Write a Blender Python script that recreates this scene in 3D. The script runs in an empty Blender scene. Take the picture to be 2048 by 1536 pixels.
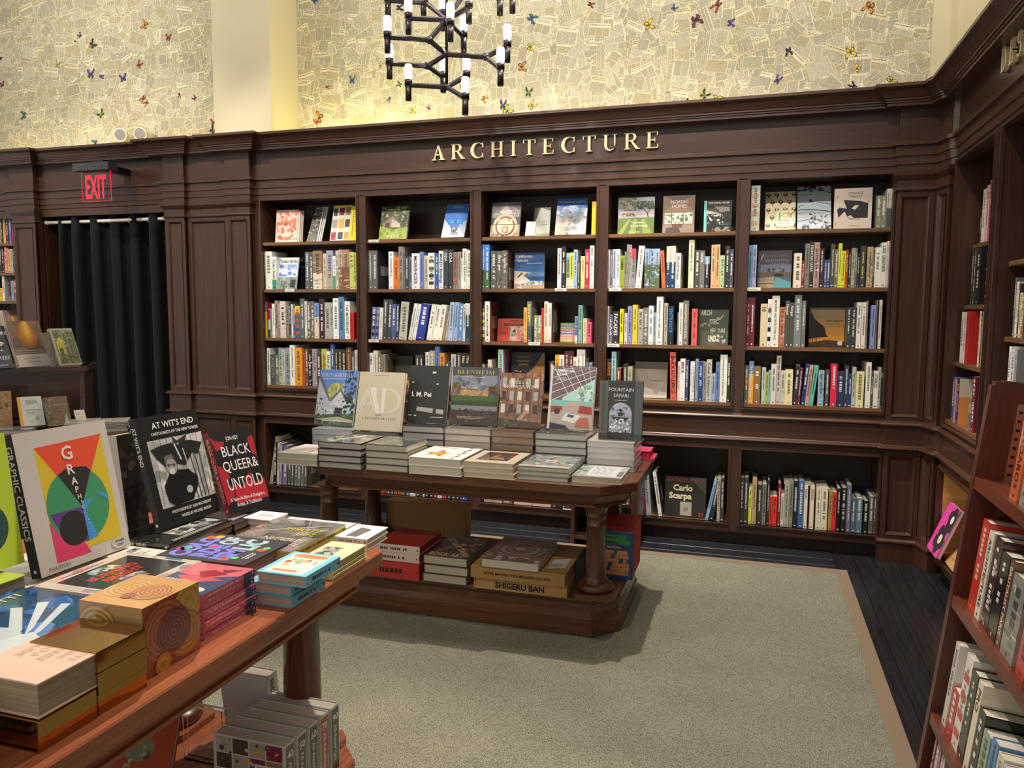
import bpy, math, random
from mathutils import Vector, Matrix
S = bpy.context.scene
COL = bpy.context.collection
# ------------------------------------------------------------------ camera, world, lights, exposure
cam = bpy.data.cameras.new('camera'); camo = bpy.data.objects.new('camera', cam); COL.objects.link(camo)
cam.sensor_width = 36.0; cam.lens = 1541.4/2048*36.0; cam.clip_start = .05; cam.clip_end = 100
def cam_basis(yaw, pitch, roll):
    cy, sy, cp, sp = math.cos(yaw), math.sin(yaw), math.cos(pitch), math.sin(pitch)
    f = Vector((sy*cp, cy*cp, -sp)); r = Vector((cy, -sy, 0)); u = r.cross(f)
    r2 = r*math.cos(roll)+u*math.sin(roll); u2 = -r*math.sin(roll)+u*math.cos(roll)
    return r2, u2, f
r_, u_, f_ = cam_basis(-.30243, .09415, .005837)
camo.matrix_world = Matrix(((r_.x, u_.x, -f_.x, 3.703), (r_.y, u_.y, -f_.y, -5.263), (r_.z, u_.z, -f_.z, 1.555), (0, 0, 0, 1)))
S.camera = camo
S.view_settings.view_transform = 'Standard'; S.view_settings.look = 'None'
S.view_settings.exposure = 0.0; S.view_settings.gamma = 1.0; S.view_settings.use_curve_mapping = False
W = bpy.data.worlds.new('world'); S.world = W; W.use_nodes = True
W.node_tree.nodes['Background'].inputs[0].default_value = (1.0, .95, .88, 1)
W.node_tree.nodes['Background'].inputs[1].default_value = .72
def spot(name, loc, to, power, col, size=55, blend=.5, rad=.03):
    l = bpy.data.lights.new(name, 'SPOT'); l.energy = power; l.color = col; l.spot_size = math.radians(size); l.spot_blend = blend; l.shadow_soft_size = rad
    o = bpy.data.objects.new(name, l); COL.objects.link(o); o.location = loc
    o.rotation_euler = (Vector(to)-Vector(loc)).to_track_quat('-Z', 'Y').to_euler(); return o
def area(name, loc, rot, sx, sy, power, col):
    l = bpy.data.lights.new(name, 'AREA'); l.shape = 'RECTANGLE'; l.size = sx; l.size_y = sy; l.energy = power; l.color = col
    o = bpy.data.objects.new(name, l); COL.objects.link(o); o.location = loc; o.rotation_euler = rot; return o
WARM = (1.0, .90, .78)
SPOTS = [((2.95, -.85, 4.4), (2.9, -1.6, .4), 560, 80), ((1.9, -2.6, 4.3), (2.2, -3.9, .7), 460, 50), ((2.3, -4.5, 4.4), (2.3, -1.45, 1.1), 240, 25),  # last on this line: unseen front fill added to brighten the centre table displays
         ((.35, -2.3, 4.3), (.5, 0, 1.75), 190, 62), ((1.7, -2.5, 4.3), (1.6, 0, 1.8), 230, 62), ((2.9, -2.5, 4.3), (2.7, 0, 1.8), 210, 62),
         ((3.7, -2.4, 4.3), (3.9, 0, 1.75), 120, 60), ((-1.2, -2.6, 4.3), (-1.3, 0, 1.9), 190, 66), ((-2.5, -2.4, 4.3), (-2.6, 0, 1.8), 150, 60),
         ((3.4, -2.2, 4.3), (3.6, -1.5, 0), 120, 66), ((.6, -3.6, 4.4), (4.93, -.5, .36), 420, 9), ((3.0, -4.2, 4.3), (4.5, -3.2, .6), 130, 50), ((.2, -3.2, 4.3), (-.7, -1.7, 1.0), 110, 50)]
for i_, (a_, b_, p_, s_) in enumerate(SPOTS):
    spot('track_and_fill_spot', a_, b_, p_, WARM, s_)
# cove strips behind the cornice wash the papered wall from below
for x_, w_, p_ in ((-1.9, 2.6, 3.4), (.75, 1.1, 5.5), (2.4, 2.4, 1.8)):
    area('cove_light', (x_, .16, 2.84), (math.radians(180-18), 0, 0), w_, .05, p_, (1.0, .88, .26))
# unseen area lamps added below the ceiling to brighten the upper wall
for x_ in (-1.8, 1.6, 3.8):
    area('added_wall_wash', (x_, -1.0, 4.55), (math.radians(38), 0, 0), 1.8, .5, 34, (1.0, .96, .84))
# ------------------------------------------------------------------ colour + materials
def lin(c): return c/12.92 if c <= .04045 else ((c+.055)/1.055)**2.4
def hx(h): return (lin(int(h[0:2], 16)/255), lin(int(h[2:4], 16)/255), lin(int(h[4:6], 16)/255))
def mat(name, base=None, rough=.5, metal=0, attr=False, spec=.5, coat=0):
    m = bpy.data.materials.new(name); m.use_nodes = True; b = m.node_tree.nodes['Principled BSDF']
    b.inputs['Roughness'].default_value = rough; b.inputs['Metallic'].default_value = metal
    b.inputs['Specular IOR Level'].default_value = spec; b.inputs['Coat Weight'].default_value = coat; b.inputs['Coat Roughness'].default_value = .08
    if base: b.inputs['Base Color'].default_value = (*base, 1)
    if attr:
        a = m.node_tree.nodes.new('ShaderNodeAttribute'); a.attribute_name = 'Col'; m.node_tree.links.new(a.outputs['Color'], b.inputs['Base Color'])
    return m
def N(m, t): return m.node_tree.nodes.new(t)
def Lk(m, a, b): m.node_tree.links.new(a, b)
def bump(m, height, strength=.2, dist=.01):
    b = N(m, 'ShaderNodeBump'); b.inputs['Strength'].default_value = strength; b.inputs['Distance'].default_value = dist
    Lk(m, height, b.inputs['Height']); Lk(m, b.outputs['Normal'], m.node_tree.nodes['Principled BSDF'].inputs['Normal'])
def wood(name, c1, c2, axis, rough=.32, sc=1.0):
    m = mat(name, rough=rough, spec=.45, coat=.12); t = N(m, 'ShaderNodeTexCoord'); mp = N(m, 'ShaderNodeMapping')
    s = [26*sc, 26*sc, 26*sc]; s[axis] = 1.2*sc; mp.inputs['Scale'].default_value = s
    n = N(m, 'ShaderNodeTexNoise'); n.inputs['Scale'].default_value = 2.2; n.inputs['Detail'].default_value = 7; n.inputs['Roughness'].default_value = .72
    r = N(m, 'ShaderNodeValToRGB'); r.color_ramp.elements[0].color = (*c1, 1); r.color_ramp.elements[1].color = (*c2, 1)
    r.color_ramp.elements[0].position = .3; r.color_ramp.elements[1].position = .72
    Lk(m, t.outputs['Object'], mp.inputs['Vector']); Lk(m, mp.outputs['Vector'], n.inputs['Vector']); Lk(m, n.outputs['Fac'], r.inputs['Fac'])
    Lk(m, r.outputs['Color'], m.node_tree.nodes['Principled BSDF'].inputs['Base Color'])
    bump(m, n.outputs['Fac'], .03, .001); return m
D1, D2 = hx('39251b'), hx('4e3326')
WV = wood('walnut_vertical', D1, D2, 2); WH = wood('walnut_across', D1, D2, 0); WY = wood('walnut_along', D1, D2, 1)
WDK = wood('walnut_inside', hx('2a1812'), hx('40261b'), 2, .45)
WSH = wood('shelf_board', hx('5c3f28'), hx('846040'), 0, .28)
T1, T2 = hx('80442c'), hx('b06a48')  # left table: same wood, coloured redder and brighter to carry its stronger light
TX = wood('lit_table_across', T1, T2, 0, .26); TY = wood('lit_table_along', T1, T2, 1, .26); TV = wood('lit_table_vertical', hx('4a2416'), hx('703a24'), 2, .3)
CTX = wood('table_across', hx('4a2c1e'), hx('704a32'), 0, .28); CTV = wood('table_vertical', hx('442a1c'), hx('68442e'), 2, .28)
CART = wood('cart_wood', hx('42201a'), hx('603024'), 2, .34); CARTY = wood('cart_wood_along', hx('54281c'), hx('743c2a'), 1, .3)
PRINT = mat('print', rough=.38, attr=True); GLOSS = mat('gloss_print', rough=.12, attr=True, coat=.5); MATTE = mat('matte_print', rough=.7, attr=True)
def stripe(m, scale, lo):
    t = N(m, 'ShaderNodeTexCoord'); mp = N(m, 'ShaderNodeMapping'); mp.inputs['Scale'].default_value = (scale, 3, 3)
    n = N(m, 'ShaderNodeTexNoise'); n.inputs['Scale'].default_value = 1; n.inputs['Detail'].default_value = 3
    r = N(m, 'ShaderNodeMapRange'); r.inputs[1].default_value = .35; r.inputs[2].default_value = .65; r.inputs[3].default_value = lo; r.inputs[4].default_value = 1.0
    b = m.node_tree.nodes['Principled BSDF']; a = [x for x in m.node_tree.nodes if x.bl_idname == 'ShaderNodeAttribute'][0]
    mx = N(m, 'ShaderNodeVectorMath'); mx.operation = 'SCALE'
    Lk(m, t.outputs['Object'], mp.inputs[0]); Lk(m, mp.outputs[0], n.inputs['Vector']); Lk(m, n.outputs['Fac'], r.inputs[0])
    Lk(m, a.outputs['Color'], mx.inputs[0]); Lk(m, r.outputs[0], mx.inputs['Scale']); Lk(m, mx.outputs[0], b.inputs['Base Color'])
PAGES = mat('pages', rough=.85, attr=True); stripe(PAGES, 900, .72)
WRAP = mat('shrink_wrapped', rough=.22, attr=True, coat=.9)
_n = N(WRAP, 'ShaderNodeTexNoise'); _n.inputs['Scale'].default_value = 38; _n.inputs['Detail'].default_value = 3; _n.inputs['Distortion'].default_value = 1.5
bump(WRAP, _n.outputs['Fac'], .35, .004)
GOLD = mat('gold_foil', hx('b08a4c'), .06, 1.0); BRASS = mat('brass', hx('ecdcae'), .5, .12); BOXG = mat('housing_grey', hx('3c3e44'), .5, .3)
BLACK = mat('black_metal', hx('2a2426'), .35, .6); STEEL = mat('steel', hx('b4b0a8'), .3, 1.0); WIRE = mat('white_rod', hx('f4efe4'), .35)
CREAM = mat('cream_paint', hx('cfc4a6'), .8); PAPERWALL = mat('wallpaper', rough=.9, attr=True)
_t = N(PAPERWALL, 'ShaderNodeTexCoord'); _n = N(PAPERWALL, 'ShaderNodeTexNoise'); _n.inputs['Scale'].default_value = 170; _n.inputs['Detail'].default_value = 1
_a = [x for x in PAPERWALL.node_tree.nodes if x.bl_idname == 'ShaderNodeAttribute'][0]
_r = N(PAPERWALL, 'ShaderNodeMapRange'); _r.inputs[1].default_value = .35; _r.inputs[2].default_value = .65; _r.inputs[3].default_value = .8; _r.inputs[4].default_value = 1.08
_m = N(PAPERWALL, 'ShaderNodeVectorMath'); _m.operation = 'SCALE'
Lk(PAPERWALL, _t.outputs['Object'], _n.inputs['Vector']); Lk(PAPERWALL, _n.outputs['Fac'], _r.inputs[0]); Lk(PAPERWALL, _a.outputs['Color'], _m.inputs[0]); Lk(PAPERWALL, _r.outputs[0], _m.inputs['Scale'])
Lk(PAPERWALL, _m.outputs[0], PAPERWALL.node_tree.nodes['Principled BSDF'].inputs['Base Color'])
CARD = mat('cardboard', rough=.8, attr=True)
CLOTH = mat('curtain_cloth', hx('0e1012'), .85, spec=.2); CLOTH.node_tree.nodes['Principled BSDF'].inputs['Sheen Weight'].default_value = .04
def carpet_mat():
    m = mat('carpet_weave', rough=.95, spec=.1); t = N(m, 'ShaderNodeTexCoord')
    v = N(m, 'ShaderNodeTexVoronoi'); v.inputs['Scale'].default_value = 210; n = N(m, 'ShaderNodeTexNoise'); n.inputs['Scale'].default_value = 3.5; n.inputs['Detail'].default_value = 5
    mp = N(m, 'ShaderNodeMapping'); mp.inputs['Scale'].default_value = (1, 1.7, 1); mp.inputs['Rotation'].default_value = (0, 0, .5)
    Lk(m, t.outputs['Object'], mp.inputs[0]); Lk(m, mp.outputs[0], v.inputs['Vector']); Lk(m, t.outputs['Object'], n.inputs['Vector'])
    r = N(m, 'ShaderNodeValToRGB'); r.color_ramp.elements[0].color = (*hx('b0ae9e'), 1); r.color_ramp.elements[1].color = (*hx('62604f'), 1); r.color_ramp.elements[0].position = .1; r.color_ramp.elements[1].position = .75
    mx = N(m, 'ShaderNodeMix'); mx.data_type = 'RGBA'; mx.blend_type = 'MULTIPLY'; mx.inputs[0].default_value = .35
    Lk(m, v.outputs['Distance'], r.inputs['Fac']); Lk(m, r.outputs['Color'], mx.inputs[6]); Lk(m, n.outputs['Fac'], mx.inputs[7])
    Lk(m, mx.outputs[2], m.node_tree.nodes['Principled BSDF'].inputs['Base Color']); bump(m, v.outputs['Distance'], .5, .002); return m
CARPET = carpet_mat(); BORDER = mat('carpet_binding', hx('7c6a58'), .9)
PLANK = wood('ebony_plank', hx('16181c'), hx('2e3036'), 0, .3); PLANKY = wood('ebony_plank_long', hx('141418'), hx('2c2a2e'), 1, .26)
PLY = wood('plywood', hx('b07838'), hx('d09a58'), 1, .5, .3)
LAMP = bpy.data.materials.new('lamp_tube'); LAMP.use_nodes = True
_b = LAMP.node_tree.nodes['Principled BSDF']; _b.inputs['Emission Color'].default_value = (1, .97, .92, 1); _b.inputs['Emission Strength'].default_value = 9; _b.inputs['Base Color'].default_value = (1, 1, 1, 1)
REDL = bpy.data.materials.new('exit_red'); REDL.use_nodes = True
_b = REDL.node_tree.nodes['Principled BSDF']; _b.inputs['Emission Color'].default_value = (1, .02, .06, 1); _b.inputs['Emission Strength'].default_value = .8; _b.inputs['Base Color'].default_value = (.7, .01, .03, 1)
ACRYL = mat('clear_acrylic', (1, 1, 1), .03); ACRYL.node_tree.nodes['Principled BSDF'].inputs['Transmission Weight'].default_value = 1; ACRYL.node_tree.nodes['Principled BSDF'].inputs['IOR'].default_value = 1.15
# ------------------------------------------------------------------ mesh builder
class MB:
    def __init__(s): s.v = []; s.f = []; s.c = []; s.sm = []
    def poly(s, pts, col=(.5, .5, .5)):
        i = len(s.v); s.v += [tuple(p) for p in pts]; s.f.append(tuple(range(i, i+len(pts)))); s.c.append(col); s.sm.append(0)
    def box(s, x0, y0, z0, x1, y1, z1, col=(.5, .5, .5)):
        i = len(s.v); s.v += [(x0, y0, z0), (x1, y0, z0), (x1, y1, z0), (x0, y1, z0), (x0, y0, z1), (x1, y0, z1), (x1, y1, z1), (x0, y1, z1)]
        for q in ((0, 3, 2, 1), (4, 5, 6, 7), (0, 1, 5, 4), (1, 2, 6, 5), (2, 3, 7, 6), (3, 0, 4, 7)):
            s.f.append(tuple(i+k for k in q)); s.c.append(col); s.sm.append(0)
    def prism(s, pts, z0, z1, col=(.5, .5, .5)):      # pts counter-clockwise (x, y)
        i = len(s.v); n = len(pts); s.v += [(x, y, z0) for x, y in pts]+[(x, y, z1) for x, y in pts]
        s.f.append(tuple(i+n-1-k for k in range(n))); s.f.append(tuple(i+n+k for k in range(n)))
        for k in range(n): s.f.append((i+k, i+(k+1) % n, i+n+(k+1) % n, i+n+k))
        s.c += [col]*(n+2); s.sm += [0]*(n+2)
    def sweep(s, path, prof, col=(.5, .5, .5)):       # path: plan polyline; prof: (outward, z) ring, closed
        i = len(s.v); n = len(path); m = len(prof); nor = []
        for k in range(n):
            a = Vector(path[k])-Vector(path[k-1]) if k else None; b = Vector(path[k+1])-Vector(path[k]) if k < n-1 else None
            d = [Vector((q.y, -q.x)).normalized() for q in (a, b) if q is not None]
            if len(d) == 2: e = (d[0]+d[1]).normalized(); e = e/max(.35, e.dot(d[0]))
            else: e = d[0]
            nor.append(e)
        for k in range(n):
            for o, z in prof: s.v.append((path[k][0]+nor[k].x*o, path[k][1]+nor[k].y*o, z))
        for k in range(n-1):
            for j in range(m):
                a = i+k*m+j; b = i+k*m+(j+1) % m; s.f.append((a, a+m, b+m, b)); s.c.append(col); s.sm.append(0)
        s.f.append(tuple(i+j for j in range(m))); s.f.append(tuple(i+(n-1)*m+m-1-j for j in range(m))); s.c += [col]*2; s.sm += [0]*2
    def lathe(s, cx, cy, prof, n=24, col=(.5, .5, .5)):
        i = len(s.v); m = len(prof)
        for k in range(n):
            a = 2*math.pi*k/n
            for r, z in prof: s.v.append((cx+r*math.cos(a), cy+r*math.sin(a), z))
        for k in range(n):
            for j in range(m-1):
                a = i+k*m+j; b = i+((k+1) % n)*m+j; s.f.append((a, b, b+1, a+1)); s.c.append(col); s.sm.append(1)
        s.f.append(tuple(i+((n-k) % n)*m for k in range(n))); s.f.append(tuple(i+k*m+m-1 for k in range(n))); s.c += [col]*2; s.sm += [0]*2
    def tube(s, a, b, r0, r1=None, n=8, col=(.5, .5, .5), sm=1):
        r1 = r0 if r1 is None else r1; a = Vector(a); b = Vector(b); d = (b-a).normalized(); u = d.orthogonal().normalized(); w = d.cross(u); i = len(s.v)
        for p, r in ((a, r0), (b, r1)):
            for k in range(n): t = 2*math.pi*k/n; s.v.append(tuple(p+u*r*math.cos(t)+w*r*math.sin(t)))
        for k in range(n): s.f.append((i+k, i+(k+1) % n, i+n+(k+1) % n, i+n+k)); s.c.append(col); s.sm.append(sm)
        s.f.append(tuple(i+n-1-k for k in range(n))); s.f.append(tuple(i+n+k for k in range(n))); s.c += [col]*2; s.sm += [0]*2
    def xf(s, M):
        s.v = [tuple(M @ Vector(p)) for p in s.v]; return s
    def mesh(s, name, m):
        me = bpy.data.meshes.new(name); me.from_pydata(s.v, [], s.f); me.materials.append(m)
        if any(s.sm): me.polygons.foreach_set('use_smooth', [bool(x) for x in s.sm])
        if m in ATTR:
            ca = me.color_attributes.new('Col', 'FLOAT_COLOR', 'CORNER'); d = []
            for f, c in zip(s.f, s.c): d += [c[0], c[1], c[2], 1.0]*len(f)
            ca.data.foreach_set('color', d)
        return me
    def build(s, name, m, parent=None):
        o = bpy.data.objects.new(name, s.mesh(name, m)); COL.objects.link(o)
        if parent: o.parent = parent
        return o
ATTR = {PRINT, GLOSS, MATTE, PAGES, WRAP, PAPERWALL, CARD}
def tag(o, label=None, cat=None, group=None, kind=None):
    if label: o['label'] = label
    if cat: o['category'] = cat
    if group: o['group'] = group
    if kind: o['kind'] = kind
    return o
def empty(name, loc=(0, 0, 0), label=None, cat=None, group=None, kind=None):
    o = bpy.data.objects.new(name, None); COL.objects.link(o); o.location = loc; return tag(o, label, cat, group, kind)
# ------------------------------------------------------------------ lettering
TCACHE = {}
def glyph_text(txt, bold=0.0):                        # default-font text as flat polygons, cap height ~ 0.73
    k = (txt, bold)
    if k not in TCACHE:
        c = bpy.data.curves.new('t', 'FONT'); c.body = txt; c.resolution_u = 2; c.offset = bold; o = bpy.data.objects.new('t', c); COL.objects.link(o)
        dg = bpy.context.evaluated_depsgraph_get(); me = bpy.data.meshes.new_from_object(o.evaluated_get(dg))
        vs = [tuple(v.co) for v in me.vertices]; fs = [tuple(p.vertices) for p in me.polygons]
        bpy.data.objects.remove(o); bpy.data.meshes.remove(me); bpy.data.curves.remove(c)
        xs = [v[0] for v in vs] or [0, 1]; ys = [v[1] for v in vs] or [0, 1]
        TCACHE[k] = (vs, fs, min(xs), max(xs), min(ys), max(ys))
    return TCACHE[k]
def add_text(mb, txt, O, R, U, size, col, maxw=None, align='l', bold=0.0, nrm=None, fit=None):
    # O: baseline start, R/U: unit right/up vectors, size: cap height in metres; fit: stretch to this width
    vs, fs, x0, x1, y0, y1 = glyph_text(txt, bold); k = size/.73; kx = k
    w = (x1-x0)*k
    if fit: kx = k*fit/w; w = fit
    elif maxw and w > maxw: kx = k*maxw/w; w = maxw
    off = {'l': 0, 'c': -w/2, 'r': -w}[align]; i = len(mb.v); O = Vector(O); R = Vector(R); U = Vector(U)
    for v in vs: mb.v.append(tuple(O+R*(off+(v[0]-x0)*kx)+U*(v[1]*k)))
    n = R.cross(U)
    for f in fs: mb.f.append(tuple(i+a for a in f)); mb.c.append(col); mb.sm.append(0)
# serif capitals: polygons in a unit-high box, returns (list of polygons, advance)
def ring(cx, cy, rx, ry, ix, iy, ox, a0, a1, n=12):
    P = [(cx+rx*math.cos(t), cy+ry*math.sin(t)) for t in [math.radians(a0+(a1-a0)*k/n) for k in range(n+1)]]
    Q = [(cx+ox+ix*math.cos(t), cy+iy*math.sin(t)) for t in [math.radians(a0+(a1-a0)*k/n) for k in range(n+1)]]
    return [[P[k], P[k+1], Q[k+1], Q[k]] for k in range(n)]
def rc(x0, y0, x1, y1): return [(x0, y0), (x1, y0), (x1, y1), (x0, y1)]
def serif(ch):
    s = lambda x0, x1: [rc(x0, 0, x1, .045), rc(x0, .955, x1, 1)]
    if ch == 'I': return [rc(.12, 0, .27, 1)]+s(.02, .37), .42
    if ch == 'H': return [rc(.1, 0, .25, 1), rc(.62, 0, .77, 1), rc(.25, .47, .62, .53)]+s(.01, .34)+s(.53, .86), .9
    if ch == 'E': return [rc(.1, 0, .25, 1), rc(.25, .95, .66, 1), rc(.25, .47, .52, .53), rc(.25, 0, .68, .05), rc(.61, .78, .66, .95), rc(.64, .05, .69, .24), rc(.48, .38, .52, .62), rc(.01, 0, .1, .045), rc(.01, .955, .1, 1)], .75
    if ch == 'T': return [rc(.33, 0, .48, 1), rc(.03, .95, .78, 1), rc(.03, .76, .08, .95), rc(.73, .76, .78, .95), rc(.23, 0, .58, .045)], .83
    if ch == 'A': return [[(.12, .04), (.18, .04), (.46, 1), (.42, 1)], [(.60, .04), (.77, .04), (.46, 1), (.40, .96)], rc(.24, .32, .62, .38), rc(.02, 0, .30, .045), rc(.50, 0, .88, .045)], .9
    if ch == 'R': return [rc(.1, 0, .25, 1), rc(.01, 0, .34, .045), rc(.01, .955, .1, 1), rc(.25, .95, .42, 1), rc(.25, .49, .42, .54)]+ring(.42, .745, .27, .255, .13, .205, .0, -90, 90)+[[(.36, .5), (.5, .5), (.86, .0), (.68, .0)], rc(.68, 0, .92, .045)], .88
    if ch == 'C': return ring(.5, .5, .46, .52, .33, .46, .06, 48, 312, 20)+[rc(.78, .68, .83, .98), rc(.78, .02, .83, .3)], .92
    if ch == 'U': return [rc(.1, .3, .25, 1), rc(.66, .3, .73, 1), rc(.01, .955, .34, 1), rc(.57, .955, .82, 1)]+ring(.415, .32, .315, .34, .245, .28, .07, 180, 360), .86
    if ch == 'D': return [rc(.1, 0, .25, 1), rc(.01, 0, .35, .05), rc(.01, .95, .35, 1)]+ring(.35, .5, .48, .5, .32, .45, 0, -90, 90, 14), .9
    if ch == 'S': return ring(.36, .74, .27, .27, .17, .21, .02, 30, 250)+ring(.36, .27, .29, .28, .18, .22, -.02, -150, 70), .72
    if ch == 'L': return [rc(.1, 0, .25, 1), rc(.25, 0, .64, .05), rc(.6, .05, .65, .24), rc(.01, 0, .1, .045), rc(.01, .955, .34, 1)], .7
    if ch == 'N': return [rc(.1, 0, .15, 1), rc(.72, 0, .77, 1), [(.08, 1), (.24, 1), (.78, 0), (.7, 0)], rc(.01, 0, .25, .045), rc(.62, .955, .86, 1)], .9
    if ch == 'M': return [rc(.1, 0, .15, 1), rc(.8, 0, .95, 1), [(.08, 1), (.24, 1), (.52, .1), (.46, 0)], [(.46, 0), (.52, .1), (.84, 1), (.8, 1)], rc(.01, 0, .25, .045), rc(.72, 0, 1.03, .045)], 1.08
    if ch == 'B': return [rc(.1, 0, .25, 1), rc(.01, 0, .36, .05), rc(.01, .95, .36, 1), rc(.25, .49, .4, .54)]+ring(.34, .745, .3, .255, .16, .205, .0, -90, 90)+ring(.36, .26, .34, .26, .19, .21, 0, -90, 90), .78
    if ch == 'G': return ring(.5, .5, .46, .52, .33, .46, .06, 48, 312, 20)+[rc(.78, .68, .83, .98), rc(.70, .04, .84, .44), rc(.60, .40, .94, .445)], .98
    if ch == 'O': return ring(.48, .5, .46, .52, .31, .47, 0, 0, 360, 28), .96
    if ch == 'V': return [[(.08, 1), (.25, 1), (.52, .08), (.44, 0)], [(.44, 0), (.52, .08), (.80, 1), (.75, 1)], rc(0, .955, .34, 1), rc(.62, .955, .9, 1)], .9
    if ch == 'W': return [[(.06, 1), (.21, 1), (.40, .08), (.34, 0)], [(.34, 0), (.40, .08), (.62, 1), (.57, 1)], [(.52, 1), (.66, 1), (.86, .08), (.80, 0)], [(.80, 0), (.86, .08), (1.08, 1), (1.03, 1)], rc(0, .955, .3, 1), rc(.92, .955, 1.16, 1)], 1.16
    if ch == 'Y': return [rc(.36, 0, .51, .46), [(.06, 1), (.23, 1), (.50, .44), (.37, .44)], [(.40, .44), (.47, .44), (.78, 1), (.72, 1)], rc(.26, 0, .61, .045), rc(0, .955, .32, 1), rc(.62, .955, .88, 1)], .88
    if ch == 'K': return [rc(.1, 0, .25, 1), rc(.01, 0, .34, .045), rc(.01, .955, .34, 1), [(.25, .40), (.31, .40), (.74, 1), (.67, 1)], [(.34, .50), (.46, .60), (.86, 0), (.68, 0)], rc(.58, .955, .84, 1), rc(.62, 0, .92, .045)], .9
    if ch == 'F': return [rc(.1, 0, .25, 1), rc(.25, .95, .66, 1), rc(.25, .47, .52, .53), rc(.61, .78, .66, .95), rc(.48, .38, .52, .62), rc(.01, 0, .34, .045), rc(.01, .955, .1, 1)], .72
    if ch == 'P': return [rc(.1, 0, .25, 1), rc(.01, 0, .34, .045), rc(.01, .955, .1, 1), rc(.25, .95, .42, 1), rc(.25, .45, .42, .5)]+ring(.42, .725, .29, .275, .15, .225, .0, -90, 90), .76
    if ch == '&': return ring(.4, .76, .2, .24, .12, .19, 0, 0, 360, 16)+ring(.36, .28, .32, .3, .2, .25, 0, 100, 400, 18)+[[(.28, .62), (.4, .66), (.9, 0), (.72, 0)]], .95
    return [], .4
def serif_word(mb, word, O, R, U, h, col, width=None, gap=.12):
    adv = sum(serif(c)[1] for c in word)+gap*(len(word)-1); k = (width/adv) if width else h; x = 0; O = Vector(O); R = Vector(R); U = Vector(U)
    for c in word:
        P, a = serif(c)
        for p in P: mb.poly([O+R*(x+q[0])*k+U*q[1]*h for q in p], col)
        x += a+gap
# ------------------------------------------------------------------ books
RNG = random.Random(7)
def mix(a, b, t): return tuple(a[i]*(1-t)+b[i]*t for i in range(3))
def lum(c): return .3*c[0]+.6*c[1]+.1*c[2]
def art(mb, cmds, O, R, U, w, h, n, lift=.0003):
    """cmds draw flat print on the rectangle O + u*w*R + v*h*U (n = outward normal)"""
    O = Vector(O); R = Vector(R); U = Vector(U); n = Vector(n); z = [lift]
    def P(u, v): return O+R*(min(max(u, 0), 1)*w)+U*(min(max(v, 0), 1)*h)+n*z[0]
    for c in cmds:
        z[0] += .00006; k = c[0]
        if k == 'r': mb.poly([P(c[1], c[2]), P(c[3], c[2]), P(c[3], c[4]), P(c[1], c[4])], hx(c[5]))
        elif k == 'p': mb.poly([P(*q) for q in c[1]], hx(c[2]))
        elif k == 'c':
            m = 24; ry = c[4] if len(c) > 5 else c[3]*w/h; col = c[-1]
            mb.poly([P(c[1]+c[3]*math.cos(2*math.pi*i/m), c[2]+ry*math.sin(2*math.pi*i/m)) for i in range(m)], hx(col))
        elif k == 'n':                             # blotches: u0 v0 u1 v1 colours count size seed
            g = random.Random(c[8]); cols = c[5].split()
            for i in range(c[6]):
                u = g.uniform(c[1], c[3]); v = g.uniform(c[2], c[4]); s = c[7]*g.uniform(.4, 1.3); m = g.choice((4, 5, 6)); a0 = g.uniform(0, 6)
                q = [(min(max(u+s*g.uniform(.5, 1)*math.cos(a0+2*math.pi*j/m), c[1]), c[3]), min(max(v+s*w/h*g.uniform(.5, 1)*math.sin(a0+2*math.pi*j/m), c[2]), c[4])) for j in range(m)]
                z[0] += .000004; mb.poly([P(*t) for t in q], hx(g.choice(cols)))
        elif k == 'l':                             # line u0 v0 u1 v1 width colour
            d = Vector(((c[3]-c[1])*w, (c[4]-c[2])*h)); e = Vector((-d.y, d.x)).normalized()*c[5]*w*.5
            q = [(c[1]+e.x/w, c[2]+e.y/h), (c[1]-e.x/w, c[2]-e.y/h), (c[3]-e.x/w, c[4]-e.y/h), (c[3]+e.x/w, c[4]+e.y/h)]
            mb.poly([P(*t) for t in reversed(q)], hx(c[6]))
        elif k in ('t', 'T'):                      # text u v capheight(frac of h) colour align [maxw] [bold]
            mw = c[7]*w if len(c) > 7 and c[7] else None
            p = O+R*(c[2]*w)+U*(c[3]*h)+n*(z[0]+.0003)
            add_text(mb, c[1], p, R, U, c[4]*h, hx(c[5]), align=c[6], bold=(c[8] if len(c) > 8 else 0), **({'fit': mw} if k == 'T' else {'maxw': mw}))
        elif k == 'S': serif_word(mb, c[1], O+R*(c[2]*w)+U*(c[3]*h)+n*(z[0]+.0003), R, U, c[4]*h, hx(c[5]), c[6]*w)
        elif k == 'g':                             # small unreadable type: u0 v0 u1 v1 colour rows seed
            g = random.Random(c[7]); rows = c[6]; rh = (c[4]-c[2])/rows
            for r in range(rows):
                u = c[1]+g.uniform(0, .06)*(c[3]-c[1]); end = c[3]-g.uniform(0, .25)*(c[3]-c[1]); v0 = c[2]+r*rh+rh*.3; v1 = v0+rh*.42
                while u < end:
                    l = g.uniform(.6, 1.6)*rh*h/w*.5; mb.poly([P(u, v0), P(min(u+l, end), v0), P(min(u+l, end), v1), P(u, v1)], hx(c[5])); u += l*1.45
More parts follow.
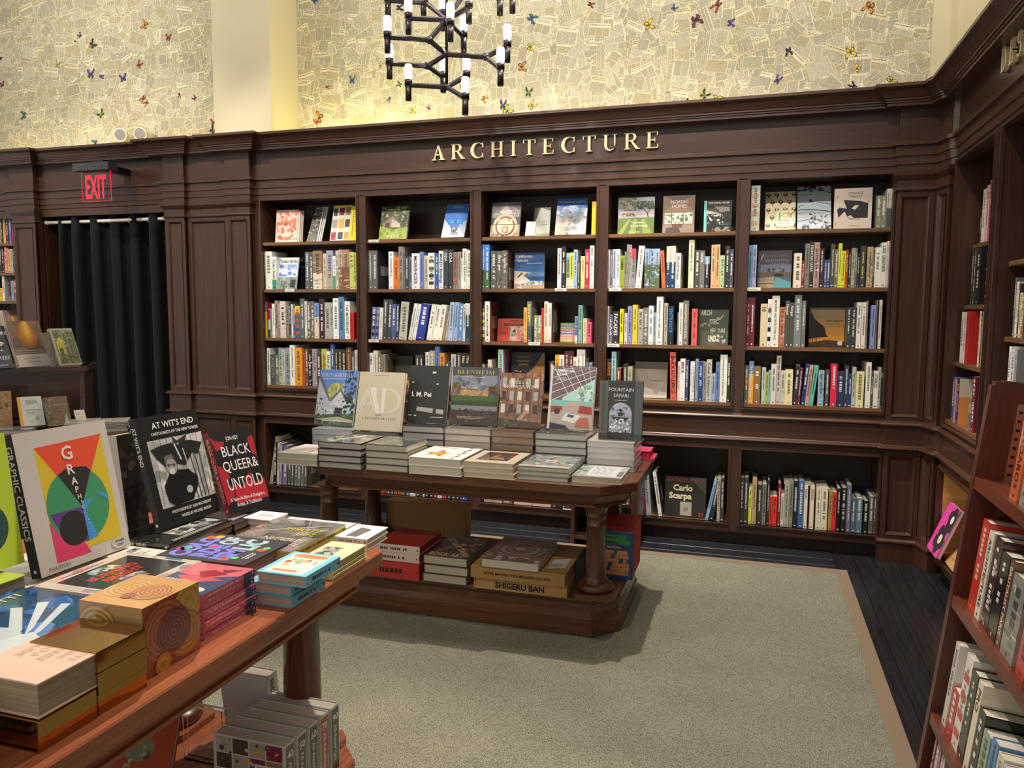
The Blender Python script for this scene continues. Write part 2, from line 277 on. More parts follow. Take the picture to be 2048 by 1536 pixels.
def spine_art(mb, t, h, o, seed):
    """print on the spine: plane y = 0, x 0..t, z 0..h"""
    g = random.Random(seed); y = -.0004; col = o['c']; tc = hx(o['t']) if 't' in o else (mix(col, (.02, .02, .02), .75) if lum(col) > .18 else mix(col, (.9, .88, .8), .8))
    def rect(x0, z0, x1, z1, c, dy=0): mb.poly([(x0, y-dy, z0), (x1, y-dy, z0), (x1, y-dy, z1), (x0, y-dy, z1)], c)
    if 'u' in o: rect(0, h*(1-o['u'][1]), t, h, hx(o['u'][0]))
    if 'b' in o: rect(0, 0, t, h*o['b'][1], hx(o['b'][0]))
    if 'n' in o:
        for i in range(16):
            z = g.uniform(.02, .93)*h; dz = g.uniform(.01, .06)*h; x = g.uniform(0, .7)*t; x1 = min(t, x+g.uniform(.2, .7)*t); f = g.uniform(-.55, .6)
            rect(x, z, x1, min(h, z+dz), mix(col, (.03, .03, .03) if f < 0 else (.75, .72, .66), abs(f)), .0001+i*.00001)
    if 'P' in o:
        for i in range(4): z = h*(.12+.2*i); rect(t*.12, z, t*.88, z+h*.09, hx(o['P']), .0003)
    if o.get('T'):
        m = min(t*.62, h*.2); L = h*.78
        vs, fs, x0, x1, y0, y1 = glyph_text(o['T'], .012); w = (x1-x0)*m/.73
        if w > L: m *= max(.55, L/w)
        add_text(mb, o['T'], (t*.5-m*.5, y-.0006, h*.92), (0, 0, -1), (1, 0, 0), m, tc, maxw=L, bold=.012)
    else:
        z = h*g.uniform(.86, .95); lo = h*g.uniform(.2, .45); cw = t*g.uniform(.24, .42); x = t*.5-cw/2; gapz = g.uniform(.6, .7)
        while z > lo:
            dz = cw*g.uniform(.35, .8)
            if g.random() < .13: z -= cw*.9; continue
            rect(x, z-dz, x+cw, z, tc, .0004); z -= dz*1.45
    if t > .009: r = min(t*.2, .004); rect(t/2-r, h*.035, t/2+r, h*.035+2*r, tc, .0004)
def book(t, h, d, col, M, o=None, front=None, label=None, group=None, pages='d9d2c2', mt=None, pm=None, back=None, seed=0, hard=True, paper=False, cat='book'):
    """local frame: x = thickness (front cover on +x), y = from spine to fore-edge, z = up"""
    o = o or {}; o['c'] = col; mb = MB(); e = min(.0026 if hard else .0012, t*.18); sc = hx(o['S']) if 'S' in o else col
    mb.box(0, 0, 0, e, d, h, col); mb.box(t-e, 0, 0, t, d, h, sc); mb.box(e, 0, 0, t-e, e, h, col)
    if not o.get('blank'): spine_art(mb, t, h, o, seed)
    if front: art(mb, front, (t, 0, 0), (0, 1, 0), (0, 0, 1), d, h, (1, 0, 0))
    elif d > .05 and not o.get('plain'):
        g = random.Random(seed+5); c2 = mix(sc, (.02, .02, .02) if lum(sc) > .2 else (.7, .68, .6), .45)
        x = t+.0003; u0 = g.uniform(.15, .3)*d; u1 = g.uniform(.7, .85)*d; z0 = g.uniform(.15, .4)*h; z1 = g.uniform(.55, .85)*h
        mb.poly([(x, u0, z0), (x, u1, z0), (x, u1, z1), (x, u0, z1)], c2)
    if back: art(mb, back, (0, d, 0), (0, -1, 0), (0, 0, 1), d, h, (-1, 0, 0))
    r = mb.build('book', mt or PRINT); r.matrix_world = M; tag(r, label, cat, group)
    i = .003 if hard else .0006
    p = MB(); p.box(e, e, i, t-e, d-i, h-i, hx(pages)); p.build('page_block', pm or PAGES, r)
    return r
def frame(O, ex, ey):                                  # matrix with given origin and x, y axes
    ex = Vector(ex).normalized(); ey = Vector(ey); ey = (ey-ex*ey.dot(ex)).normalized(); ez = ex.cross(ey)
    return Matrix(((ex.x, ey.x, ez.x, O[0]), (ex.y, ey.y, ez.y, O[1]), (ex.z, ey.z, ez.z, O[2]), (0, 0, 0, 1)))
# ------------------------------------------------------------------ measured positions in metres
import colorsys
NTH = 'zero first second third fourth fifth sixth seventh eighth ninth tenth eleventh twelfth thirteenth fourteenth fifteenth sixteenth seventeenth eighteenth nineteenth twentieth twenty-first twenty-second twenty-third twenty-fourth twenty-fifth twenty-sixth twenty-seventh twenty-eighth twenty-ninth thirtieth'.split()
def cname(h):
    r,g,b=[int(h[i:i+2],16) for i in (0,2,4)]; mx,mn=max(r,g,b),min(r,g,b); L=(mx+mn)/2; s=(mx-mn)
    if s<28 or (L>200 and s<36):
        return 'white' if L>214 else 'pale grey' if L>165 else 'grey' if L>95 else 'charcoal' if L>45 else 'black'
    hh,ss,vv=colorsys.rgb_to_hsv(r/255,g/255,b/255); hh*=360
    if hh<14 or hh>=345: n='red' if ss>.6 and vv>.55 else 'pink' if vv>.75 else 'maroon' if vv<.6 and ss>.4 else 'brown'
    elif hh<40: n='orange' if ss>.55 and vv>.6 else 'cream' if vv>.82 else 'tan' if vv>.55 else 'brown'
    elif hh<68: n='yellow' if ss>.5 and vv>.65 else 'cream' if vv>.8 else 'khaki' if vv>.5 else 'dark olive'
    elif hh<160: n='lime' if ss>.5 and vv>.6 else 'pale green' if vv>.6 else 'dark green'
    elif hh<195: n='teal'
    elif hh<250: n='navy' if vv<.45 else 'pale blue' if vv>.72 and ss<.4 else 'blue' if ss>.4 else 'slate blue'
    elif hh<300: n='lilac' if vv>.5 else 'purple'
    else: n='pink' if vv>.6 else 'plum'
    return n
SAFE={'AFRICAN MODERNISM','BLENHEIM','CABIN','Inside','FACADES','ENTRANCE','BRICK BUILDINGS','FOUNTAIN SAFARI','LIVE GREENER','STABLES','WOOD','BRICK','ROOMS','Norges','Wood House','MODERN ARCHITECTURE A-Z','10'}
CH_NODES = {'J1': (1.971, -1.26, 3.017), 'J2': (2.048, -1.2, 2.953), 'J3': (2.292, -1.25, 2.903), 'J4': (1.913, -1.15, 2.918), 'J5': (2.049, -1.2, 2.78), 'J6': (2.049, -1.2, 3.134), 'J7': (1.894, -1.13, 3.268), 'L1': (1.743, -1.3, 3.042), 'L2': (1.655, -1.1, 2.969), 'L3': (1.971, -1.06, 2.879), 'R1': (2.392, -1.18, 2.972), 'R2': (2.4, -1.32, 2.811), 'B1': (1.829, -1.22, 2.803), 'B2': (2.128, -1.1, 2.86), 'B3': (2.204, -1.32, 2.677), 'U1': (1.85, -1.26, 3.144), 'U2': (2.136, -1.36, 3.047), 'U3': (2.198, -1.25, 3.168), 'U4': (2.103, -1.08, 3.082), 'U5': (1.688, -1.18, 3.283), 'U6': (1.838, -1.03, 3.319), 'U7': (2.339, -1.15, 3.231), 'U8': (2.369, -1.02, 3.286), 'U9': (1.97, -1.06, 3.218), 'J8': (2.166, -1.15, 3.323)}
CH_ARMS = [('J2', 'J1'), ('J2', 'J3'), ('J2', 'J4'), ('J1', 'L1'), ('J1', 'J6'), ('J3', 'R1'), ('J3', 'R2'), ('J4', 'L2'), ('J4', 'L3'), ('J5', 'B1'), ('J5', 'B2'), ('J5', 'B3'), ('J6', 'U1'), ('J6', 'U2'), ('J6', 'U4'), ('J6', 'J7'), ('J6', 'U3'), ('J7', 'U5'), ('J7', 'U6'), ('J7', 'U9'), ('J8', 'U7'), ('J8', 'U8'), ('J8', 'J6')]
CH_LAMPS = ['L1', 'L2', 'L3', 'R1', 'R2', 'B1', 'B2', 'B3', 'U1', 'U2', 'U3', 'U4', 'U5', 'U6', 'U7', 'U8', 'U9']
SHELF = [
(0, 2, 1.715, [(1,.0014,.0060,.287,0,'2b3030',{'u': ('8fb0c8', 0.06)}), (2,.0078,.0610,.297,0,'e9e8df'), (3,.0709,.0364,.255,0,'e8e8e6',{'T': 'Tadao Ando', 't': '20242a', 'b': ('2f8f6c', 0.3)}), (4,.3699,.0364,.286,0,'5d6468'), (5,.4074,.0300,.286,0,'4a5054'), (6,.4384,.0814,.295,0,'8d6e52',{'b': ('d8cdb8', 0.42), 'n': 1}), (7,.5239,.0307,.272,0,'c9bda8'), (8,.5567,.0550,.295,0,'9aa0b8',{'b': ('a8a090', 0.5)}), (9,.6127,.0223,.251,0,'e6e8e4',{'b': ('4a9a70', 0.4)}), (10,.6361,.0223,.293,0,'c8c6bc'), (11,.6594,.0343,.300,0,'b89c84',{'b': ('8a5a44', 0.55), 'n': 1}), (12,.6957,.0563,.299,0,'a88468',{'b': ('7c4c38', 0.55), 'n': 1}), (13,.7540,.0340,.280,0,'c2cc6a',{'T': 'A  R  O', 't': '30342a'}), (14,.7890,.0259,.275,0,'b8c262')]),
(0, 3, 1.335, [(1,.0014,.0060,.282,0,'e8c820',{'u': ('24406e', 0.28)}), (2,.0078,.0060,.282,0,'e8c820',{'u': ('24406e', 0.28), 'S': 'a82834'}), (3,.0455,.0130,.227,0,'6f93a8'), (4,.0595,.0248,.268,0,'e8e6de'), (5,.0865,.0301,.292,0,'9a8a7c'), (6,.1176,.0172,.278,0,'7f7068'), (7,.1359,.0502,.287,0,'d2c4c0',{'t': '3a3030', 'n': 1}), (8,.1882,.0245,.260,0,'8a7f78'), (9,.2148,.0191,.273,0,'3b3a3a'), (10,.2361,.0159,.264,0,'d8d8d8'), (11,.2530,.0169,.269,0,'5d5d60'), (12,.2710,.0422,.251,0,'e8c030',{'b': ('2c5c98', 0.75), 'P': 'c84a20'}), (13,.3143,.0410,.308,0,'56646a'), (14,.3563,.0199,.287,0,'d8d8cc'), (15,.3772,.0303,.287,0,'6a6054',{'n': 1}), (16,.4096,.0292,.288,0,'6e6456',{'n': 1}), (17,.4409,.0415,.274,0,'6f94cf',{'b': ('d8c8b8', 0.6)}), (18,.4844,.0475,.306,0,'3a2228',{'t': 'e8e0e0'}), (19,.5340,.0493,.279,0,'a9aaa6'), (20,.5844,.0215,.279,0,'a9aaa6'), (21,.6079,.0469,.312,0,'e9ece6'), (22,.6569,.0467,.322,0,'5d83b5'), (23,.7056,.0455,.288,0,'eef0ee',{'T': 'THE MODERNIST', 't': '303034'}), (24,.7531,.0151,.203,0,'d02a20'), (25,.7702,.0151,.204,0,'d02a20')]),
(0, 4, 0.96, [(1,.0014,.0060,.242,0,'dcd8cc'), (2,.0078,.0256,.290,0,'e6e4dc',{'t': '504c48'}), (3,.0355,.0468,.240,0,'4a4a48',{'T': 'AVEDON', 't': '8a8a88'}), (4,.0833,.0259,.241,0,'6f7476'), (5,.1113,.0361,.295,0,'8fa0a8',{'b': ('a8b878', 0.7), 'n': 1}), (6,.1485,.0227,.287,0,'b8bcbc'), (7,.1732,.0411,.298,0,'8f98a4',{'n': 1}), (8,.2163,.0439,.319,0,'ecebe4'), (9,.2623,.0630,.298,0,'e09a28',{'T': 'WALTER GROPIUS', 't': '2c2420'}), (10,.3273,.0243,.260,0,'b8502c'), (11,.3536,.0232,.291,0,'6a5e50'), (12,.3788,.0342,.287,0,'2b2b2b',{'n': 1}), (13,.4151,.0421,.292,0,'a898a8',{'n': 1}), (14,.4592,.0339,.262,0,'404040'), (15,.4991,.0427,.294,0,'b4bf4a',{'P': 'e07830'}), (16,.5438,.0347,.277,0,'e4ece4',{'T': 'ARNE JACOBSEN', 't': '202428'}), (17,.5805,.0316,.330,0,'3d4f98'), (18,.6150,.0305,.292,0,'3c3c34',{'t': 'd0c8a0'}), (19,.6474,.0284,.292,0,'3c3c34',{'t': 'd0c8a0'}), (20,.6778,.0322,.293,0,'3c3c34',{'t': 'd0c8a0'}), (21,.7159,.0418,.307,0,'6b4a3e',{'t': 'd08060'}), (22,.7597,.0271,.277,0,'5a4a44'), (23,.7888,.0232,.291,0,'d8d4cc')]),
(1, 2, 1.715, [(1,.9154,.0292,.288,0,'6e716c',{'t': 'e8e8e8'}), (2,.9465,.0441,.288,0,'646862',{'t': 'e8e8e8', 'S': '35383a'}), (3,1.0822,.0387,.278,0,'e6e8e8'), (4,1.1228,.0414,.236,0,'e5741c'), (5,1.1652,.0355,.313,0,'8c857f'), (6,1.2016,.0134,.311,0,'7f7874'), (7,1.2159,.0324,.240,0,'3c4048'), (8,1.2493,.0219,.237,0,'6a7890'), (9,1.2722,.0635,.261,0,'e4e4e8',{'T': 'MORPHOSIS', 't': '30303a'}), (10,1.3375,.0311,.272,0,'6f7fc0'), (11,1.3705,.0310,.244,0,'c8c0a8',{'n': 1}), (12,1.4034,.0496,.263,0,'e0e2de',{'P': '303034'}), (13,1.4548,.0326,.258,0,'3660a8'), (14,1.4892,.0352,.276,0,'e8eaea',{'T': 'MVRDV Buildings', 't': '26282c'}), (15,1.5263,.0342,.286,0,'3a4048',{'T': 'ODA', 't': 'e8e8e8'}), (16,1.5614,.0386,.285,0,'30363e',{'T': 'ODA', 't': 'e8e8e8'}), (17,1.6028,.0312,.265,0,'8a8278',{'P': 'c85040'}), (18,1.6358,.0256,.267,0,'a0988c'), (19,1.6623,.0119,.218,0,'dcdcd2'), (20,1.6751,.0309,.288,0,'e8e8de'), (21,1.7069,.0308,.276,0,'e8e8de')]),
(1, 3, 1.335, [(1,.9289,.0335,.245,4,'6a72a0',{'P': '202840'}), (2,.9655,.0238,.245,4,'6a72a0',{'P': '202840'}), (3,.9921,.0295,.239,3,'e0e0d4'), (4,1.0245,.0360,.302,3,'45464e',{'t': 'e0e0e0'}), (5,1.0637,.0321,.302,3,'45464e',{'t': 'e0e0e0'}), (6,1.0988,.0320,.267,2,'4f6090'), (7,1.1337,.0235,.267,2,'3c4468'), (8,1.1599,.0652,.284,5,'c0bfae',{'n': 1, 'S': '3a3c40'}), (9,1.2389,.0301,.274,11,'e0e0dc'), (10,1.2724,.0245,.271,11,'e8ecf0'), (11,1.3001,.0669,.268,11,'2c3f9c',{'t': 'e8e8ff', 'S': '223070'}), (12,1.3865,.0387,.267,10,'ecebe0'), (13,1.4289,.0341,.263,10,'ecebe0'), (14,1.4664,.0402,.263,10,'ecebe0'), (15,1.5104,.0206,.219,8,'988878'), (16,1.5337,.0232,.219,8,'b0a898'), (17,1.5597,.0341,.282,4,'a8bcd8'), (18,1.5968,.0321,.282,4,'90a8c8'), (19,1.6318,.0391,.273,4,'6088b8',{'t': 'e8f0ff'}), (20,1.6741,.0195,.269,2,'c8d0d0'), (21,1.6952,.0393,.275,0,'1f4a60',{'u': ('e8e8e8', 0.3)})]),
(1, 4, 0.96, [(1,.9154,.0290,.272,0,'ececec',{'T': 'O.M.A.', 't': '202020'}), (2,.9463,.0361,.290,0,'dcd8cc'), (3,.9843,.0313,.261,0,'7a736a'), (4,1.0175,.0293,.262,0,'8a8072'), (5,1.2973,.0303,.264,0,'4a4a42'), (6,1.3294,.0302,.269,0,'36342e'), (7,1.3770,.0328,.288,0,'c8c8c4'), (8,1.4115,.0435,.300,0,'9a968a',{'t': 'e8e8e0'}), (9,1.4569,.0343,.330,0,'5a78a8'), (10,1.4930,.0387,.285,0,'c88838'), (11,1.5335,.0394,.219,0,'504a40'), (12,1.5827,.0383,.278,0,'a8aab4'), (13,1.6272,.0346,.288,0,'3a3a34',{'t': 'd8d8c0'}), (14,1.6636,.0336,.288,0,'30302c',{'T': 'Mies', 't': 'd8d8c0'}), (15,1.6989,.0326,.285,0,'2c2c28',{'T': 'Mies', 't': 'd8d8c0'})]),
(2, 2, 1.715, [(1,1.8294,.0149,.315,0,'5a8fd8',{'b': ('4c6a3c', 0.42), 't': 'e8f0ff'}), (2,1.8454,.0352,.314,0,'5088d0',{'b': ('4c6a3c', 0.42), 't': 'e8f0ff', 'S': '3a68a8'}), (3,1.8922,.0433,.268,0,'5a5a50',{'n': 1, 't': 'e0dccc'}), (4,1.9366,.0381,.267,0,'62625a',{'n': 1, 't': 'e0dccc'}), (5,1.9759,.0391,.270,0,'6a6a60',{'n': 1, 't': 'e0dccc', 'S': '6a5a4c'}), (6,2.3831,.0274,.278,0,'e8e0e0'), (7,2.4116,.0305,.291,0,'2c2c30',{'t': 'e0e0e0'}), (8,2.4462,.0241,.245,0,'88a878',{'u': ('90b8d8', 0.2), 'b': ('d8d4c0', 0.3)}), (9,2.4713,.0266,.247,0,'c8cc4c',{'b': ('e4e0d0', 0.25)}), (10,2.4984,.0265,.266,0,'a0b8c8'), (11,2.5260,.0182,.192,0,'343838'), (12,2.5483,.0279,.221,0,'e8dc90'), (13,2.5783,.0320,.268,0,'b8283c'), (14,2.6113,.0298,.293,0,'e4ded8')]),
(2, 3, 1.335, [(1,1.8294,.0153,.259,0,'38342c',{'P': 'e8e040'}), (2,1.8458,.0410,.289,0,'ecebe4',{'T': 'AFRICAN MODERNISM', 't': '303030', 'S': '7a3c34'}), (3,2.1389,.0240,.247,0,'f0a850'), (4,2.1645,.0310,.290,0,'6a7478',{'T': 'BLENHEIM', 't': 'e8d848', 'b': ('4a5858', 0.4)}), (5,2.2160,.0254,.193,0,'8a8c6a',{'t': 'e8e8d0', 'n': 1}), (6,2.2425,.0285,.193,0,'8a8c6a',{'t': 'e8e8d0', 'n': 1}), (7,2.2721,.0172,.244,0,'d83a30'), (8,2.2904,.0257,.290,0,'e8d8b8'), (9,2.3183,.0283,.278,0,'e0d8d8',{'S': '5a4a38'}), (10,2.5115,.0194,.187,0,'8890c0',{'b': ('e8e8f0', 0.3)}), (11,2.5371,.0282,.264,0,'7aa898'), (12,2.5715,.0249,.173,0,'ecc8a8'), (13,2.6001,.0300,.149,0,'e06080')]),
(2, 4, 0.96, [(1,1.8294,.0060,.209,0,'e0dcd4'), (2,1.8700,.0271,.243,0,'ded4b8'), (3,1.9488,.0380,.318,0,'c8a0d0',{'u': ('a8d8b8', 0.45)}), (4,2.3330,.0338,.243,0,'4a342c'), (5,2.3732,.0305,.291,0,'eca838'), (6,2.4047,.0341,.291,0,'e4e0d8'), (7,2.4420,.0313,.318,0,'683c30'), (8,2.4744,.0296,.321,0,'683c30'), (9,2.5050,.0232,.277,0,'e8e4dc'), (10,2.5293,.0279,.331,0,'eceae0'), (11,2.5582,.0293,.332,0,'eceae0'), (12,2.5927,.0198,.268,0,'44483c'), (13,2.6146,.0250,.241,0,'8898b8')]),
(3, 2, 1.715, [(1,2.7434,.0072,.262,0,'e8e6e0'), (2,2.7517,.0178,.263,0,'6a6468'), (3,2.7706,.0231,.265,0,'b0bcd8'), (4,2.7948,.0252,.265,0,'c4c8dc'), (5,2.8211,.0305,.221,0,'8a9a2c',{'T': 'CABIN', 't': '202408'}), (6,2.8527,.0128,.248,0,'7a7c74'), (7,2.8665,.0160,.295,0,'8a8480',{'n': 1}), (8,2.8831,.0154,.293,0,'9a9490',{'n': 1}), (9,2.8990,.0281,.266,0,'8a8c90',{'u': ('d83a50', 0.25)}), (10,2.9282,.0378,.284,4,'e8dcd0'), (11,2.9883,.0310,.264,0,'98b0d0',{'b': ('5c6c3c', 0.6), 'n': 1}), (12,3.0204,.0340,.263,0,'98b0d0',{'b': ('5c6c3c', 0.6), 'n': 1}), (13,3.0554,.0323,.263,0,'98b0d0',{'b': ('5c6c3c', 0.6), 'n': 1}), (14,3.1059,.0251,.250,-4,'c86840'), (15,3.1328,.0243,.277,0,'cdbfae',{'b': ('1f4060', 0.62), 't': 'e8e8e8'}), (16,3.1581,.0350,.279,0,'cdbfae',{'b': ('1f4060', 0.62), 't': 'e8e8e8'}), (17,3.1942,.0328,.232,0,'e8e4e0',{'T': 'Wood House', 't': '606060'}), (18,3.2780,.0345,.316,0,'d4dcb8'), (19,3.3186,.0318,.250,0,'4a4a4c'), (20,3.3515,.0297,.246,0,'74736a',{'T': 'Inside', 't': 'e8e8e0'}), (21,3.3822,.0311,.208,0,'2a2c38',{'u': ('80a0c0', 0.25), 't': 'e8e8e8'}), (22,3.4233,.0270,.281,0,'dcb080'), (23,3.4513,.0269,.283,0,'d8ac7c'), (24,3.4791,.0298,.212,0,'b0c898',{'n': 1}), (25,3.5119,.0287,.272,0,'3a3a34',{'t': 'e0e0d0'}), (26,3.5415,.0227,.251,0,'4c5464',{'t': 'e0e0d0'})]),
(3, 3, 1.335, [(1,2.7434,.0060,.259,0,'d8d8d4'), (2,2.7498,.0271,.203,0,'6a6880',{'n': 1}), (3,2.7780,.0422,.224,0,'302c34',{'T': 'FACADES', 't': 'e8e8e8'}), (4,2.8278,.0232,.240,0,'e8e02c',{'t': '202020'}), (5,2.8579,.0204,.212,0,'d4c4c4'), (6,2.8805,.0300,.259,0,'8490c8'), (7,2.9142,.0336,.268,0,'e0c83c'), (8,2.9515,.0345,.241,0,'a8a898',{'n': 1}), (9,2.9871,.0349,.250,0,'74756a',{'n': 1}), (10,3.0231,.0306,.263,0,'e4e4e8'), (11,3.0547,.0194,.216,0,'98a0a4'), (12,3.0757,.0429,.323,0,'eceae2',{'T': 'Architecture in the 20th Century', 't': '3a3430'}), (13,3.1254,.0245,.281,0,'a8a490'), (14,3.1530,.0374,.263,0,'20242c',{'T': 'ENTRANCE', 't': '3a8ad8'}), (15,3.2146,.0088,.217,0,'78808a'), (16,3.2244,.0257,.283,0,'d8d8d0'), (17,3.2512,.0369,.297,0,'706c60',{'T': 'HUMAN-MADE WONDERS', 't': 'e8e4d8'}), (18,3.3086,.0357,.243,0,'e0605c')]),
(3, 4, 0.96, [(1,2.7434,.0311,.265,0,'302a2c',{'T': 'ROOMS', 't': 'e8762c'}), (2,2.7756,.0316,.321,0,'98c8cc'), (3,2.8094,.0315,.208,0,'8a4a38'), (4,2.8555,.0303,.236,0,'2c3034'), (5,2.8880,.0312,.221,0,'b0aa90'), (6,3.1815,.0379,.325,-2,'e0705c',{'T': 'BRICK BUILDINGS', 't': '5a2420', 'n': 1}), (7,3.2257,.0156,.264,0,'e8d4cc'), (8,3.2423,.0326,.284,0,'e8e8e0',{'T': 'BRICK', 't': '303030'}), (9,3.2765,.0217,.273,0,'3c4874'), (10,3.3095,.0103,.266,0,'e8e4e0'), (11,3.3208,.0159,.266,0,'e8e4e0'), (12,3.3424,.0189,.283,0,'8ca0b0'), (13,3.3623,.0296,.267,0,'2c4480',{'t': 'b0c0e8'}), (14,3.3930,.0209,.268,0,'8c8c84'), (15,3.4148,.0335,.282,0,'b8b8ac',{'T': 'Colour Architecture', 't': '606058'}), (16,3.4493,.0238,.186,0,'98a8c8'), (17,3.4741,.0257,.267,0,'5c80b0'), (18,3.5018,.0452,.316,0,'e8e8dc',{'T': 'contemporary architecture', 't': '8a8a80'}), (19,3.5480,.0200,.303,0,'2c302c',{'t': 'e0e0e0'})]),
(4, 1, 2.08, [(1,3.6613,.0552,.287,0,'b8bcb0',{'n': 1, 'P': 'b89870'}), (2,4.4008,.0271,.196,0,'8a8a78',{'n': 1, 't': 'e8e8d8'}), (3,4.4288,.0289,.195,0,'8a8a78',{'n': 1, 't': 'e8e8d8'}), (4,4.4591,.0153,.236,0,'d0cfc0',{'b': ('4c5058', 0.5)}), (5,4.4754,.0106,.235,0,'d0cfc0',{'b': ('4c5058', 0.5)})]),
(4, 2, 1.715, [(1,3.6579,.0248,.275,0,'6f9ab8'), (2,3.6837,.0247,.276,0,'98a0c8'), (3,3.9376,.0449,.219,0,'e8dcc8',{'t': '605848'}), (4,3.9835,.0179,.172,0,'8c2434'), (5,4.0024,.0268,.279,0,'7c8078'), (6,4.0301,.0237,.291,0,'34342f',{'T': 'FOUNTAIN SAFARI', 't': 'e8e4d8'}), (7,4.0548,.0335,.285,0,'b08c88',{'n': 1}), (8,4.0902,.0245,.246,0,'3c342c'), (9,4.1172,.0171,.175,0,'3c4c7c',{'t': 'e8e8f0'}), (10,4.1353,.0166,.175,0,'3c4c7c',{'t': 'e8e8f0'}), (11,4.1548,.0219,.273,0,'50544c',{'t': 'e8e8d8'}), (12,4.1777,.0204,.239,0,'7c6c54',{'n': 1}), (13,4.1990,.0198,.276,0,'d8e040'), (14,4.2198,.0203,.228,0,'dce030'), (15,4.2410,.0144,.235,0,'b83a20',{'t': 'e8c8b0'}), (16,4.2579,.0159,.222,0,'38382c'), (17,4.2747,.0211,.245,0,'9c988c',{'n': 1}), (18,4.2968,.0115,.245,0,'6c685c'), (19,4.3092,.0134,.211,0,'24284c'), (20,4.3254,.0305,.257,0,'40423e',{'t': 'd8d040'}), (21,4.3635,.0341,.251,0,'b8a078',{'n': 1}), (22,4.3986,.0085,.227,0,'5a4a34'), (23,4.4090,.0335,.247,0,'ece8e0'), (24,4.4434,.0296,.275,0,'e8e8e0',{'T': 'LIVE GREENER', 't': '4a4c3c'}), (25,4.4748,.0112,.284,0,'ecdcd0')]),
(4, 3, 1.335, [(1,3.6574,.0214,.318,0,'6c3038',{'t': 'e8e0e0'}), (2,3.6798,.0291,.318,0,'7c2030',{'t': 'e8e0e0'}), (3,3.7451,.0412,.278,0,'d8c8a4',{'T': '10', 't': '302820'}), (4,3.7883,.0236,.307,0,'f0ece4',{'P': '181818'}), (5,3.8139,.0459,.329,0,'ece8dc',{'T': 'MODERN ARCHITECTURE A-Z', 't': '6a6860'}), (6,3.8629,.0325,.257,0,'b86840',{'n': 1}), (7,3.8964,.0268,.297,0,'4c5048',{'T': 'Norges', 't': 'e8e8e0'}), (8,3.9247,.0262,.286,0,'4c5048',{'T': 'Norges', 't': 'e8e8e0'}), (9,3.9520,.0417,.333,0,'7c8484',{'t': 'e8e8e8'}), (10,3.9961,.0240,.297,0,'6c7068',{'t': 'e8e8e0'}), (11,4.2641,.0232,.258,0,'3c4240',{'t': 'e8e8e0'}), (12,4.2883,.0309,.258,0,'3c4240',{'t': 'e8e8e0'}), (13,4.3211,.0250,.288,0,'ece4dc'), (14,4.3490,.0240,.288,0,'ece4dc'), (15,4.3768,.0067,.297,0,'9c9488'), (16,4.4016,.0262,.271,0,'8898c8'), (17,4.4311,.0062,.303,0,'8c7c70'), (18,4.4482,.0152,.304,0,'e4e4d8')]),
(4, 4, 0.96, [(1,3.6593,.0241,.245,0,'707468'), (2,3.6844,.0308,.275,0,'6080b0',{'b': ('e89830', 0.7), 'T': 'The PlayGround Project', 't': 'e8e8e8'}), (3,3.7163,.0427,.245,0,'8a6a40'), (4,3.7663,.0249,.236,0,'b4c4b8'), (5,3.7921,.0155,.205,0,'a8c040'), (6,3.8087,.0139,.220,0,'8cb0a8'), (7,3.8241,.0308,.263,0,'d8d0cc'), (8,3.8560,.0277,.318,0,'c0b8b0',{'t': '404040'}), (9,3.8847,.0255,.222,0,'c4c4b8'), (10,3.9112,.0468,.228,0,'e4d8a8'), (11,3.9610,.0255,.259,3,'38303a',{'t': 'e0e0e0'}), (12,3.9884,.0166,.238,3,'6c2c34'), (13,4.0106,.0224,.265,5,'24386c',{'t': 'e0e0f0'}), (14,4.0347,.0223,.262,5,'c09c8c'), (15,4.0588,.0251,.261,6,'60b8a0'), (16,4.1107,.0358,.228,0,'90b0cc',{'n': 1}), (17,4.1544,.0218,.232,0,'50504c'), (18,4.1851,.0364,.273,0,'d82c48',{'t': 'e8e8e8'}), (19,4.2235,.0412,.223,0,'2c3458',{'t': 'd0d0e0'}), (20,4.2661,.0239,.264,0,'38404c',{'t': 'e0e0e0'}), (21,4.2909,.0185,.207,0,'2c4070'), (22,4.3104,.0223,.255,0,'b4bcb4',{'n': 1}), (23,4.3347,.0454,.229,0,'e4dca8'), (24,4.3907,.0288,.288,0,'eceae0'), (25,4.4210,.0129,.226,0,'4c5048'), (26,4.4358,.0268,.233,0,'e0e0d8',{'T': 'STABLES', 't': '505048'}), (27,4.4635,.0124,.259,0,'b8b4a8'), (28,4.4769,.0091,.244,0,'28302a',{'T': 'STABLES', 't': 'e8e8d8'})]),
(3, 5, 0.15, [(1,3.0226,.0127,.259,-6,'c84450'), (2,3.0378,.0341,.342,-5,'b8c0c8',{'n': 1}), (3,3.1213,.0249,.309,-9,'e8e8e8',{'S': '404448'}), (4,3.4321,.0202,.287,11,'8cb0d8'), (5,3.4562,.0313,.292,9,'1c2834'), (6,3.5091,.0191,.297,0,'b8a898'), (7,3.5321,.0191,.299,0,'40443c')]),
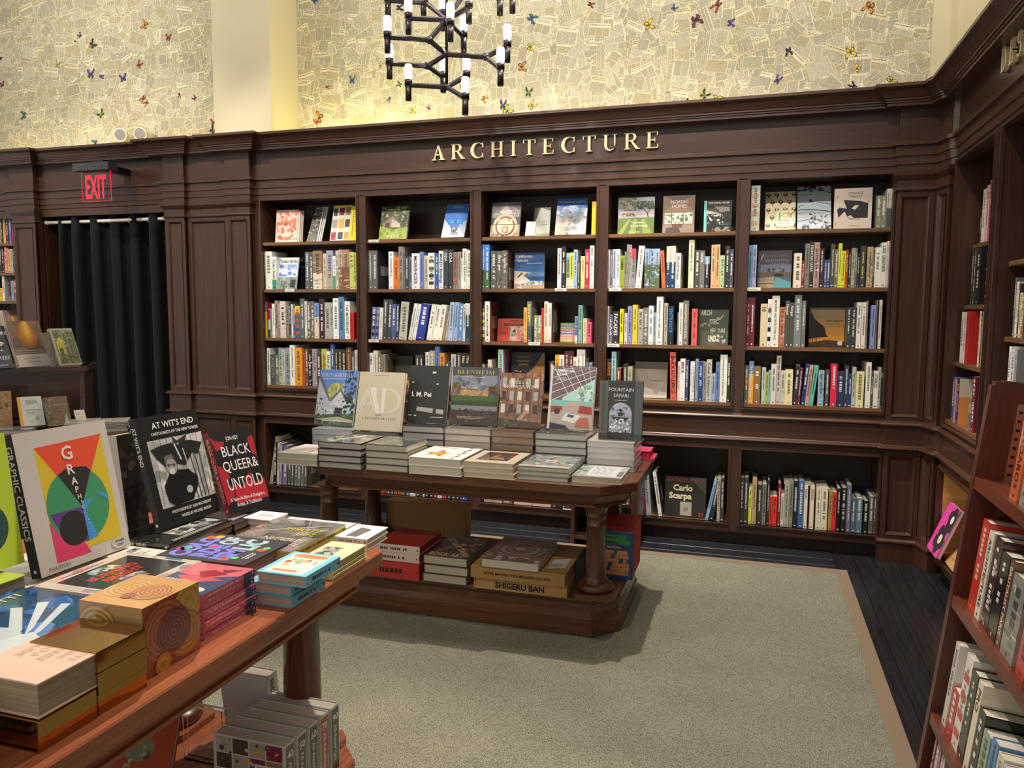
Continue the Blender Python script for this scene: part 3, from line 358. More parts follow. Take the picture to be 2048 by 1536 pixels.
(4, 5, 0.15, [(1,3.6574,.0206,.310,0,'3c4040',{'t': 'e8e8e8'}), (2,3.6799,.0281,.312,0,'3c4040',{'t': 'e8e8e8'}), (3,3.7118,.0187,.247,0,'dce050'), (4,3.7324,.0280,.306,0,'b8a478'), (5,3.7659,.0297,.271,0,'38382c',{'t': 'e0e0e0'}), (6,3.7975,.0241,.278,0,'7c7c70'), (7,3.8271,.0148,.303,0,'2c2c28'), (8,3.8428,.0175,.198,0,'d83a34'), (9,3.8621,.0285,.199,0,'e03a34'), (10,3.8952,.0183,.288,0,'7c3030'), (11,3.9153,.0183,.218,0,'d8d0c8'), (12,3.9354,.0291,.307,0,'a8ac98'), (13,3.9664,.0218,.310,0,'8c9088'), (14,3.9900,.0290,.311,0,'20242a',{'t': 'e0e0e0'}), (15,4.0208,.0343,.314,0,'3c6c9c',{'t': 'e0e0e8'}), (16,4.0568,.0216,.287,0,'e4dcc8',{'T': 'WOOD', 't': 'a83830'}), (17,4.0927,.0250,.290,0,'e8dcc8',{'T': 'WOOD', 't': 'a83830'}), (18,4.1302,.0285,.283,0,'e4dcc4'), (19,4.1605,.0390,.285,0,'e4dcc4'), (20,4.2066,.0212,.260,0,'a88c40'), (21,4.2295,.0229,.257,0,'dc3038'), (22,4.2559,.0193,.283,0,'20201c',{'t': 'e8e8e8'}), (23,4.2822,.0280,.289,0,'24281c'), (24,4.3137,.0244,.311,0,'6c6c94'), (25,4.3416,.0278,.224,0,'506474'), (26,4.3719,.0346,.227,0,'5c7c8c'), (27,4.4143,.0275,.214,0,'20201c'), (28,4.4470,.0240,.245,0,'5c5c54'), (29,4.4744,.0116,.247,0,'504c40')]),
(0, 5, 0.15, [(1,.0014,.0057,.395,10,'d8ccb0'), (2,.0078,.0057,.379,9,'b8a888'), (3,.0142,.0058,.372,8,'8a7c68'), (4,.0206,.0058,.364,7,'e0d8c8'), (5,.0336,.0284,.348,3,'20201c',{'t': 'e8e8e8'}), (6,.0702,.0177,.342,3,'c8bca0'), (7,.0921,.0212,.335,3,'9080b8',{'t': 'e8e8ff'}), (8,.1212,.0421,.321,4,'706880'), (9,.1720,.0245,.308,3,'54584c',{'t': 'e8e8e8'}), (10,.2009,.0244,.302,3,'54584c',{'t': 'e8e8e8'}), (11,.2297,.0278,.288,3,'60645c'), (12,.2620,.0243,.282,3,'6c706c'), (13,.2907,.0242,.275,3,'686c68'), (14,.3193,.0242,.269,3,'54544c')]),
(1, 5, 0.15, [(1,1.0024,.0200,.204,0,'d84048'), (2,1.0291,.0199,.206,0,'c83a40'), (3,1.0556,.0199,.207,0,'505468',{'t': 'e8e8e8'}), (4,1.0822,.0231,.209,0,'505468',{'t': 'e8e8e8'}), (5,1.1119,.0231,.211,0,'c06040'), (6,1.1416,.0230,.213,0,'c06040'), (7,1.1711,.0229,.215,0,'8a8c60'), (8,1.2137,.0261,.218,0,'686c80'), (9,1.2463,.0422,.220,0,'dcdce0'), (10,1.2950,.0259,.223,0,'4c5444'), (11,1.3499,.0129,.227,0,'e8e8e8'), (12,1.3693,.0289,.228,0,'24242c'), (13,1.4046,.0320,.230,0,'343440'), (14,1.4429,.0223,.233,0,'8c3040'), (15,1.4716,.0318,.235,0,'e0d8d8'), (16,1.5097,.0316,.237,0,'c84050'), (17,1.5477,.0315,.240,0,'282c3c',{'t': 'e0e0e0'}), (18,1.5855,.0283,.242,0,'3c4c50'), (19,1.6201,.0282,.245,0,'202830'), (20,1.6545,.0561,.247,0,'3c5cb0')]),
(2, 5, 0.15, [(1,1.8432,.1399,.201,0,'b09080',{'n': 1}), (2,1.9921,.0661,.226,0,'8c5c50',{'n': 1}), (3,2.0761,.2769,.217,0,'c8a8a0',{'n': 1}), (4,2.3603,.0362,.237,0,'383434'), (5,2.4022,.0948,.233,0,'2c2c30'), (6,2.5085,.0569,.247,0,'d84838'), (7,2.5710,.0283,.245,0,'d84838')]),
(-1, 1, 2.13, [(1,-2.7366,.0179,.214,0,'a08c80'), (2,-2.7167,.0159,.202,0,'302820'), (3,-2.6949,.0238,.215,0,'e0b060'), (4,-2.6572,.0257,.214,0,'2c3038'), (5,-2.6275,.0296,.216,0,'5a5494'), (6,-2.5881,.0256,.185,0,'d84860'), (7,-2.5606,.0177,.182,0,'d86060'), (8,-2.5410,.0157,.194,0,'e8c080')]),
(-1, 2, 1.87, [(1,-2.7541,.0220,.225,0,'20181c'), (2,-2.7301,.0220,.225,0,'302028'), (3,-2.7041,.0139,.187,0,'c84058'), (4,-2.6882,.0219,.224,0,'d89c90'), (5,-2.6643,.0109,.216,0,'c0a890'), (6,-2.6514,.0228,.205,0,'e8a848'), (7,-2.6257,.0287,.208,0,'b8a8a0'), (8,-2.5940,.0266,.215,0,'384858')]),
(-1, 3, 1.62, [(1,-2.7748,.0321,.115,0,'e0c030'), (2,-2.7396,.0270,.225,0,'ece8e0',{'S': 'c0bcb0'}), (3,-2.6359,.0288,.179,0,'88a0b8'), (4,-2.6031,.0277,.186,0,'a83028'), (5,-2.5725,.0326,.163,0,'e8c0c0')]),
(-1, 4, 1.36, [(1,-2.7942,.0291,.157,-8,'a09888',{'n': 1}), (2,-2.7599,.0307,.174,-10,'c8b0a8',{'n': 1}), (3,-2.6737,.0284,.129,-12,'b08070'), (4,-2.6338,.0238,.121,-10,'d8a050')])]
DISP = [
('coral', (0.0766, 0.0719, 2.08), (0.0, -0.9927, 0.1206), (1.0, 0.0, 0.0), 0.012, 0.1964, 0.2569, 'coral and cream marbled paperback facing out, top shelf, first bay', 'PRINT', None, 'd8d0c4'),
(None, (0.2718, 0.071, 2.08), (0.0, -0.9927, 0.1206), (1.0, 0.0, 0.0), 0.006, 0.0168, 0.2483, 'cream paperback copy nearest behind the coral marbled paperback', 'PRINT', None, 'd8ccc0'),
(None, (0.2788, 0.083, 2.08), (0.0, -0.9927, 0.1206), (1.0, 0.0, 0.0), 0.006, 0.0168, 0.2496, 'cream paperback copy in the middle behind the coral marbled paperback', 'PRINT', None, 'd8ccc0'),
(None, (0.2859, 0.095, 2.08), (0.0, -0.9927, 0.1206), (1.0, 0.0, 0.0), 0.006, 0.0168, 0.2508, 'cream paperback copy furthest behind the coral marbled paperback', 'PRINT', None, 'd8ccc0'),
('bwcity', (0.3525, 0.0789, 2.08), (0.0, -0.8946, 0.4469), (1.0, 0.0, 0.0), 0.01, 0.0811, 0.3142, 'grey photographic paperback leaning steeply on the top shelf, first bay', 'PRINT', None, '8a8680'),
(None, (0.4337, 0.0846, 2.08), (0.0, -0.9282, 0.372), (1.0, 0.0, 0.0), 0.005, 0.0104, 0.3056, 'white-edged paperback, first behind the leaning grey photographic one', 'PRINT', None, 'd8d8d4'),
(None, (0.4503, 0.0846, 2.08), (0.0, -0.9238, 0.3828), (1.0, 0.0, 0.0), 0.005, 0.0104, 0.3069, 'white-edged paperback, second behind the leaning grey photographic one', 'PRINT', None, 'd8d8d4'),
(None, (0.4668, 0.0846, 2.08), (0.0, -0.9238, 0.3828), (1.0, 0.0, 0.0), 0.005, 0.0103, 0.3063, 'white-edged paperback, third behind the leaning grey photographic one', 'PRINT', None, 'd8d8d4'),
('chairs', (0.569, 0.0693, 2.08), (0.0, -0.9647, 0.2634), (1.0, 0.0, 0.0), 0.02, 0.1618, 0.2837, 'white book with grid of coloured squares and yellow stripe, first bay top shelf', 'PRINT', None, 'e8d838'),
('yellow', (0.7384, 0.0557, 2.08), (0.0, -0.9805, 0.1967), (1.0, 0.0, 0.0), 0.016, 0.0629, 0.2691, 'bright yellow book edge-on beside the bookcase stile, first bay top shelf', 'PRINT', None, 'e8d838'),
('cottage', (0.9863, 0.0713, 2.08), (0.0, -0.9669, 0.2551), (1.0, 0.0, 0.0), 0.022, 0.2289, 0.2611, 'book with green cottage in woodland facing out, second bay top shelf', 'PRINT', None, '303030'),
('bluesky', (1.4928, 0.0679, 2.08), (0.0, -0.8944, 0.4472), (1.0, 0.0, 0.0), 0.02, 0.1792, 0.284, 'blue cover with bright blue box motif facing out, second bay top shelf', 'PRINT', None, '303030'),
('ando', (0.1013, 0.0417, 1.715), (0.0, -0.9787, 0.2051), (1.0, 0.0, 0.0), 0.012, 0.1741, 0.2527, 'white and blue book facing out between spines on second shelf, first bay', 'PRINT', None, 'e8e8e6'),
('navy', (0.1911, 0.172, 1.715), (0.0, -0.9962, 0.0865), (1.0, 0.0, 0.0), 0.012, 0.0838, 0.2564, 'dark navy book facing out at the back of second shelf, first bay', 'PRINT', None, '303030'),
('flags', (-0.0149, 0.04, 1.335), (0.0, -0.9986, 0.0523), (1.0, 0.0, 0.0), 0.01, 0.05, 0.2273, 'red white and green cover showing beside yellow spines, third shelf, first bay', 'PRINT', None, '303030'),
('golddark', (1.0715, 0.1115, 0.96), (0.0, -0.9576, 0.2881), (1.0, 0.0, 0.0), 0.012, 0.137, 0.2527, 'black book with gold curve facing out on fourth shelf, second bay', 'PRINT', None, '303030'),
('capitol', (1.8722, 0.0714, 2.08), (0.0, -0.9711, 0.2385), (1.0, 0.0, 0.0), 0.022, 0.2179, 0.2555, 'grey book with domed capitol building facing out, third bay top shelf', 'PRINT', None, '303030'),
('greybook', (2.1884, 0.0778, 2.08), (0.0, -0.9805, 0.1967), (1.0, 0.0, 0.0), 0.008, 0.118, 0.2108, 'pale grey slanted paperback facing out, third bay top shelf', 'PRINT', None, 'c8c8c0'),
(None, (2.1357, 0.0687, 2.08), (0.0, -0.9326, 0.361), (1.0, 0.0, 0.0), 0.02, 0.013, 0.1105, 'thin white booklet spine, first of five beside the grey paperback', 'PRINT', None, 'e0e0dc'),
(None, (2.1498, 0.0687, 2.08), (0.0, -0.9326, 0.361), (1.0, 0.0, 0.0), 0.02, 0.013, 0.11, 'thin white booklet spine, second of five beside the grey paperback', 'PRINT', None, 'e0e0dc'),
(None, (2.1638, 0.0687, 2.08), (0.0, -0.9326, 0.361), (1.0, 0.0, 0.0), 0.02, 0.0129, 0.1096, 'thin white booklet spine, third of five beside the grey paperback', 'PRINT', None, 'e0e0dc'),
(None, (2.1779, 0.0685, 2.08), (0.0, -0.9262, 0.377), (1.0, 0.0, 0.0), 0.02, 0.0129, 0.1102, 'thin white booklet spine, fourth of five beside the grey paperback', 'PRINT', None, 'e0e0dc'),
(None, (2.1919, 0.0685, 2.08), (0.0, -0.9262, 0.377), (1.0, 0.0, 0.0), 0.02, 0.0129, 0.1097, 'thin white booklet spine, fifth of five beside the grey paperback', 'PRINT', None, 'e0e0dc'),
('newengland', (2.3513, 0.071, 2.08), (0.0, -0.9525, 0.3045), (1.0, 0.0, 0.0), 0.022, 0.2194, 0.2729, 'blue and grey seaside house book facing out, third bay top shelf', 'PRINT', None, '303030'),
('yellowspine', (2.6175, 0.05, 2.08), (0.0, -0.9986, 0.0523), (1.0, 0.0, 0.0), 0.02, 0.0296, 0.2256, 'yellow book standing at the right end of third bay top shelf', 'PRINT', None, 'e8b818'),
('california', (2.041, 0.12, 1.715), (0.0, -0.9986, 0.0523), (1.0, 0.0, 0.0), 0.02, 0.2247, 0.2575, 'CALIFORNIA HOUSES book with white angular house, second shelf, third bay', 'PRINT', None, '303030'),
('tropical', (1.9142, 0.1119, 1.335), (0.0, -0.9927, 0.1206), (1.0, 0.0, 0.0), 0.012, 0.1993, 0.1653, 'orange-red landscape book facing out on third shelf, third bay', 'PRINT', None, '303030'),
('multi', (2.3914, 0.0919, 1.335), (0.0, -0.9905, 0.1376), (1.0, 0.0, 0.0), 0.012, 0.1045, 0.1384, 'small multicoloured landscape book facing out, third shelf, third bay', 'PRINT', None, '303030'),
('tashkent', (2.0159, 0.135, 0.96), (0.0, -0.9986, 0.0523), (1.0, 0.0, 0.0), 0.015, 0.2509, 0.2966, 'dark book with golden lattice curve facing out, fourth shelf, third bay', 'PRINT', None, '303030'),
('british', (2.7944, 0.0719, 2.08), (0.0, -0.9937, 0.1121), (1.0, 0.0, 0.0), 0.022, 0.2456, 0.2513, 'book with white house and garden pine facing out, fourth bay top shelf', 'PRINT', None, '303030'),
('nordic', (3.0972, 0.0719, 2.08), (0.0, -0.9962, 0.0865), (1.0, 0.0, 0.0), 0.022, 0.2081, 0.2487, 'NORDIC HOMES book in brown tones facing out, fourth bay top shelf', 'PRINT', None, '303030'),
('stahl', (3.3659, 0.065, 2.08), (0.0, -0.9986, 0.0523), (1.0, 0.0, 0.0), 0.015, 0.1777, 0.2059, 'THE STAHL HOUSE monochrome book with turquoise spine, fourth bay top shelf', 'PRINT', None, '303030'),
('around', (3.3477, 0.092, 1.335), (0.0, -0.9986, 0.0523), (1.0, 0.0, 0.0), 0.012, 0.1958, 0.2382, 'dark olive landscape book lettered ARCHITECTURE AROUND, third shelf, fourth bay', 'PRINT', None, '303030'),
('concrete', (2.922, 0.1047, 0.96), (0.0, -0.9805, 0.1967), (1.0, 0.0, 0.0), 0.015, 0.2257, 0.2508, 'grey-brown Concrete Architecture book facing out, fourth shelf, fourth bay', 'PRINT', None, '303030'),
('joy', (3.7515, 0.0605, 2.08), (0.0, -0.8745, 0.4851), (1.0, 0.0, 0.0), 0.012, 0.1868, 0.2982, 'cream book with repeating motif lettered JOY, fifth bay top shelf', 'PRINT', None, 'e0d8b8'),
('marble', (3.948, 0.0554, 2.08), (0.0, -0.866, 0.5), (1.0, 0.0, 0.0), 0.012, 0.2028, 0.3322, 'blue and white swirled illustration book facing out, fifth bay top shelf', 'PRINT', None, '303030'),
('strange', (4.1634, 0.072, 2.08), (0.0, -0.9986, 0.0523), (1.0, 0.0, 0.0), 0.022, 0.2181, 0.2517, 'STRANGE OBJECTS book with black silhouette facing out, fifth bay top shelf', 'PRINT', None, 'd8c8b8'),
('seaside', (3.718, 0.115, 1.715), (0.0, -0.9986, 0.0523), (1.0, 0.0, 0.0), 0.015, 0.2081, 0.2459, 'ARCHITECTURE AND DESIGN poolside book facing out, second shelf, fifth bay', 'PRINT', None, '303030'),
('heights', (4.0487, 0.115, 1.335), (0.0, -0.9986, 0.0523), (1.0, 0.0, 0.0), 0.015, 0.2131, 0.2537, 'NEW HEIGHTS book with black tree house at sunset, third shelf, fifth bay', 'PRINT', None, '303030'),
('scarpa', (3.1577, 0.062, 0.15), (0.0, -0.9986, 0.0523), (1.0, 0.0, 0.0), 0.012, 0.2744, 0.2772, 'black GA DOCUMENT 21 book facing out on lowest shelf, fourth bay', 'PRINT', None, '303030'),
('first', (1.3016, -1.3788, 0.892), (0.0, -0.9647, 0.2634), (1.0, 0.0, 0.0), 0.022, 0.2461, 0.3236, 'First Additions book with white gabled houses standing on the centre table', 'GLOSS', None, '303030'),
('im', (1.8863, -1.3809, 0.938), (0.0, -0.9711, 0.2385), (1.0, 0.0, 0.0), 0.03, 0.2359, 0.3152, 'black book with white lettering standing between the cream and BLENHEIM books', 'PRINT', None, '2c2e2c'),
('blen', (2.145, -1.3807, 0.938), (0.0, -0.9769, 0.2135), (1.0, 0.0, 0.0), 0.03, 0.266, 0.3134, 'BLENHEIM book with palace and lawn standing on the centre table', 'GLOSS', None, '303030'),
('bricks', (2.422, -1.3886, 0.938), (0.0, -0.9711, 0.2385), (1.0, 0.0, 0.0), 0.022, 0.2336, 0.2906, 'BRICKS AND BROWNSTONE book standing on the centre table', 'GLOSS', None, '303030'),
('icons', (2.6899, -1.373, 0.938), (0.0, -0.9647, 0.2634), (1.0, 0.0, 0.0), 0.028, 0.2384, 0.3351, 'AMERICAN ICONS book with lattice roof and red seats standing on centre table', 'GLOSS', None, 'd8dcd8'),
('fountain', (2.9662, -1.3981, 0.908), (0.0, -0.9962, 0.0865), (1.0, 0.0, 0.0), 0.022, 0.2202, 0.2985, 'dark FOUNTAIN SAFARI book standing at the right end of the centre table', 'GLOSS', None, '303030'),
('ad', (1.6331, -1.5009, 0.896), (0.0, -0.9691, 0.2468), (1.0, 0.0, 0.0), 0.03, 0.2725, 0.3234, 'cream linen book with large pale AD letters standing on centre table', 'MATTE', None, 'd8cfb8'),
('graphic', (2.02, -3.8468, 0.8859), (0.9776, -0.0222, 0.2095), (0.0227, 0.9997, 0.0), 0.0324, 0.2782, 0.3612, 'large white perforated display book with coloured circle design lettered GRAPHIC', 'MATTE', None, 'c8beb4'),
('wit', (2.0529, -3.4678, 0.9048), (0.966, -0.037, 0.2558), (0.0382, 0.9993, 0.0), 0.0216, 0.2481, 0.3364, "AT WIT'S END display book with umbrella photograph on left table", 'PRINT', None, '1c1c1e'),
('black', (2.0942, -3.206, 0.8868), (0.9068, -0.2171, 0.3613), (0.2329, 0.9725, 0.0), 0.0252, 0.167, 0.2775, 'BLACK QUEER AND UNTOLD display book, red and black, on left table', 'PRINT', None, '9c2430'),
('green', (1.9944, -4.0832, 0.9327), (0.9903, -0.0009, 0.1392), (0.001, 1.0, -0.0), 0.027, 0.2178, 0.3202, 'neon yellow-green display book at the left edge of left table', 'MATTE', None, 'b8c840'),
('darkpic', (1.889, -3.4354, 0.876), (0.9922, -0.0477, 0.1156), (0.048, 0.9988, 0.0), 0.036, 0.0809, 0.2973, 'dark picture book standing behind the umbrella photograph book', 'PRINT', None, 'c8c0b4'),
('hun', (-0.4725, -2.0288, 1.203), (0.9021, -0.2529, 0.3498), (0.2699, 0.9629, 0.0), 0.02, 0.1893, 0.2588, 'slate blue book with white brush lettering at the far left edge', 'PRINT', None, '303030'),
('tea', (-0.3931, -1.8392, 1.203), (0.9435, 0.0012, 0.3313), (-0.0013, 1.0, 0.0), 0.022, 0.2194, 0.2854, 'brown book with glowing orange flame shape on the left rack', 'PRINT', None, 'c8b8a8'),
('forest', (-0.3158, -1.6326, 1.203), (0.9224, -0.1166, 0.3681), (0.1254, 0.9921, 0.0), 0.02, 0.148, 0.2389, 'book with yellow hut among trees on the left rack', 'PRINT', None, 'b8b4a8'),
(None, (-0.2737, -1.7172, 1.203), (0.7876, 0.5763, 0.2178), (-0.5905, 0.807, 0.0), 0.012, 0.1285, 0.21, 'grey book tucked behind the yellow hut book', 'PRINT', None, '8c8880'),
('brownmap', (-0.4042, -2.0767, 0.885), (0.7463, -0.6636, 0.0523), (0.6645, 0.7473, -0.0), 0.02, 0.1545, 0.2035, 'tan engraved map book on the lower tier of the left rack', 'PRINT', None, '303030'),
('archstyle', (-0.1906, -2.0059, 0.885), (0.7061, -0.4344, 0.5592), (0.524, 0.8517, 0.0), 0.02, 0.1189, 0.1882, 'architectural styles book with orange spine on the left rack', 'PRINT', None, 'e8a030'),
('nature', (-0.0822, -1.9304, 0.885), (0.8742, -0.327, 0.359), (0.3504, 0.9366, 0.0), 0.018, 0.1246, 0.1711, 'brown and green garden pattern book on the left rack', 'PRINT', None, '303030'),
('solo', (-0.0298, -1.7888, 0.885), (0.7488, -0.3558, 0.5592), (0.4292, 0.9032, 0.0), 0.02, 0.0562, 0.0826, 'small white book with red lettering on the left rack', 'PRINT', None, '303030')]
CENT = [
('white paperback overhanging the left corner of the centre table', 1.372, -1.862, 1.606, -1.6, 0.76, 0.822, 2, 'L', 'e4ded2', 'cfc4ac', 'PRINT', 'whiteart', 0.003, {}),
('black-bound book in the front stack, second from left on centre table', 1.613, -1.872, 1.853, -1.62, 0.76, 0.894, 4, 'L', '2c2022', 'b0a8a0', 'GLOSS', 'redbw', 0.006, {}),
('wrapped grey book in the front stack, third from left on centre table', 1.872, -1.852, 2.1, -1.6, 0.76, 0.893, 4, 'L', '5a564c', 'b8b0a0', 'WRAP', 'slate', 0.005, {}),
('white rounded book with orange star, fourth front stack on centre table', 2.114, -1.857, 2.386, -1.545, 0.76, 0.845, 2, 'L', 'e6e0d4', 'cdc5b2', 'PRINT', 'star', 0.002, {}),
('cream book with photo panel, fifth front stack on centre table', 2.395, -1.842, 2.645, -1.545, 0.76, 0.838, 3, 'L', 'd8c8b0', 'c4b498', 'WRAP', 'creamart', 0.004, {}),
('wrapped mosaic-patterned book, sixth front stack on centre table', 2.655, -1.81, 2.905, -1.5, 0.76, 0.826, 3, 'L', '8a8c80', 'c0b8a4', 'WRAP', 'mosaic', 0.004, {}),
('wrapped white book lying alone at the front right corner of table', 2.914, -1.782, 3.147, -1.515, 0.76, 0.792, 1, 'L', 'dcdcd6', 'c4b898', 'WRAP', 'docs', 0.0, {}),
('silver-wrapped book under the First Additions book', 1.345, -1.49, 1.6, -1.2, 0.76, 0.892, 4, 'L', 'a8b0b0', 'b8bcc0', 'WRAP', None, 0.004, {}),
('grey-edged book under the cream AD book', 1.655, -1.575, 1.895, -1.28, 0.76, 0.896, 4, 'L', '5a5650', 'b4aca0', 'WRAP', None, 0.002, {}),
('wrapped black book under the black white-lettered book', 1.905, -1.49, 2.144, -1.2, 0.76, 0.938, 5, 'L', '3c3c3c', 'b0aca8', 'WRAP', None, 0.002, {}),
('wrapped book under the BLENHEIM book', 2.15, -1.49, 2.407, -1.2, 0.76, 0.938, 5, 'L', '807c74', 'b8b0a8', 'WRAP', None, 0.002, {}),
('wrapped brown book under the brownstone book', 2.412, -1.485, 2.64, -1.2, 0.76, 0.938, 5, 'L', '6c5848', '8c7868', 'WRAP', None, 0.002, {}),
('wrapped book under the AMERICAN ICONS book', 2.65, -1.485, 2.916, -1.19, 0.76, 0.938, 5, 'L', '50524c', 'b0b0a8', 'WRAP', None, 0.004, {}),
('shrink-wrapped white book under the FOUNTAIN SAFARI book', 2.922, -1.475, 3.16, -1.2, 0.76, 0.908, 5, 'L', 'cccac4', 'c8c4bc', 'WRAP', None, 0.002, {}),
('flat magenta book at the right rear corner of centre table', 3.1, -1.175, 3.22, -1.0, 0.76, 0.775, 1, 'L', 'b02850', 'c8a0a8', 'PRINT', None, 0, {}),
('small magenta box book on top of the flat magenta one', 3.11, -1.165, 3.2, -1.02, 0.776, 0.815, 1, 'L', 'd02c5c', 'd02c5c', 'PRINT', None, 0, {}),
('red clothbound slipcase under whitish spines on the lower platform', 1.868, -1.805, 2.14, -1.5, 0.2, 0.283, 1, 'F', 'b03028', 'b03028', 'PRINT', None, 0, {'t': '301010'}),
('pale-spined volume on the red slipcase', 1.885, -1.79, 2.135, -1.5, 0.284, 0.372, 2, 'F', 'c8b4a4', 'b03028', 'PRINT', 'redwood', 0.002, {'t': '403030'}),
('dark picture book stacked centrally on the lower platform', 2.155, -1.8, 2.388, -1.46, 0.2, 0.337, 3, 'L', '3c3028', 'a89c88', 'WRAP', 'xart', 0.01, {}),
('wrapped grey book with spiral cover on the brown boxes', 2.475, -1.815, 2.765, -1.43, 0.314, 0.36, 1, 'L', '5a4c48', 'b8b0a0', 'WRAP', 'spiral', 0, {})]
LT = [
('blue-bound book in the stack of three at the table edge', 2.5401, -3.7044, 2.6642, -3.5533, 0.84, 0.894, 2, 'R', '6fb0c4', 'b8a898', 'PRINT', None, 0.002, {'t': '2c4050'}),
('blue-bound illustrated book on top, overhanging the table edge', 2.5689, -3.7062, 2.7056, -3.5443, 0.8944, 0.9228, 1, 'R', '7cc4dc', 'b8a898', 'PRINT', 'bluecover', 0, {'t': '2c4050'}),
('thin cream booklet in the stack behind the blue books', 2.5473, -3.5047, 2.6615, -3.3222, 0.84, 0.8832, 8, 'F', 'e8dca8', 'd8cc9c', 'PRINT', 'goat', 0.002, {'blank': 1}),
('yellow-spined globes book beside the cream booklets', 2.2613, -3.4634, 2.5095, -3.1648, 0.84, 0.8895, 2, 'R', 'd8c858', 'c8b870', 'WRAP', 'globes', 0.002, {'t': '30301c'}),
('white paperback at the far end corner of left table', 2.5167, -3.2547, 2.6255, -3.1153, 0.84, 0.876, 2, 'F', 'e8e4dc', 'dcd4c8', 'MATTE', 'whitedark', 0.003, {}),
('large white paperback behind the globes book on left table', 2.2703, -3.1603, 2.5113, -3.1018, 0.84, 0.876, 2, 'F', 'e8e4dc', 'dcd4c8', 'MATTE', None, 0.003, {}),
('white-spined book behind the red and black display book', 2.1489, -3.1962, 2.2541, -3.1018, 0.84, 0.8868, 3, 'R', 'e4e0d8', 'd8d0c4', 'MATTE', None, 0.003, {'t': '404040'}),
('black book with cartoon-coloured lettering lying on left table', 2.1821, -3.61, 2.4609, -3.3914, 0.84, 0.8949, 1, 'F', '38343a', '988c84', 'PRINT', 'typo', 0, {}),
('black-covered book under the umbrella photograph book', 1.969, -3.547, 2.174, -3.2772, 0.84, 0.9039, 3, 'F', '24221f', 'a49888', 'GLOSS', 'witflat', 0.006, {}),
('black-covered book under the red and black display book', 1.9915, -3.2682, 2.1758, -3.1108, 0.84, 0.8859, 2, 'F', '262224', 'a09890', 'GLOSS', None, 0.004, {'u': ('702028', 0.3)}),
('pale picture book beside the perforated white display book', 2.0364, -3.6549, 2.1758, -3.556, 0.84, 0.8895, 2, 'F', 'd8d0c8', 'c8c0b4', 'PRINT', 'slides', 0.002, {}),
('black book with red lettering on newspaper print cover', 2.1264, -3.9337, 2.3737, -3.6612, 0.84, 0.9138, 3, 'F', 'c8bcb0', 'c4b8a8', 'GLOSS', 'redtitle', 0.004, {}),
('pink-spined paperback in the tall stack at the table edge', 2.4277, -3.9184, 2.5868, -3.7359, 0.84, 0.9407, 8, 'R', 'd06878', 'd8b0b0', 'GLOSS', 'pinkart', 0.006, {'b': ('3c4464', 0.22), 't': 'f0c0c8'}),
('book under the perforated white display book', 1.8116, -3.8888, 2.0499, -3.5515, 0.84, 0.885, 1, 'F', 'c8c4bc', 'b8b0a4', 'PRINT', None, 0, {}),
('clear-wrapped grey book under the neon yellow display book', 1.8296, -4.217, 2.0859, -3.9157, 0.84, 0.9318, 2, 'F', 'b8c850', '908c80', 'WRAP', None, 0.003, {}),
('blue book with white hand on the left table', 2.1084, -4.253, 2.4411, -3.9472, 0.84, 0.9138, 2, 'F', '30507c', 'a8a090', 'GLOSS', 'hand', 0.003, {}),
('gold mirror-covered book beside the patterned box', 2.4744, -4.2413, 2.6255, -4.1271, 0.84, 0.9569, 3, 'R', 'b08a4c', 'b08a4c', 'GOLD', None, 0.001, {'blank': 1}),
('gold mirror-covered book beneath the pale pink book', 2.4726, -4.3627, 2.6273, -4.2458, 0.84, 0.894, 1, 'R', 'b08a4c', 'b08a4c', 'GOLD', None, 0, {'blank': 1}),
('pale pink thick paperback with faint embossed title', 2.4636, -4.3564, 2.6237, -4.217, 0.8944, 0.9551, 1, 'B', 'dcb8a4', 'a89878', 'MATTE', 'nude', 0, {'blank': 1}),
('black-covered book at the near left edge of table', 2.4411, -4.5408, 2.5671, -4.3969, 0.84, 0.9345, 5, 'F', '1c1a18', 'b4a898', 'PRINT', 'lemon', 0.006, {})]
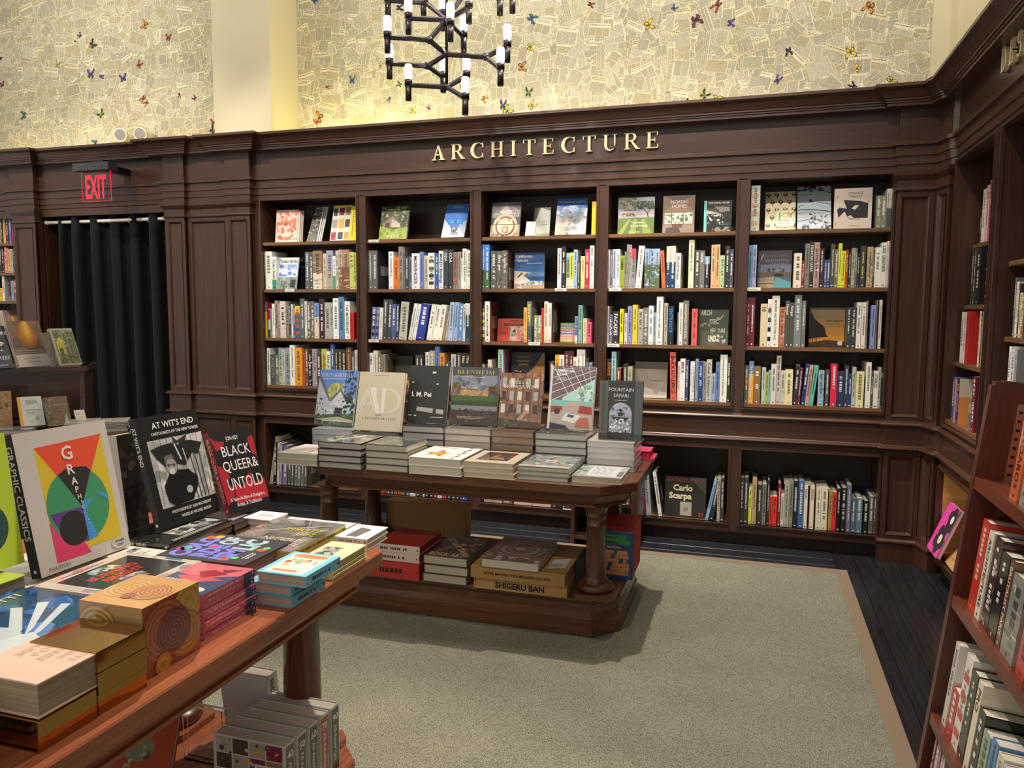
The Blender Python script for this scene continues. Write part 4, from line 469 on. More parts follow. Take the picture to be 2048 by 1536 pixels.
RW = [
(4.895, -0.3012, 1.945, 0.0262, 0.1647, '30302c', {}, (1, 'upper shelf of the corner right wall bay')),
(4.895, -0.3326, 1.945, 0.0615, 0.2941, 'e8e0d8', {}, (2, 'upper shelf of the corner right wall bay')),
(4.895, -0.4042, 1.945, 0.0498, 0.3051, 'e0b8b0', {}, (3, 'upper shelf of the corner right wall bay')),
(4.895, -0.4588, 1.945, 0.0533, 0.3253, 'd86890', {'t': '602030'}, (4, 'upper shelf of the corner right wall bay')),
(4.895, -0.517, 1.945, 0.0473, 0.2873, '3c4468', {'t': 'e0e0e8'}, (5, 'upper shelf of the corner right wall bay')),
(4.895, -0.5689, 1.945, 0.0553, 0.2159, 'e0e0dc', {}, (6, 'upper shelf of the corner right wall bay')),
(4.865, -0.3124, 1.605, 0.0357, 0.31, '3c3c3a', {}, (1, 'second shelf of the corner right wall bay')),
(4.865, -0.3536, 1.605, 0.0431, 0.31, '4a4a46', {}, (2, 'second shelf of the corner right wall bay')),
(4.865, -0.4019, 1.605, 0.0835, 0.31, '2a2826', {'F': 'al'}, (3, 'second shelf of the corner right wall bay')),
(4.83, -0.3131, 1.28, 0.0493, 0.2848, 'e8e0dc', {}, (1, 'third shelf of the corner right wall bay')),
(4.83, -0.3682, 1.28, 0.0454, 0.2847, 'e0d8d0', {}, (2, 'third shelf of the corner right wall bay')),
(4.83, -0.4192, 1.28, 0.0553, 0.29, 'c8302c', {'F': 'red'}, (3, 'third shelf of the corner right wall bay')),
(4.83, -0.6779, 1.28, 0.0247, 0.29, 'e8dcc8', {}, (4, 'third shelf of the corner right wall bay')),
(4.83, -0.7075, 1.28, 0.0244, 0.29, '40382c', {}, (5, 'third shelf of the corner right wall bay')),
(4.83, -0.7368, 1.28, 0.0288, 0.29, 'c8a878', {}, (6, 'third shelf of the corner right wall bay')),
(4.83, -0.7704, 1.28, 0.0331, 0.29, 'e89c80', {}, (7, 'third shelf of the corner right wall bay')),
(4.83, -0.8082, 1.28, 0.0371, 0.29, 'd8c8c0', {}, (8, 'third shelf of the corner right wall bay')),
(4.8, -0.335, 0.945, 0.0426, 0.2533, '3c5c98', {}, (1, 'fourth shelf of the corner right wall bay')),
(4.8, -0.3836, 0.945, 0.0358, 0.2461, 'e09078', {}, (2, 'fourth shelf of the corner right wall bay')),
(4.8, -0.4313, 0.945, 0.0524, 0.2535, '30286c', {'t': 'e0c060', 'F': 'cream'}, (3, 'fourth shelf of the corner right wall bay')),
(4.8, -0.7492, 0.945, 0.0554, 0.2888, '6c2038', {}, (4, 'fourth shelf of the corner right wall bay')),
(4.8, -0.8777, 0.945, 0.038, 0.2463, 'e8e0d8', {}, (5, 'fourth shelf of the corner right wall bay')),
(4.8, -0.9251, 0.945, 0.0279, 0.2376, 'c85050', {}, (6, 'fourth shelf of the corner right wall bay')),
(4.83, -1.36, 1.8, 0.03, 0.24, 'e4e0d8', {}, (1, 'upper shelf of right wall bay by the frame edge')),
(4.83, -1.392, 1.8, 0.02, 0.22, '8890a8', {}, (2, 'upper shelf of right wall bay by the frame edge')),
(4.83, -1.22, 1.45, 0.025, 0.27, '5c6468', {}, (1, 'middle shelf of right wall bay by the frame edge')),
(4.83, -1.247, 1.45, 0.03, 0.25, 'e0d8cc', {}, (2, 'middle shelf of right wall bay by the frame edge')),
(4.83, -1.279, 1.45, 0.02, 0.24, '3c3830', {}, (3, 'middle shelf of right wall bay by the frame edge')),
(4.83, -1.301, 1.45, 0.03, 0.2, 'd8c8a0', {}, (4, 'middle shelf of right wall bay by the frame edge')),
(4.83, -1.333, 1.45, 0.03, 0.2, '8c6c48', {}, (5, 'middle shelf of right wall bay by the frame edge')),
(4.81, -1.27, 1.2, 0.03, 0.21, 'e4e4e0', {}, (1, 'shelf of right wall bay above the red-brown cart')),
(4.81, -1.302, 1.2, 0.05, 0.2, 'c8c8c8', {}, (2, 'shelf of right wall bay above the red-brown cart')),
(4.81, -1.354, 1.2, 0.03, 0.2, 'a0a4ac', {}, (3, 'shelf of right wall bay above the red-brown cart'))]
CARTB = [
(0.2522, 1.069, 0.0588, 0.2185, 'c86840', {'T': 'ANDAROS', 't': '602010'}, (1, 'top shelf of the red-brown cart'), 0.02),
(0.3334, 1.069, 0.0553, 0.1, '9c9890', {}, (2, 'top shelf of the red-brown cart'), 0.02),
(0.0879, 0.702, 0.0635, 0.2664, 'c83a2c', {'t': 'e8c0a0'}, (1, 'middle shelf of the red-brown cart'), 0.02),
(0.1584, 0.702, 0.0449, 0.2516, 'e0d8c8', {'T': 'ARCHITECTURE', 't': '403830'}, (2, 'middle shelf of the red-brown cart'), 0.02),
(0.2193, 0.702, 0.0609, 0.2531, '4a3030', {'n': 1}, (3, 'middle shelf of the red-brown cart'), 0.02),
(0.2859, 0.702, 0.0662, 0.2315, '242220', {}, (4, 'middle shelf of the red-brown cart'), 0.02),
(0.3592, 0.702, 0.0322, 0.2312, '6a4438', {'T': 'BRUTALIST PARIS', 't': 'e8dcc8'}, (5, 'middle shelf of the red-brown cart'), 0.02),
(0.3974, 0.702, 0.0936, 0.2091, '8c8c84', {'n': 1, 'F': 'grid'}, (6, 'middle shelf of the red-brown cart'), 0.02),
(0.5197, 0.702, 0.0571, 0.1513, 'b83838', {'t': '602018'}, (7, 'middle shelf of the red-brown cart'), 0.02),
(0.055, 0.324, 0.0397, 0.2572, 'd8d4cc', {'t': '606060', 'F': 'white'}, (1, 'lower shelf of the red-brown cart'), 0.02),
(0.1048, 0.324, 0.0619, 0.1407, 'b83840', {}, (2, 'lower shelf of the red-brown cart'), 0.02),
(0.1731, 0.324, 0.0607, 0.2742, 'e8e0dc', {'P': 'c84048', 'F': 'stripes'}, (3, 'lower shelf of the red-brown cart'), 0.02),
(0.2399, 0.324, 0.0514, 0.2554, '3a3832', {'F': 'photocover'}, (4, 'lower shelf of the red-brown cart'), 0.02),
(0.3018, 0.324, 0.0403, 0.2552, 'e8dcc0', {'T': 'PRO', 't': '202020'}, (5, 'lower shelf of the red-brown cart'), 0.02),
(0.3458, 0.324, 0.0518, 0.1992, '28281e', {'F': 'pro'}, (6, 'lower shelf of the red-brown cart'), 0.02),
(0.4037, 0.324, 0.0548, 0.171, '98a890', {'F': 'leafcover'}, (7, 'lower shelf of the red-brown cart'), 0.02),
(0.4683, 0.324, 0.0475, 0.1836, '4c84b8', {'t': '284868'}, (8, 'lower shelf of the red-brown cart'), 0.02),
(0.5228, 0.324, 0.0398, 0.1766, 'e0d8b8', {'n': 1}, (9, 'lower shelf of the red-brown cart'), 0.02),
(0.5678, 0.324, 0.0394, 0.1709, 'c8c8d0', {'n': 1}, (10, 'lower shelf of the red-brown cart'), 0.02)]
ZC = [1.0691, 0.7018, 0.3241]
DECO = (2.4528, -4.1118, 0.84, 2.6057, -3.9544, 0.9839)
TAGS = [(0.973, 2.08, 'top shelf, second bay'), (0.241, 1.715, 'second shelf, first bay'), (0.964, 1.335, 'third shelf, second bay'), (2.414, 1.715, 'second shelf, third bay'), (2.226, 1.335, 'third shelf, third bay'), (2.796, 1.715, 'second shelf, fourth bay'), (2.789, 1.335, 'third shelf, fourth bay'), (3.698, 1.715, 'second shelf, fifth bay'), (2.488, 0.15, 'lowest shelf, third bay')]
# ------------------------------------------------------------------ shell
PI = math.pi
def struct(o): return tag(o, kind='structure')
fl = MB(); fl.box(-5, -8, -.06, 5.4, .7, -.012); fl = struct(fl.build('floor', PLANK))
g = random.Random(3)
def plank(x0, y0, x1, y1, m):
    b = MB(); e = .0015; z = g.uniform(-.001, .0); x0 += e; y0 += e; x1 -= e; y1 -= e; c = .0015
    b.prism([(x0, y0), (x1, y0), (x1, y1), (x0, y1)], -.012, z-c); i = len(b.v)
    b.poly([(x0+c, y0+c, z), (x1-c, y0+c, z), (x1-c, y1-c, z), (x0+c, y1-c, z)])
    for p, q in (((x0, y0), (x1, y0)), ((x1, y0), (x1, y1)), ((x1, y1), (x0, y1)), ((x0, y1), (x0, y0))):
        cx = lambda a: x0+c if a == x0 else x1-c; cy = lambda a: y0+c if a == y0 else y1-c
        b.poly([(*p, z-c), (*q, z-c), (cx(q[0]), cy(q[1]), z), (cx(p[0]), cy(p[1]), z)])
    b.build('plank', m, fl)
for r in range(4):
    y0 = -.37+r*.13; x = -4.2+r*.55
    while x < 4.24:
        x1 = min(x+g.uniform(1.3, 1.9), 4.24)
        if 4.24-x1 < .5: x1 = 4.24
        plank(x, y0, x1, y0+.13, PLANK); x = x1
for r in range(5):
    x0 = 4.24+r*.122; y = .15
    while y > -6:
        y1 = y-g.uniform(1.2, 1.9)
        if r == 2 and y == .15: y1 = -.72
        plank(x0, y1, x0+.122, y, PLANKY); y = y1
cp = empty('carpet', (0, 0, 0), 'grey-green woven carpet covering the shop floor between the tables', 'carpet')
b = MB(); b.box(-4.5, -7.5, -.011, 4.225, -.40, .008); b.build('weave', CARPET, cp)
b = MB(); b.prism([(-4.5, -.40), (4.225, -.40), (4.29, -.335), (-4.5, -.335)], -.011, .0095); b.prism([(4.225, -7.5), (4.29, -7.5), (4.29, -.335), (4.225, -.40)], -.011, .0095); b.build('binding', BORDER, cp)
# upper wall: papered plaster with a cream pier
wb = MB(); wb.box(-5, .45, 2.3, 5.4, .6, 4.7); wb = struct(wb.build('wall_back', CREAM))
g = random.Random(11)
def clip_quad(P, cx, cz, a, x0, z0, x1, z1, y, col, mb, X0, X1):
    ca, sa = math.cos(a), math.sin(a); q = []
    for x, z in ((x0, z0), (x1, z0), (x1, z1), (x0, z1)):
        q.append((min(max(cx+x*ca-z*sa, X0), X1), y, min(max(cz+x*sa+z*ca, 2.5), 4.6)))
    mb.poly(q, col)
BODY = [hx(c) for c in ('b4ac98', 'aea692', 'beb6a2', 'aaa28e', 'b6aa8a', 'c4bca8', 'a69e8a', 'b2a684')]; EDGE = [hx(c) for c in ('dcd2b4', 'd6caa6', 'e2d9be')]
DARK = hx('6a6254'); WINGS = ['e0842c 4a2c14', 'e8c848 6a5020', '3c6c9c 1c2430', '2c2c30 50545c', '2c2c30 202024', 'a8442c 3c1c18', '5c4c90 2c2448', 'c8c440 30402c', '2c3038 8c9c40', '7c3c4c 301c24']
def paper(X0, X1):
    mb = MB(); mb.poly([(X0, .449, 2.5), (X1, .449, 2.5), (X1, .449, 4.6), (X0, .449, 4.6)], BODY[2])
    spots = []
    for L in range(30):
        ox = g.uniform(0, .26); oz = g.uniform(0, .2); z = 2.78+oz
        while z < 4.6:
            x = X0-.1+ox
            while x < X1: spots.append((L, x+g.uniform(-.012, .012), z+g.uniform(-.01, .01))); x += .25
            z += .19
    for L, cx, cz in spots:
        w = g.uniform(.06, .17); h = g.uniform(.05, .125)
        if g.random() < .12: w, h = w*.5, h*1.9
        a = g.gauss(0, .22) if g.random() < .7 else g.uniform(-1.6, 1.6)
        y = .4485-.00016*L; e = .0032; i = L
        if cx < X0-.02 or cx > X1+.02 or math.hypot(w, h) > .23: continue
        if abs(a) > .4 and math.hypot(w, h) > .185: a *= .2
        clip_quad(0, cx, cz, a, -w/2, -h/2, w/2, h/2, y, g.choice(EDGE), mb, X0, X1)
        k = g.choice((1, 2, 3)); cw = (w-e*2)/k; body = g.choice(BODY); top = h/2-e
        if g.random() < .3:
            top -= .016; x = -w/2+e*2
            for rr in range(g.choice((1, 2))):
                x = -w/2+e*2
                while x < w/2-.02:
                    l = g.uniform(.006, .016); clip_quad(0, cx, cz, a, x, top+.005, x+l, top+.010, y-.00004, DARK, mb, X0, X1); x += l+.004
                top -= .012
        for j in range(k): clip_quad(0, cx, cz, a, -w/2+e+j*cw, -h/2+e, -w/2+(j+1)*cw+e-.003, top, y-.00004, mix(body, BODY[j], .3), mb, X0, X1)
    return mb
def butterflies(mb, X0, X1, n):
    for i in range(n):
        cx = g.uniform(X0+.05, X1-.05); cz = g.uniform(2.9, 4.1); a = g.uniform(0, 6.3); s = g.uniform(.022, .046); c1, c2 = [hx(c) for c in g.choice(WINGS).split()]; sq = g.uniform(.45, 1)
        def wing(pts, c, y):
            for m in (1, -1): mb.poly([(cx+s*(x*sq*m*math.cos(a)-z*math.sin(a)), y, cz+s*(x*sq*m*math.sin(a)+z*math.cos(a))) for x, z in (pts if m == 1 else pts[::-1])], c)
        wing([(.05, .0), (.7, .95), (1.15, .9), (1.05, .3), (.5, -.05)], c2, .4435); wing([(.05, 0), (.8, -.1), (.85, -.6), (.4, -.9), (.1, -.4)], c2, .4434)
        wing([(.15, .1), (.7, .78), (1.0, .75), (.9, .32), (.45, .05)], c1, .4431); wing([(.15, -.05), (.65, -.2), (.65, -.5), (.4, -.65), (.2, -.35)], c1, .4430)
        wing([(.0, -.5), (.06, -.4), (.05, .35), (0, .45)], (.01, .01, .01), .4428)
for X0, X1, nb in ((-4.2, -.46, 42), (.066, 4.73, 52)):
    mb = paper(X0, X1); butterflies(mb, X0, X1, nb); mb.build('wallpaper', PAPERWALL, wb)
b = MB(); b.box(-.459, .06, 2.89, .066, .449, 4.7); b.build('pier', CREAM, wb)
b = MB(); b.box(4.73, .41, 2.6, 4.83, .449, 4.7); b.build('plain_strip', CREAM, wb)
wr = MB(); wr.box(5.12, -4.2, 2.6, 5.4, .6, 4.7); wr.box(4.83, .22, 2.6, 5.12, .6, 4.7); struct(wr.build('wall_right', CREAM))
cl = MB(); cl.box(-5, -5.2, 4.7, 5.4, .6, 4.8); struct(cl.build('ceiling', CREAM))
lw = MB(); lw.box(5.15, -6, 0, 5.3, .6, 2.6); lw.box(-5, .62, 0, 5.3, .7, 2.6); struct(lw.build('wall_behind', WDK))
# millwork
PATH = [(-3.6, 0), (-2.50, 0), (-2.50, -.055), (-2.235, -.055), (-2.235, 0), (-.875, 0), (-.875, -.06), (-.675, -.06), (-.675, -.03), (-.29, -.03), (-.29, -.055), (-.065, -.055), (-.065, 0), (4.50, 0), (4.50, -.04), (4.715, -.04), (4.755, -.19), (4.78, -.215), (4.78, -4.0)]
ENT = [(-.05, 2.405), (0, 2.405), (0, 2.445), (.008, 2.447), (.008, 2.494), (.016, 2.496), (.016, 2.552), (.034, 2.556), (.034, 2.576), (.010, 2.584), (0, 2.584), (0, 2.79), (-.05, 2.79)]
CORN = [(-.05, 2.772), (.085, 2.772), (.085, 2.788), (.093, 2.790), (.093, 2.799), (.102, 2.802), (.102, 2.811), (.108, 2.815), (.118, 2.832), (.136, 2.852), (.158, 2.864), (.162, 2.868), (.162, 2.885), (-.05, 2.885)]
WAIST = [(-.05, .700), (.004, .700), (.010, .708), (.026, .714), (.030, .722), (.026, .730), (.010, .736), (.006, .74), (.006, .856), (.012, .860), (.026, .866), (.026, .874), (.018, .882), (0, .892), (-.05, .892)]
b = MB(); b.sweep(PATH, CORN); struct(b.build('trim_1', WH))
b = MB(); b.sweep(PATH, ENT); struct(b.build('trim_2', WH))
b = MB(); b.box(-3.6, .03, 2.80, 4.9, .40, 2.82); b.box(4.80, -4, 2.8, 5.12, .03, 2.82); struct(b.build('trim_3', WH))
b = MB(); b.sweep(PATH[5:], WAIST); b.sweep(PATH[:5], WAIST); struct(b.build('trim_4', WH))
def panel(mb, x0, x1, z0, z1, y, st=.028, dp=.014, mo=.016):
    """framed panel: stiles and rails proud, moulded edge, sunk field (wall plane y, facing -y)"""
    for q in ((x0, z0, x0+st, z1), (x1-st, z0, x1, z1), (x0+st, z0, x1-st, z0+st), (x0+st, z1-st, x1-st, z1)): mb.box(q[0], y, q[1], q[2], y+.03, q[3])
    a0, a1, c0, c1 = x0+st, x1-st, z0+st, z1-st; yi = y+dp
    mb.poly([(a0+mo, yi, c0+mo), (a1-mo, yi, c0+mo), (a1-mo, yi, c1-mo), (a0+mo, yi, c1-mo)])
    o = [(a0, c0), (a1, c0), (a1, c1), (a0, c1)]; i = [(a0+mo, c0+mo), (a1-mo, c0+mo), (a1-mo, c1-mo), (a0+mo, c1-mo)]
    m = [((p[0]+q[0])/2, (p[1]+q[1])/2) for p, q in zip(o, i)]
    for k in range(4):
        j = (k+1) % 4
        mb.poly([(o[k][0], y-.004, o[k][1]), (o[j][0], y-.004, o[j][1]), (m[j][0], y+.002, m[j][1]), (m[k][0], y+.002, m[k][1])])
        mb.poly([(m[k][0], y+.002, m[k][1]), (m[j][0], y+.002, m[j][1]), (i[j][0], yi, i[j][1]), (i[k][0], yi, i[k][1])])
CAP = [(-.03, 2.285), (0, 2.285), (.010, 2.290), (.013, 2.298), (.010, 2.306), (.002, 2.310), (.002, 2.352), (.008, 2.358), (.026, 2.380), (.030, 2.405), (-.03, 2.405)]
PLI = [(-.03, 0), (.012, 0), (.012, .118), (.020, .124), (.020, .134), (.006, .146), (-.03, .146)]
tn = [5]
def pilaster(x0, x1, y, x2=None, M=None, split=True):
    """upper panel, lower panel, capital and plinth"""
    mb = MB(); panel(mb, x0, x1, .892, 2.285, y); panel(mb, x0, x1, .146, .70, y); mb.box(x0, y+.016, 0, x1, y+.08, 2.79)
    mb.sweep([(x0, y+.06), (x0, y), (x1, y), (x1, y+.06)], CAP); mb.sweep([(x0, y+.05), (x0, y), (x1, y), (x1, y+.05)], PLI)
    if M: mb.xf(M)
    struct(mb.build('trim_%d' % tn[0], WV)); tn[0] += 1
pilaster(-2.495, -2.24, -.055); pilaster(-.87, -.68, -.06); pilaster(-.675, -.292, -.03); pilaster(-.285, -.07, -.055); pilaster(4.505, 4.712, -.04)
ch = math.atan2(.15, .04)
pilaster(0, .155, 0, M=Matrix.Translation((4.715, -.04, 0)) @ Matrix.Rotation(-ch, 4, 'Z'))
# doorway recess with the curtain
b = MB(); b.box(-2.30, .04, 0, -2.235, .62, 2.41); b.box(-.87, .04, 0, -.80, .62, 2.41); b.box(-2.30, .04, 2.345, -.80, .62, 2.41); b.box(-2.3, .55, 0, -.8, .62, 2.4); b.box(-2.235, 0, 2.345, -.875, .05, 2.41); struct(b.build('trim_%d' % tn[0], WV)); tn[0] += 1
cu = empty('curtain', (-1.55, .08, 2.30), 'black floor length grommet curtain hanging in the wooden doorway', 'curtain')
def curtain():
    v = []; f = []; nx = 150; nz = 14; nf = 6.0
    for i in range(nx+1):
        u = i/nx
        for j in range(nz+1):
            t = j/nz; z = 2.352-t*2.33; a = 2*PI*nf*u+.4*math.sin(5*u+t); amp = .045+.018*math.sin(9*u+2*t)+.01*t
            x = -2.085+u*1.20+.018*math.sin(2*a+.6)+.02*t*math.sin(3*u); y = .08-amp*math.cos(a)
            v.append((x+1.55, y-.08, z-2.30)); 
    for i in range(nx):
        for j in range(nz): a = i*(nz+1)+j; f.append((a, a+nz+1, a+nz+2, a+1))
    me = bpy.data.meshes.new('cloth'); me.from_pydata(v, [], f); me.polygons.foreach_set('use_smooth', [True]*len(f)); me.materials.append(CLOTH)
    o = bpy.data.objects.new('cloth', me); COL.objects.link(o); o.parent = cu; s = o.modifiers.new('thick', 'SOLIDIFY'); s.thickness = .004
curtain()
def torus(mb, c, ax, R, r, n=20, m=8):
    ax = Vector(ax).normalized(); u = ax.orthogonal().normalized(); w = ax.cross(u); i = len(mb.v)
    for k in range(n):
        d = u*math.cos(2*PI*k/n)+w*math.sin(2*PI*k/n)
        for j in range(m): a = 2*PI*j/m; mb.v.append(tuple(Vector(c)+d*(R+r*math.cos(a))+ax*r*math.sin(a)))
    for k in range(n):
        for j in range(m):
            mb.f.append((i+k*m+j, i+((k+1) % n)*m+j, i+((k+1) % n)*m+(j+1) % m, i+k*m+(j+1) % m)); mb.c.append((.5,)*3); mb.sm.append(1)
for k in range(12):
    u = (k+.5)/12*1.0; a = 2*PI*6*u
    b = MB(); torus(b, (-2.085+u*1.20+1.55, (-.004 if k % 2 else .004), 0), (math.cos(.9), -math.sin(.9)*(1 if k % 2 else -1), 0), .026, .0055); b.build('grommet', STEEL, cu)
cr = empty('curtain_rod', (-1.55, .052, 2.30), 'white rod with end caps carrying the black curtain', 'curtain rod')
b = MB(); b.tube((-.69, 0, 0), (.68, 0, 0), .0145, n=14); b.build('rod', WIRE, cr)
b = MB(); b.tube((-.685, 0, 0), (-.655, 0, 0), .018, n=14); b.build('end_cap', WIRE, cr); b = MB(); b.tube((.655, 0, 0), (.68, 0, 0), .018, n=14); b.build('end_cap', WIRE, cr)
# ------------------------------------------------------------------ built-in bookcases
def bookcase(label, M, W_, ups, up0, up1, st_l, st_r, low=(.15, .655), depth=.32, recess=None, group=None, inner=WDK, lowmat=None, cat='bookcase'):
    """local x along the wall, y into the wall; opening is 0..W_"""
    r = empty('bookcase', (0, 0, 0), label, cat, group); r.matrix_world = M
    for x0, x1 in ((-st_l, 0), (W_, W_+st_r)):
        if x1-x0 > .001:
            for q in ((x0, 0, .09, x1, .025, .70), (x0, 0, .885, x1, .025, 2.41)): b = MB(); b.box(*q); b.build('stile', WV, r)
    for q in ((0, 0, .09, W_, .025, low[0]), (0, 0, low[1], W_, .025, .70), (0, 0, .885, W_, .025, up0-.028), (0, .0, up1, W_, .025, 2.41)): b = MB(); b.box(*q); b.build('rail', WH, r)
    for z0, z1 in ((up0-.028, up1), (low[0]-.0, low[1])):
        b = MB(); e = .011; k = .016
        for q in ((-k, z0-k, 0, z1+k), (W_, z0-k, W_+k, z1+k), (0, z1, W_, z1+k), (0, z0-k, W_, z0)): b.box(q[0], -e, q[1], q[2], .0, q[3]); 
        e2 = .017; k2 = .007
        for q in ((-k2, z0-k2, 0, z1+k2), (W_, z0-k2, W_+k2, z1+k2), (0, z1, W_, z1+k2), (0, z0-k2, W_, z0)): b.box(q[0], -e2, q[1], q[2], -e, q[3])
        b.build('bead', WH, r)
    for x0, x1 in ((-.018, 0), (W_, W_+.018)):
        b = MB(); b.box(x0, .025, low[0], x1, depth, up1); b.build('side_panel', WV, r)
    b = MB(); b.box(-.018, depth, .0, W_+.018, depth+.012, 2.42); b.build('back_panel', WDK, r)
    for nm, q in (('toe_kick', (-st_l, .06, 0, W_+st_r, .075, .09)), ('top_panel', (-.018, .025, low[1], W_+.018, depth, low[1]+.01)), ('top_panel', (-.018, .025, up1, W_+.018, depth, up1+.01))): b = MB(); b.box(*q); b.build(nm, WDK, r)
    for i, z in enumerate(ups):
        y = recess[i] if recess else .006
        b = MB(); b.box(.001, y, z-.026, W_-.001, depth, z); b.box(.001, y-.004, z-.022, W_-.001, y, z-.003); b.build('shelf', WSH, r)
    b = MB(); b.box(0, .0, low[0]-.015, W_, depth, low[0]); b.build('shelf', lowmat or WSH, r)
    return r
ORD = ['first', 'second', 'third', 'fourth', 'fifth']
for k in range(5):
    bookcase('dark walnut built-in bookcase, %s bay from the left under the gold letters' % ORD[k], Matrix.Translation((k*.914, 0, 0)), .831, (2.08, 1.715, 1.335, .960), .960, 2.40, .065 if k == 0 else 0, .083 if k < 4 else .10)
bookcase('dark walnut bookcase left of the black curtain', Matrix.Translation((-3.42, 0, 0)), .92, (2.13, 1.87, 1.62, 1.36, .96), .96, 2.34, .1, .0)
RZ = Matrix.Rotation(-PI/2, 4, 'Z')
RC = bookcase('dark walnut bookcase bay in the right wall nearest the corner', Matrix.Translation((4.78, -.255, 0)) @ RZ, .76, (1.945, 1.605, 1.280, .945), .945, 2.41, .03, .10, recess=(.10, .075, .04, .01), lowmat=PLY)
bookcase('dark walnut bookcase bay in the right wall behind the red-brown cart', Matrix.Translation((4.78, -1.12, 0)) @ RZ, .76, (1.80, 1.45, 1.20, .945), .945, 2.41, .0, 1.2, recess=(.05, .05, .03, .01))
b = MB(); b.box(.0005, .02, .151, .004, .316, .654); b.box(.004, .312, .151, .7595, .3165, .654); b.build('plywood_lining', PLY, RC)
# ------------------------------------------------------------------ gold sign letters
def sign(label, word, O, R, h, width, gap):
    r = empty('wall_sign', O, label, 'sign'); adv = sum(serif(c)[1] for c in word)+gap*(len(word)-1); k = width/adv; x = 0; R = Vector(R); nrm = Vector((R.y, -R.x, 0))
    for c in word:
        P, a = serif(c); b = MB()
        for n_, p in enumerate(P):
            d = .016+.0003*(n_ % 7); i = len(b.v); m = len(p)
            for q in p: b.v.append(tuple(R*(x+q[0])*k+Vector((0, 0, q[1]*h))-nrm*.004))
            for q in p: b.v.append(tuple(R*(x+q[0])*k+Vector((0, 0, q[1]*h))+nrm*d))
            b.f.append(tuple(i+m-1-j for j in range(m))); b.f.append(tuple(i+m+j for j in range(m)))
            for j in range(m): b.f.append((i+j, i+(j+1) % m, i+m+(j+1) % m, i+m+j))
            b.c += [(.5,)*3]*(m+2); b.sm += [0]*(m+2)
        b.build('letter', BRASS, r); x += a+gap
sign('gold serif letters reading ARCHITECTURE on the dark wood frieze', 'ARCHITECTURE', (1.452, -.006, 2.632), (1, 0, 0), .105, 1.62, .36)
sign('gold serif letters beginning DESIGN on the right wall frieze', 'DESIGN', (4.772, -1.06, 2.665), (0, -1, 0), .112, .62, .30)
# ------------------------------------------------------------------ exit sign, emergency lamps
ex = empty('exit_sign', (-1.34, -.28, 2.55), 'red EXIT sign on clear acrylic hanging from a black box', 'sign')
b = MB(); b.box(-.19, -.03, .098, .165, .07, .158); b.build('housing', BOXG, ex); b = MB(); b.box(-.01, -.02, .158, .11, .06, .176); b.box(.02, .06, .10, .09, .275, .15); b.build('mounting_arm', BLACK, ex)
b = MB(); b.box(-.135, .0, -.14, .155, .006, .095); b.build('acrylic_plate', ACRYL, ex)
b = MB()
for q in ((-.135, .0005, -.1405, .155, .0055, -.139), (.1535, .0005, -.14, .155, .0055, .095), (-.1355, .0005, -.14, -.1345, .0055, .095)): b.box(*q)
b.build('lit_edge', REDL, ex)
b = MB(); add_text(b, 'EXIT', (.01, -.003, -.115), (1, 0, 0), (0, 0, 1), .185, (1, 0, 0), align='c', fit=.205, bold=.02); b.build('lettering', REDL, ex)
for i, (x, z) in enumerate(((-1.60, 3.06), (-1.39, 3.055))):
    o = empty('emergency_lamp', (x, .30, z), ('left' if i == 0 else 'right')+' round cream emergency lamp head peeking over the cornice', 'lamp', 'emergency lamp heads above the exit sign')
    b = MB(); d = Vector((.35, -.9, -.1)).normalized(); b.tube((0, .145, 0), d*.0, .03, .05, 16); b.tube((0, 0, 0), d*.05, .05, .056, 20); b.build('lamp_head', CREAM, o)
    b = MB(); b.tube(d*.0501, d*.056, .047, .047, 20); b.build('lens', STEEL, o); b = MB(); torus(b, d*.052, d, .052, .005); b.build('rim', WIRE, o)
    b = MB(); b.box(-.02, .06, -.25, .02, .149, .0); b.build('bracket', CREAM, o)
# ------------------------------------------------------------------ chandelier
cd = empty('chandelier', (2.05, -1.2, 2.75), 'black branching chandelier with glowing white tube lamps', 'chandelier')
def chand():
    O = Vector((2.05, -1.2, 2.75)); NODES = CH_NODES
    W3 = lambda n: Vector(NODES[n])-O
    for a, c in CH_ARMS:
        b = MB(); p, q = W3(a), W3(c); d = (q-p).normalized(); b.tube(p, q, .0135, n=6, sm=0)
        for e in (p, q): b.tube(e-d*.016, e+d*.016, .0155, n=8)
        b.build('arm', BLACK, cd)
    for n in CH_LAMPS:
        p = W3(n); h = MB(); h.tube(p+Vector((0, 0, -.085)), p+Vector((0, 0, .0)), .0165, .0175, 14); h.tube(p, p+Vector((0, 0, .028)), .0215, .0215, 14); ho = h.build('lamp_holder', BLACK, cd)
        t = MB(); z = [(.0, .029), (.0185, .030), (.0215, .06), (.0205, .10), (.017, .108), (0, .109)]; t.lathe(p.x, p.y, [(r, p.z+zz) for r, zz in z], 14); t.build('glass_tube', LAMP, ho)
    b = MB(); b.tube(W3('J5'), Vector((0, 0, 1.95)), .0085, n=10); b.build('central_rod', BLACK, cd)
    b = MB(); b.tube((0, 0, 1.90), (0, 0, 1.95), .07, n=20); b.build('ceiling_rose', BLACK, cd)
chand()
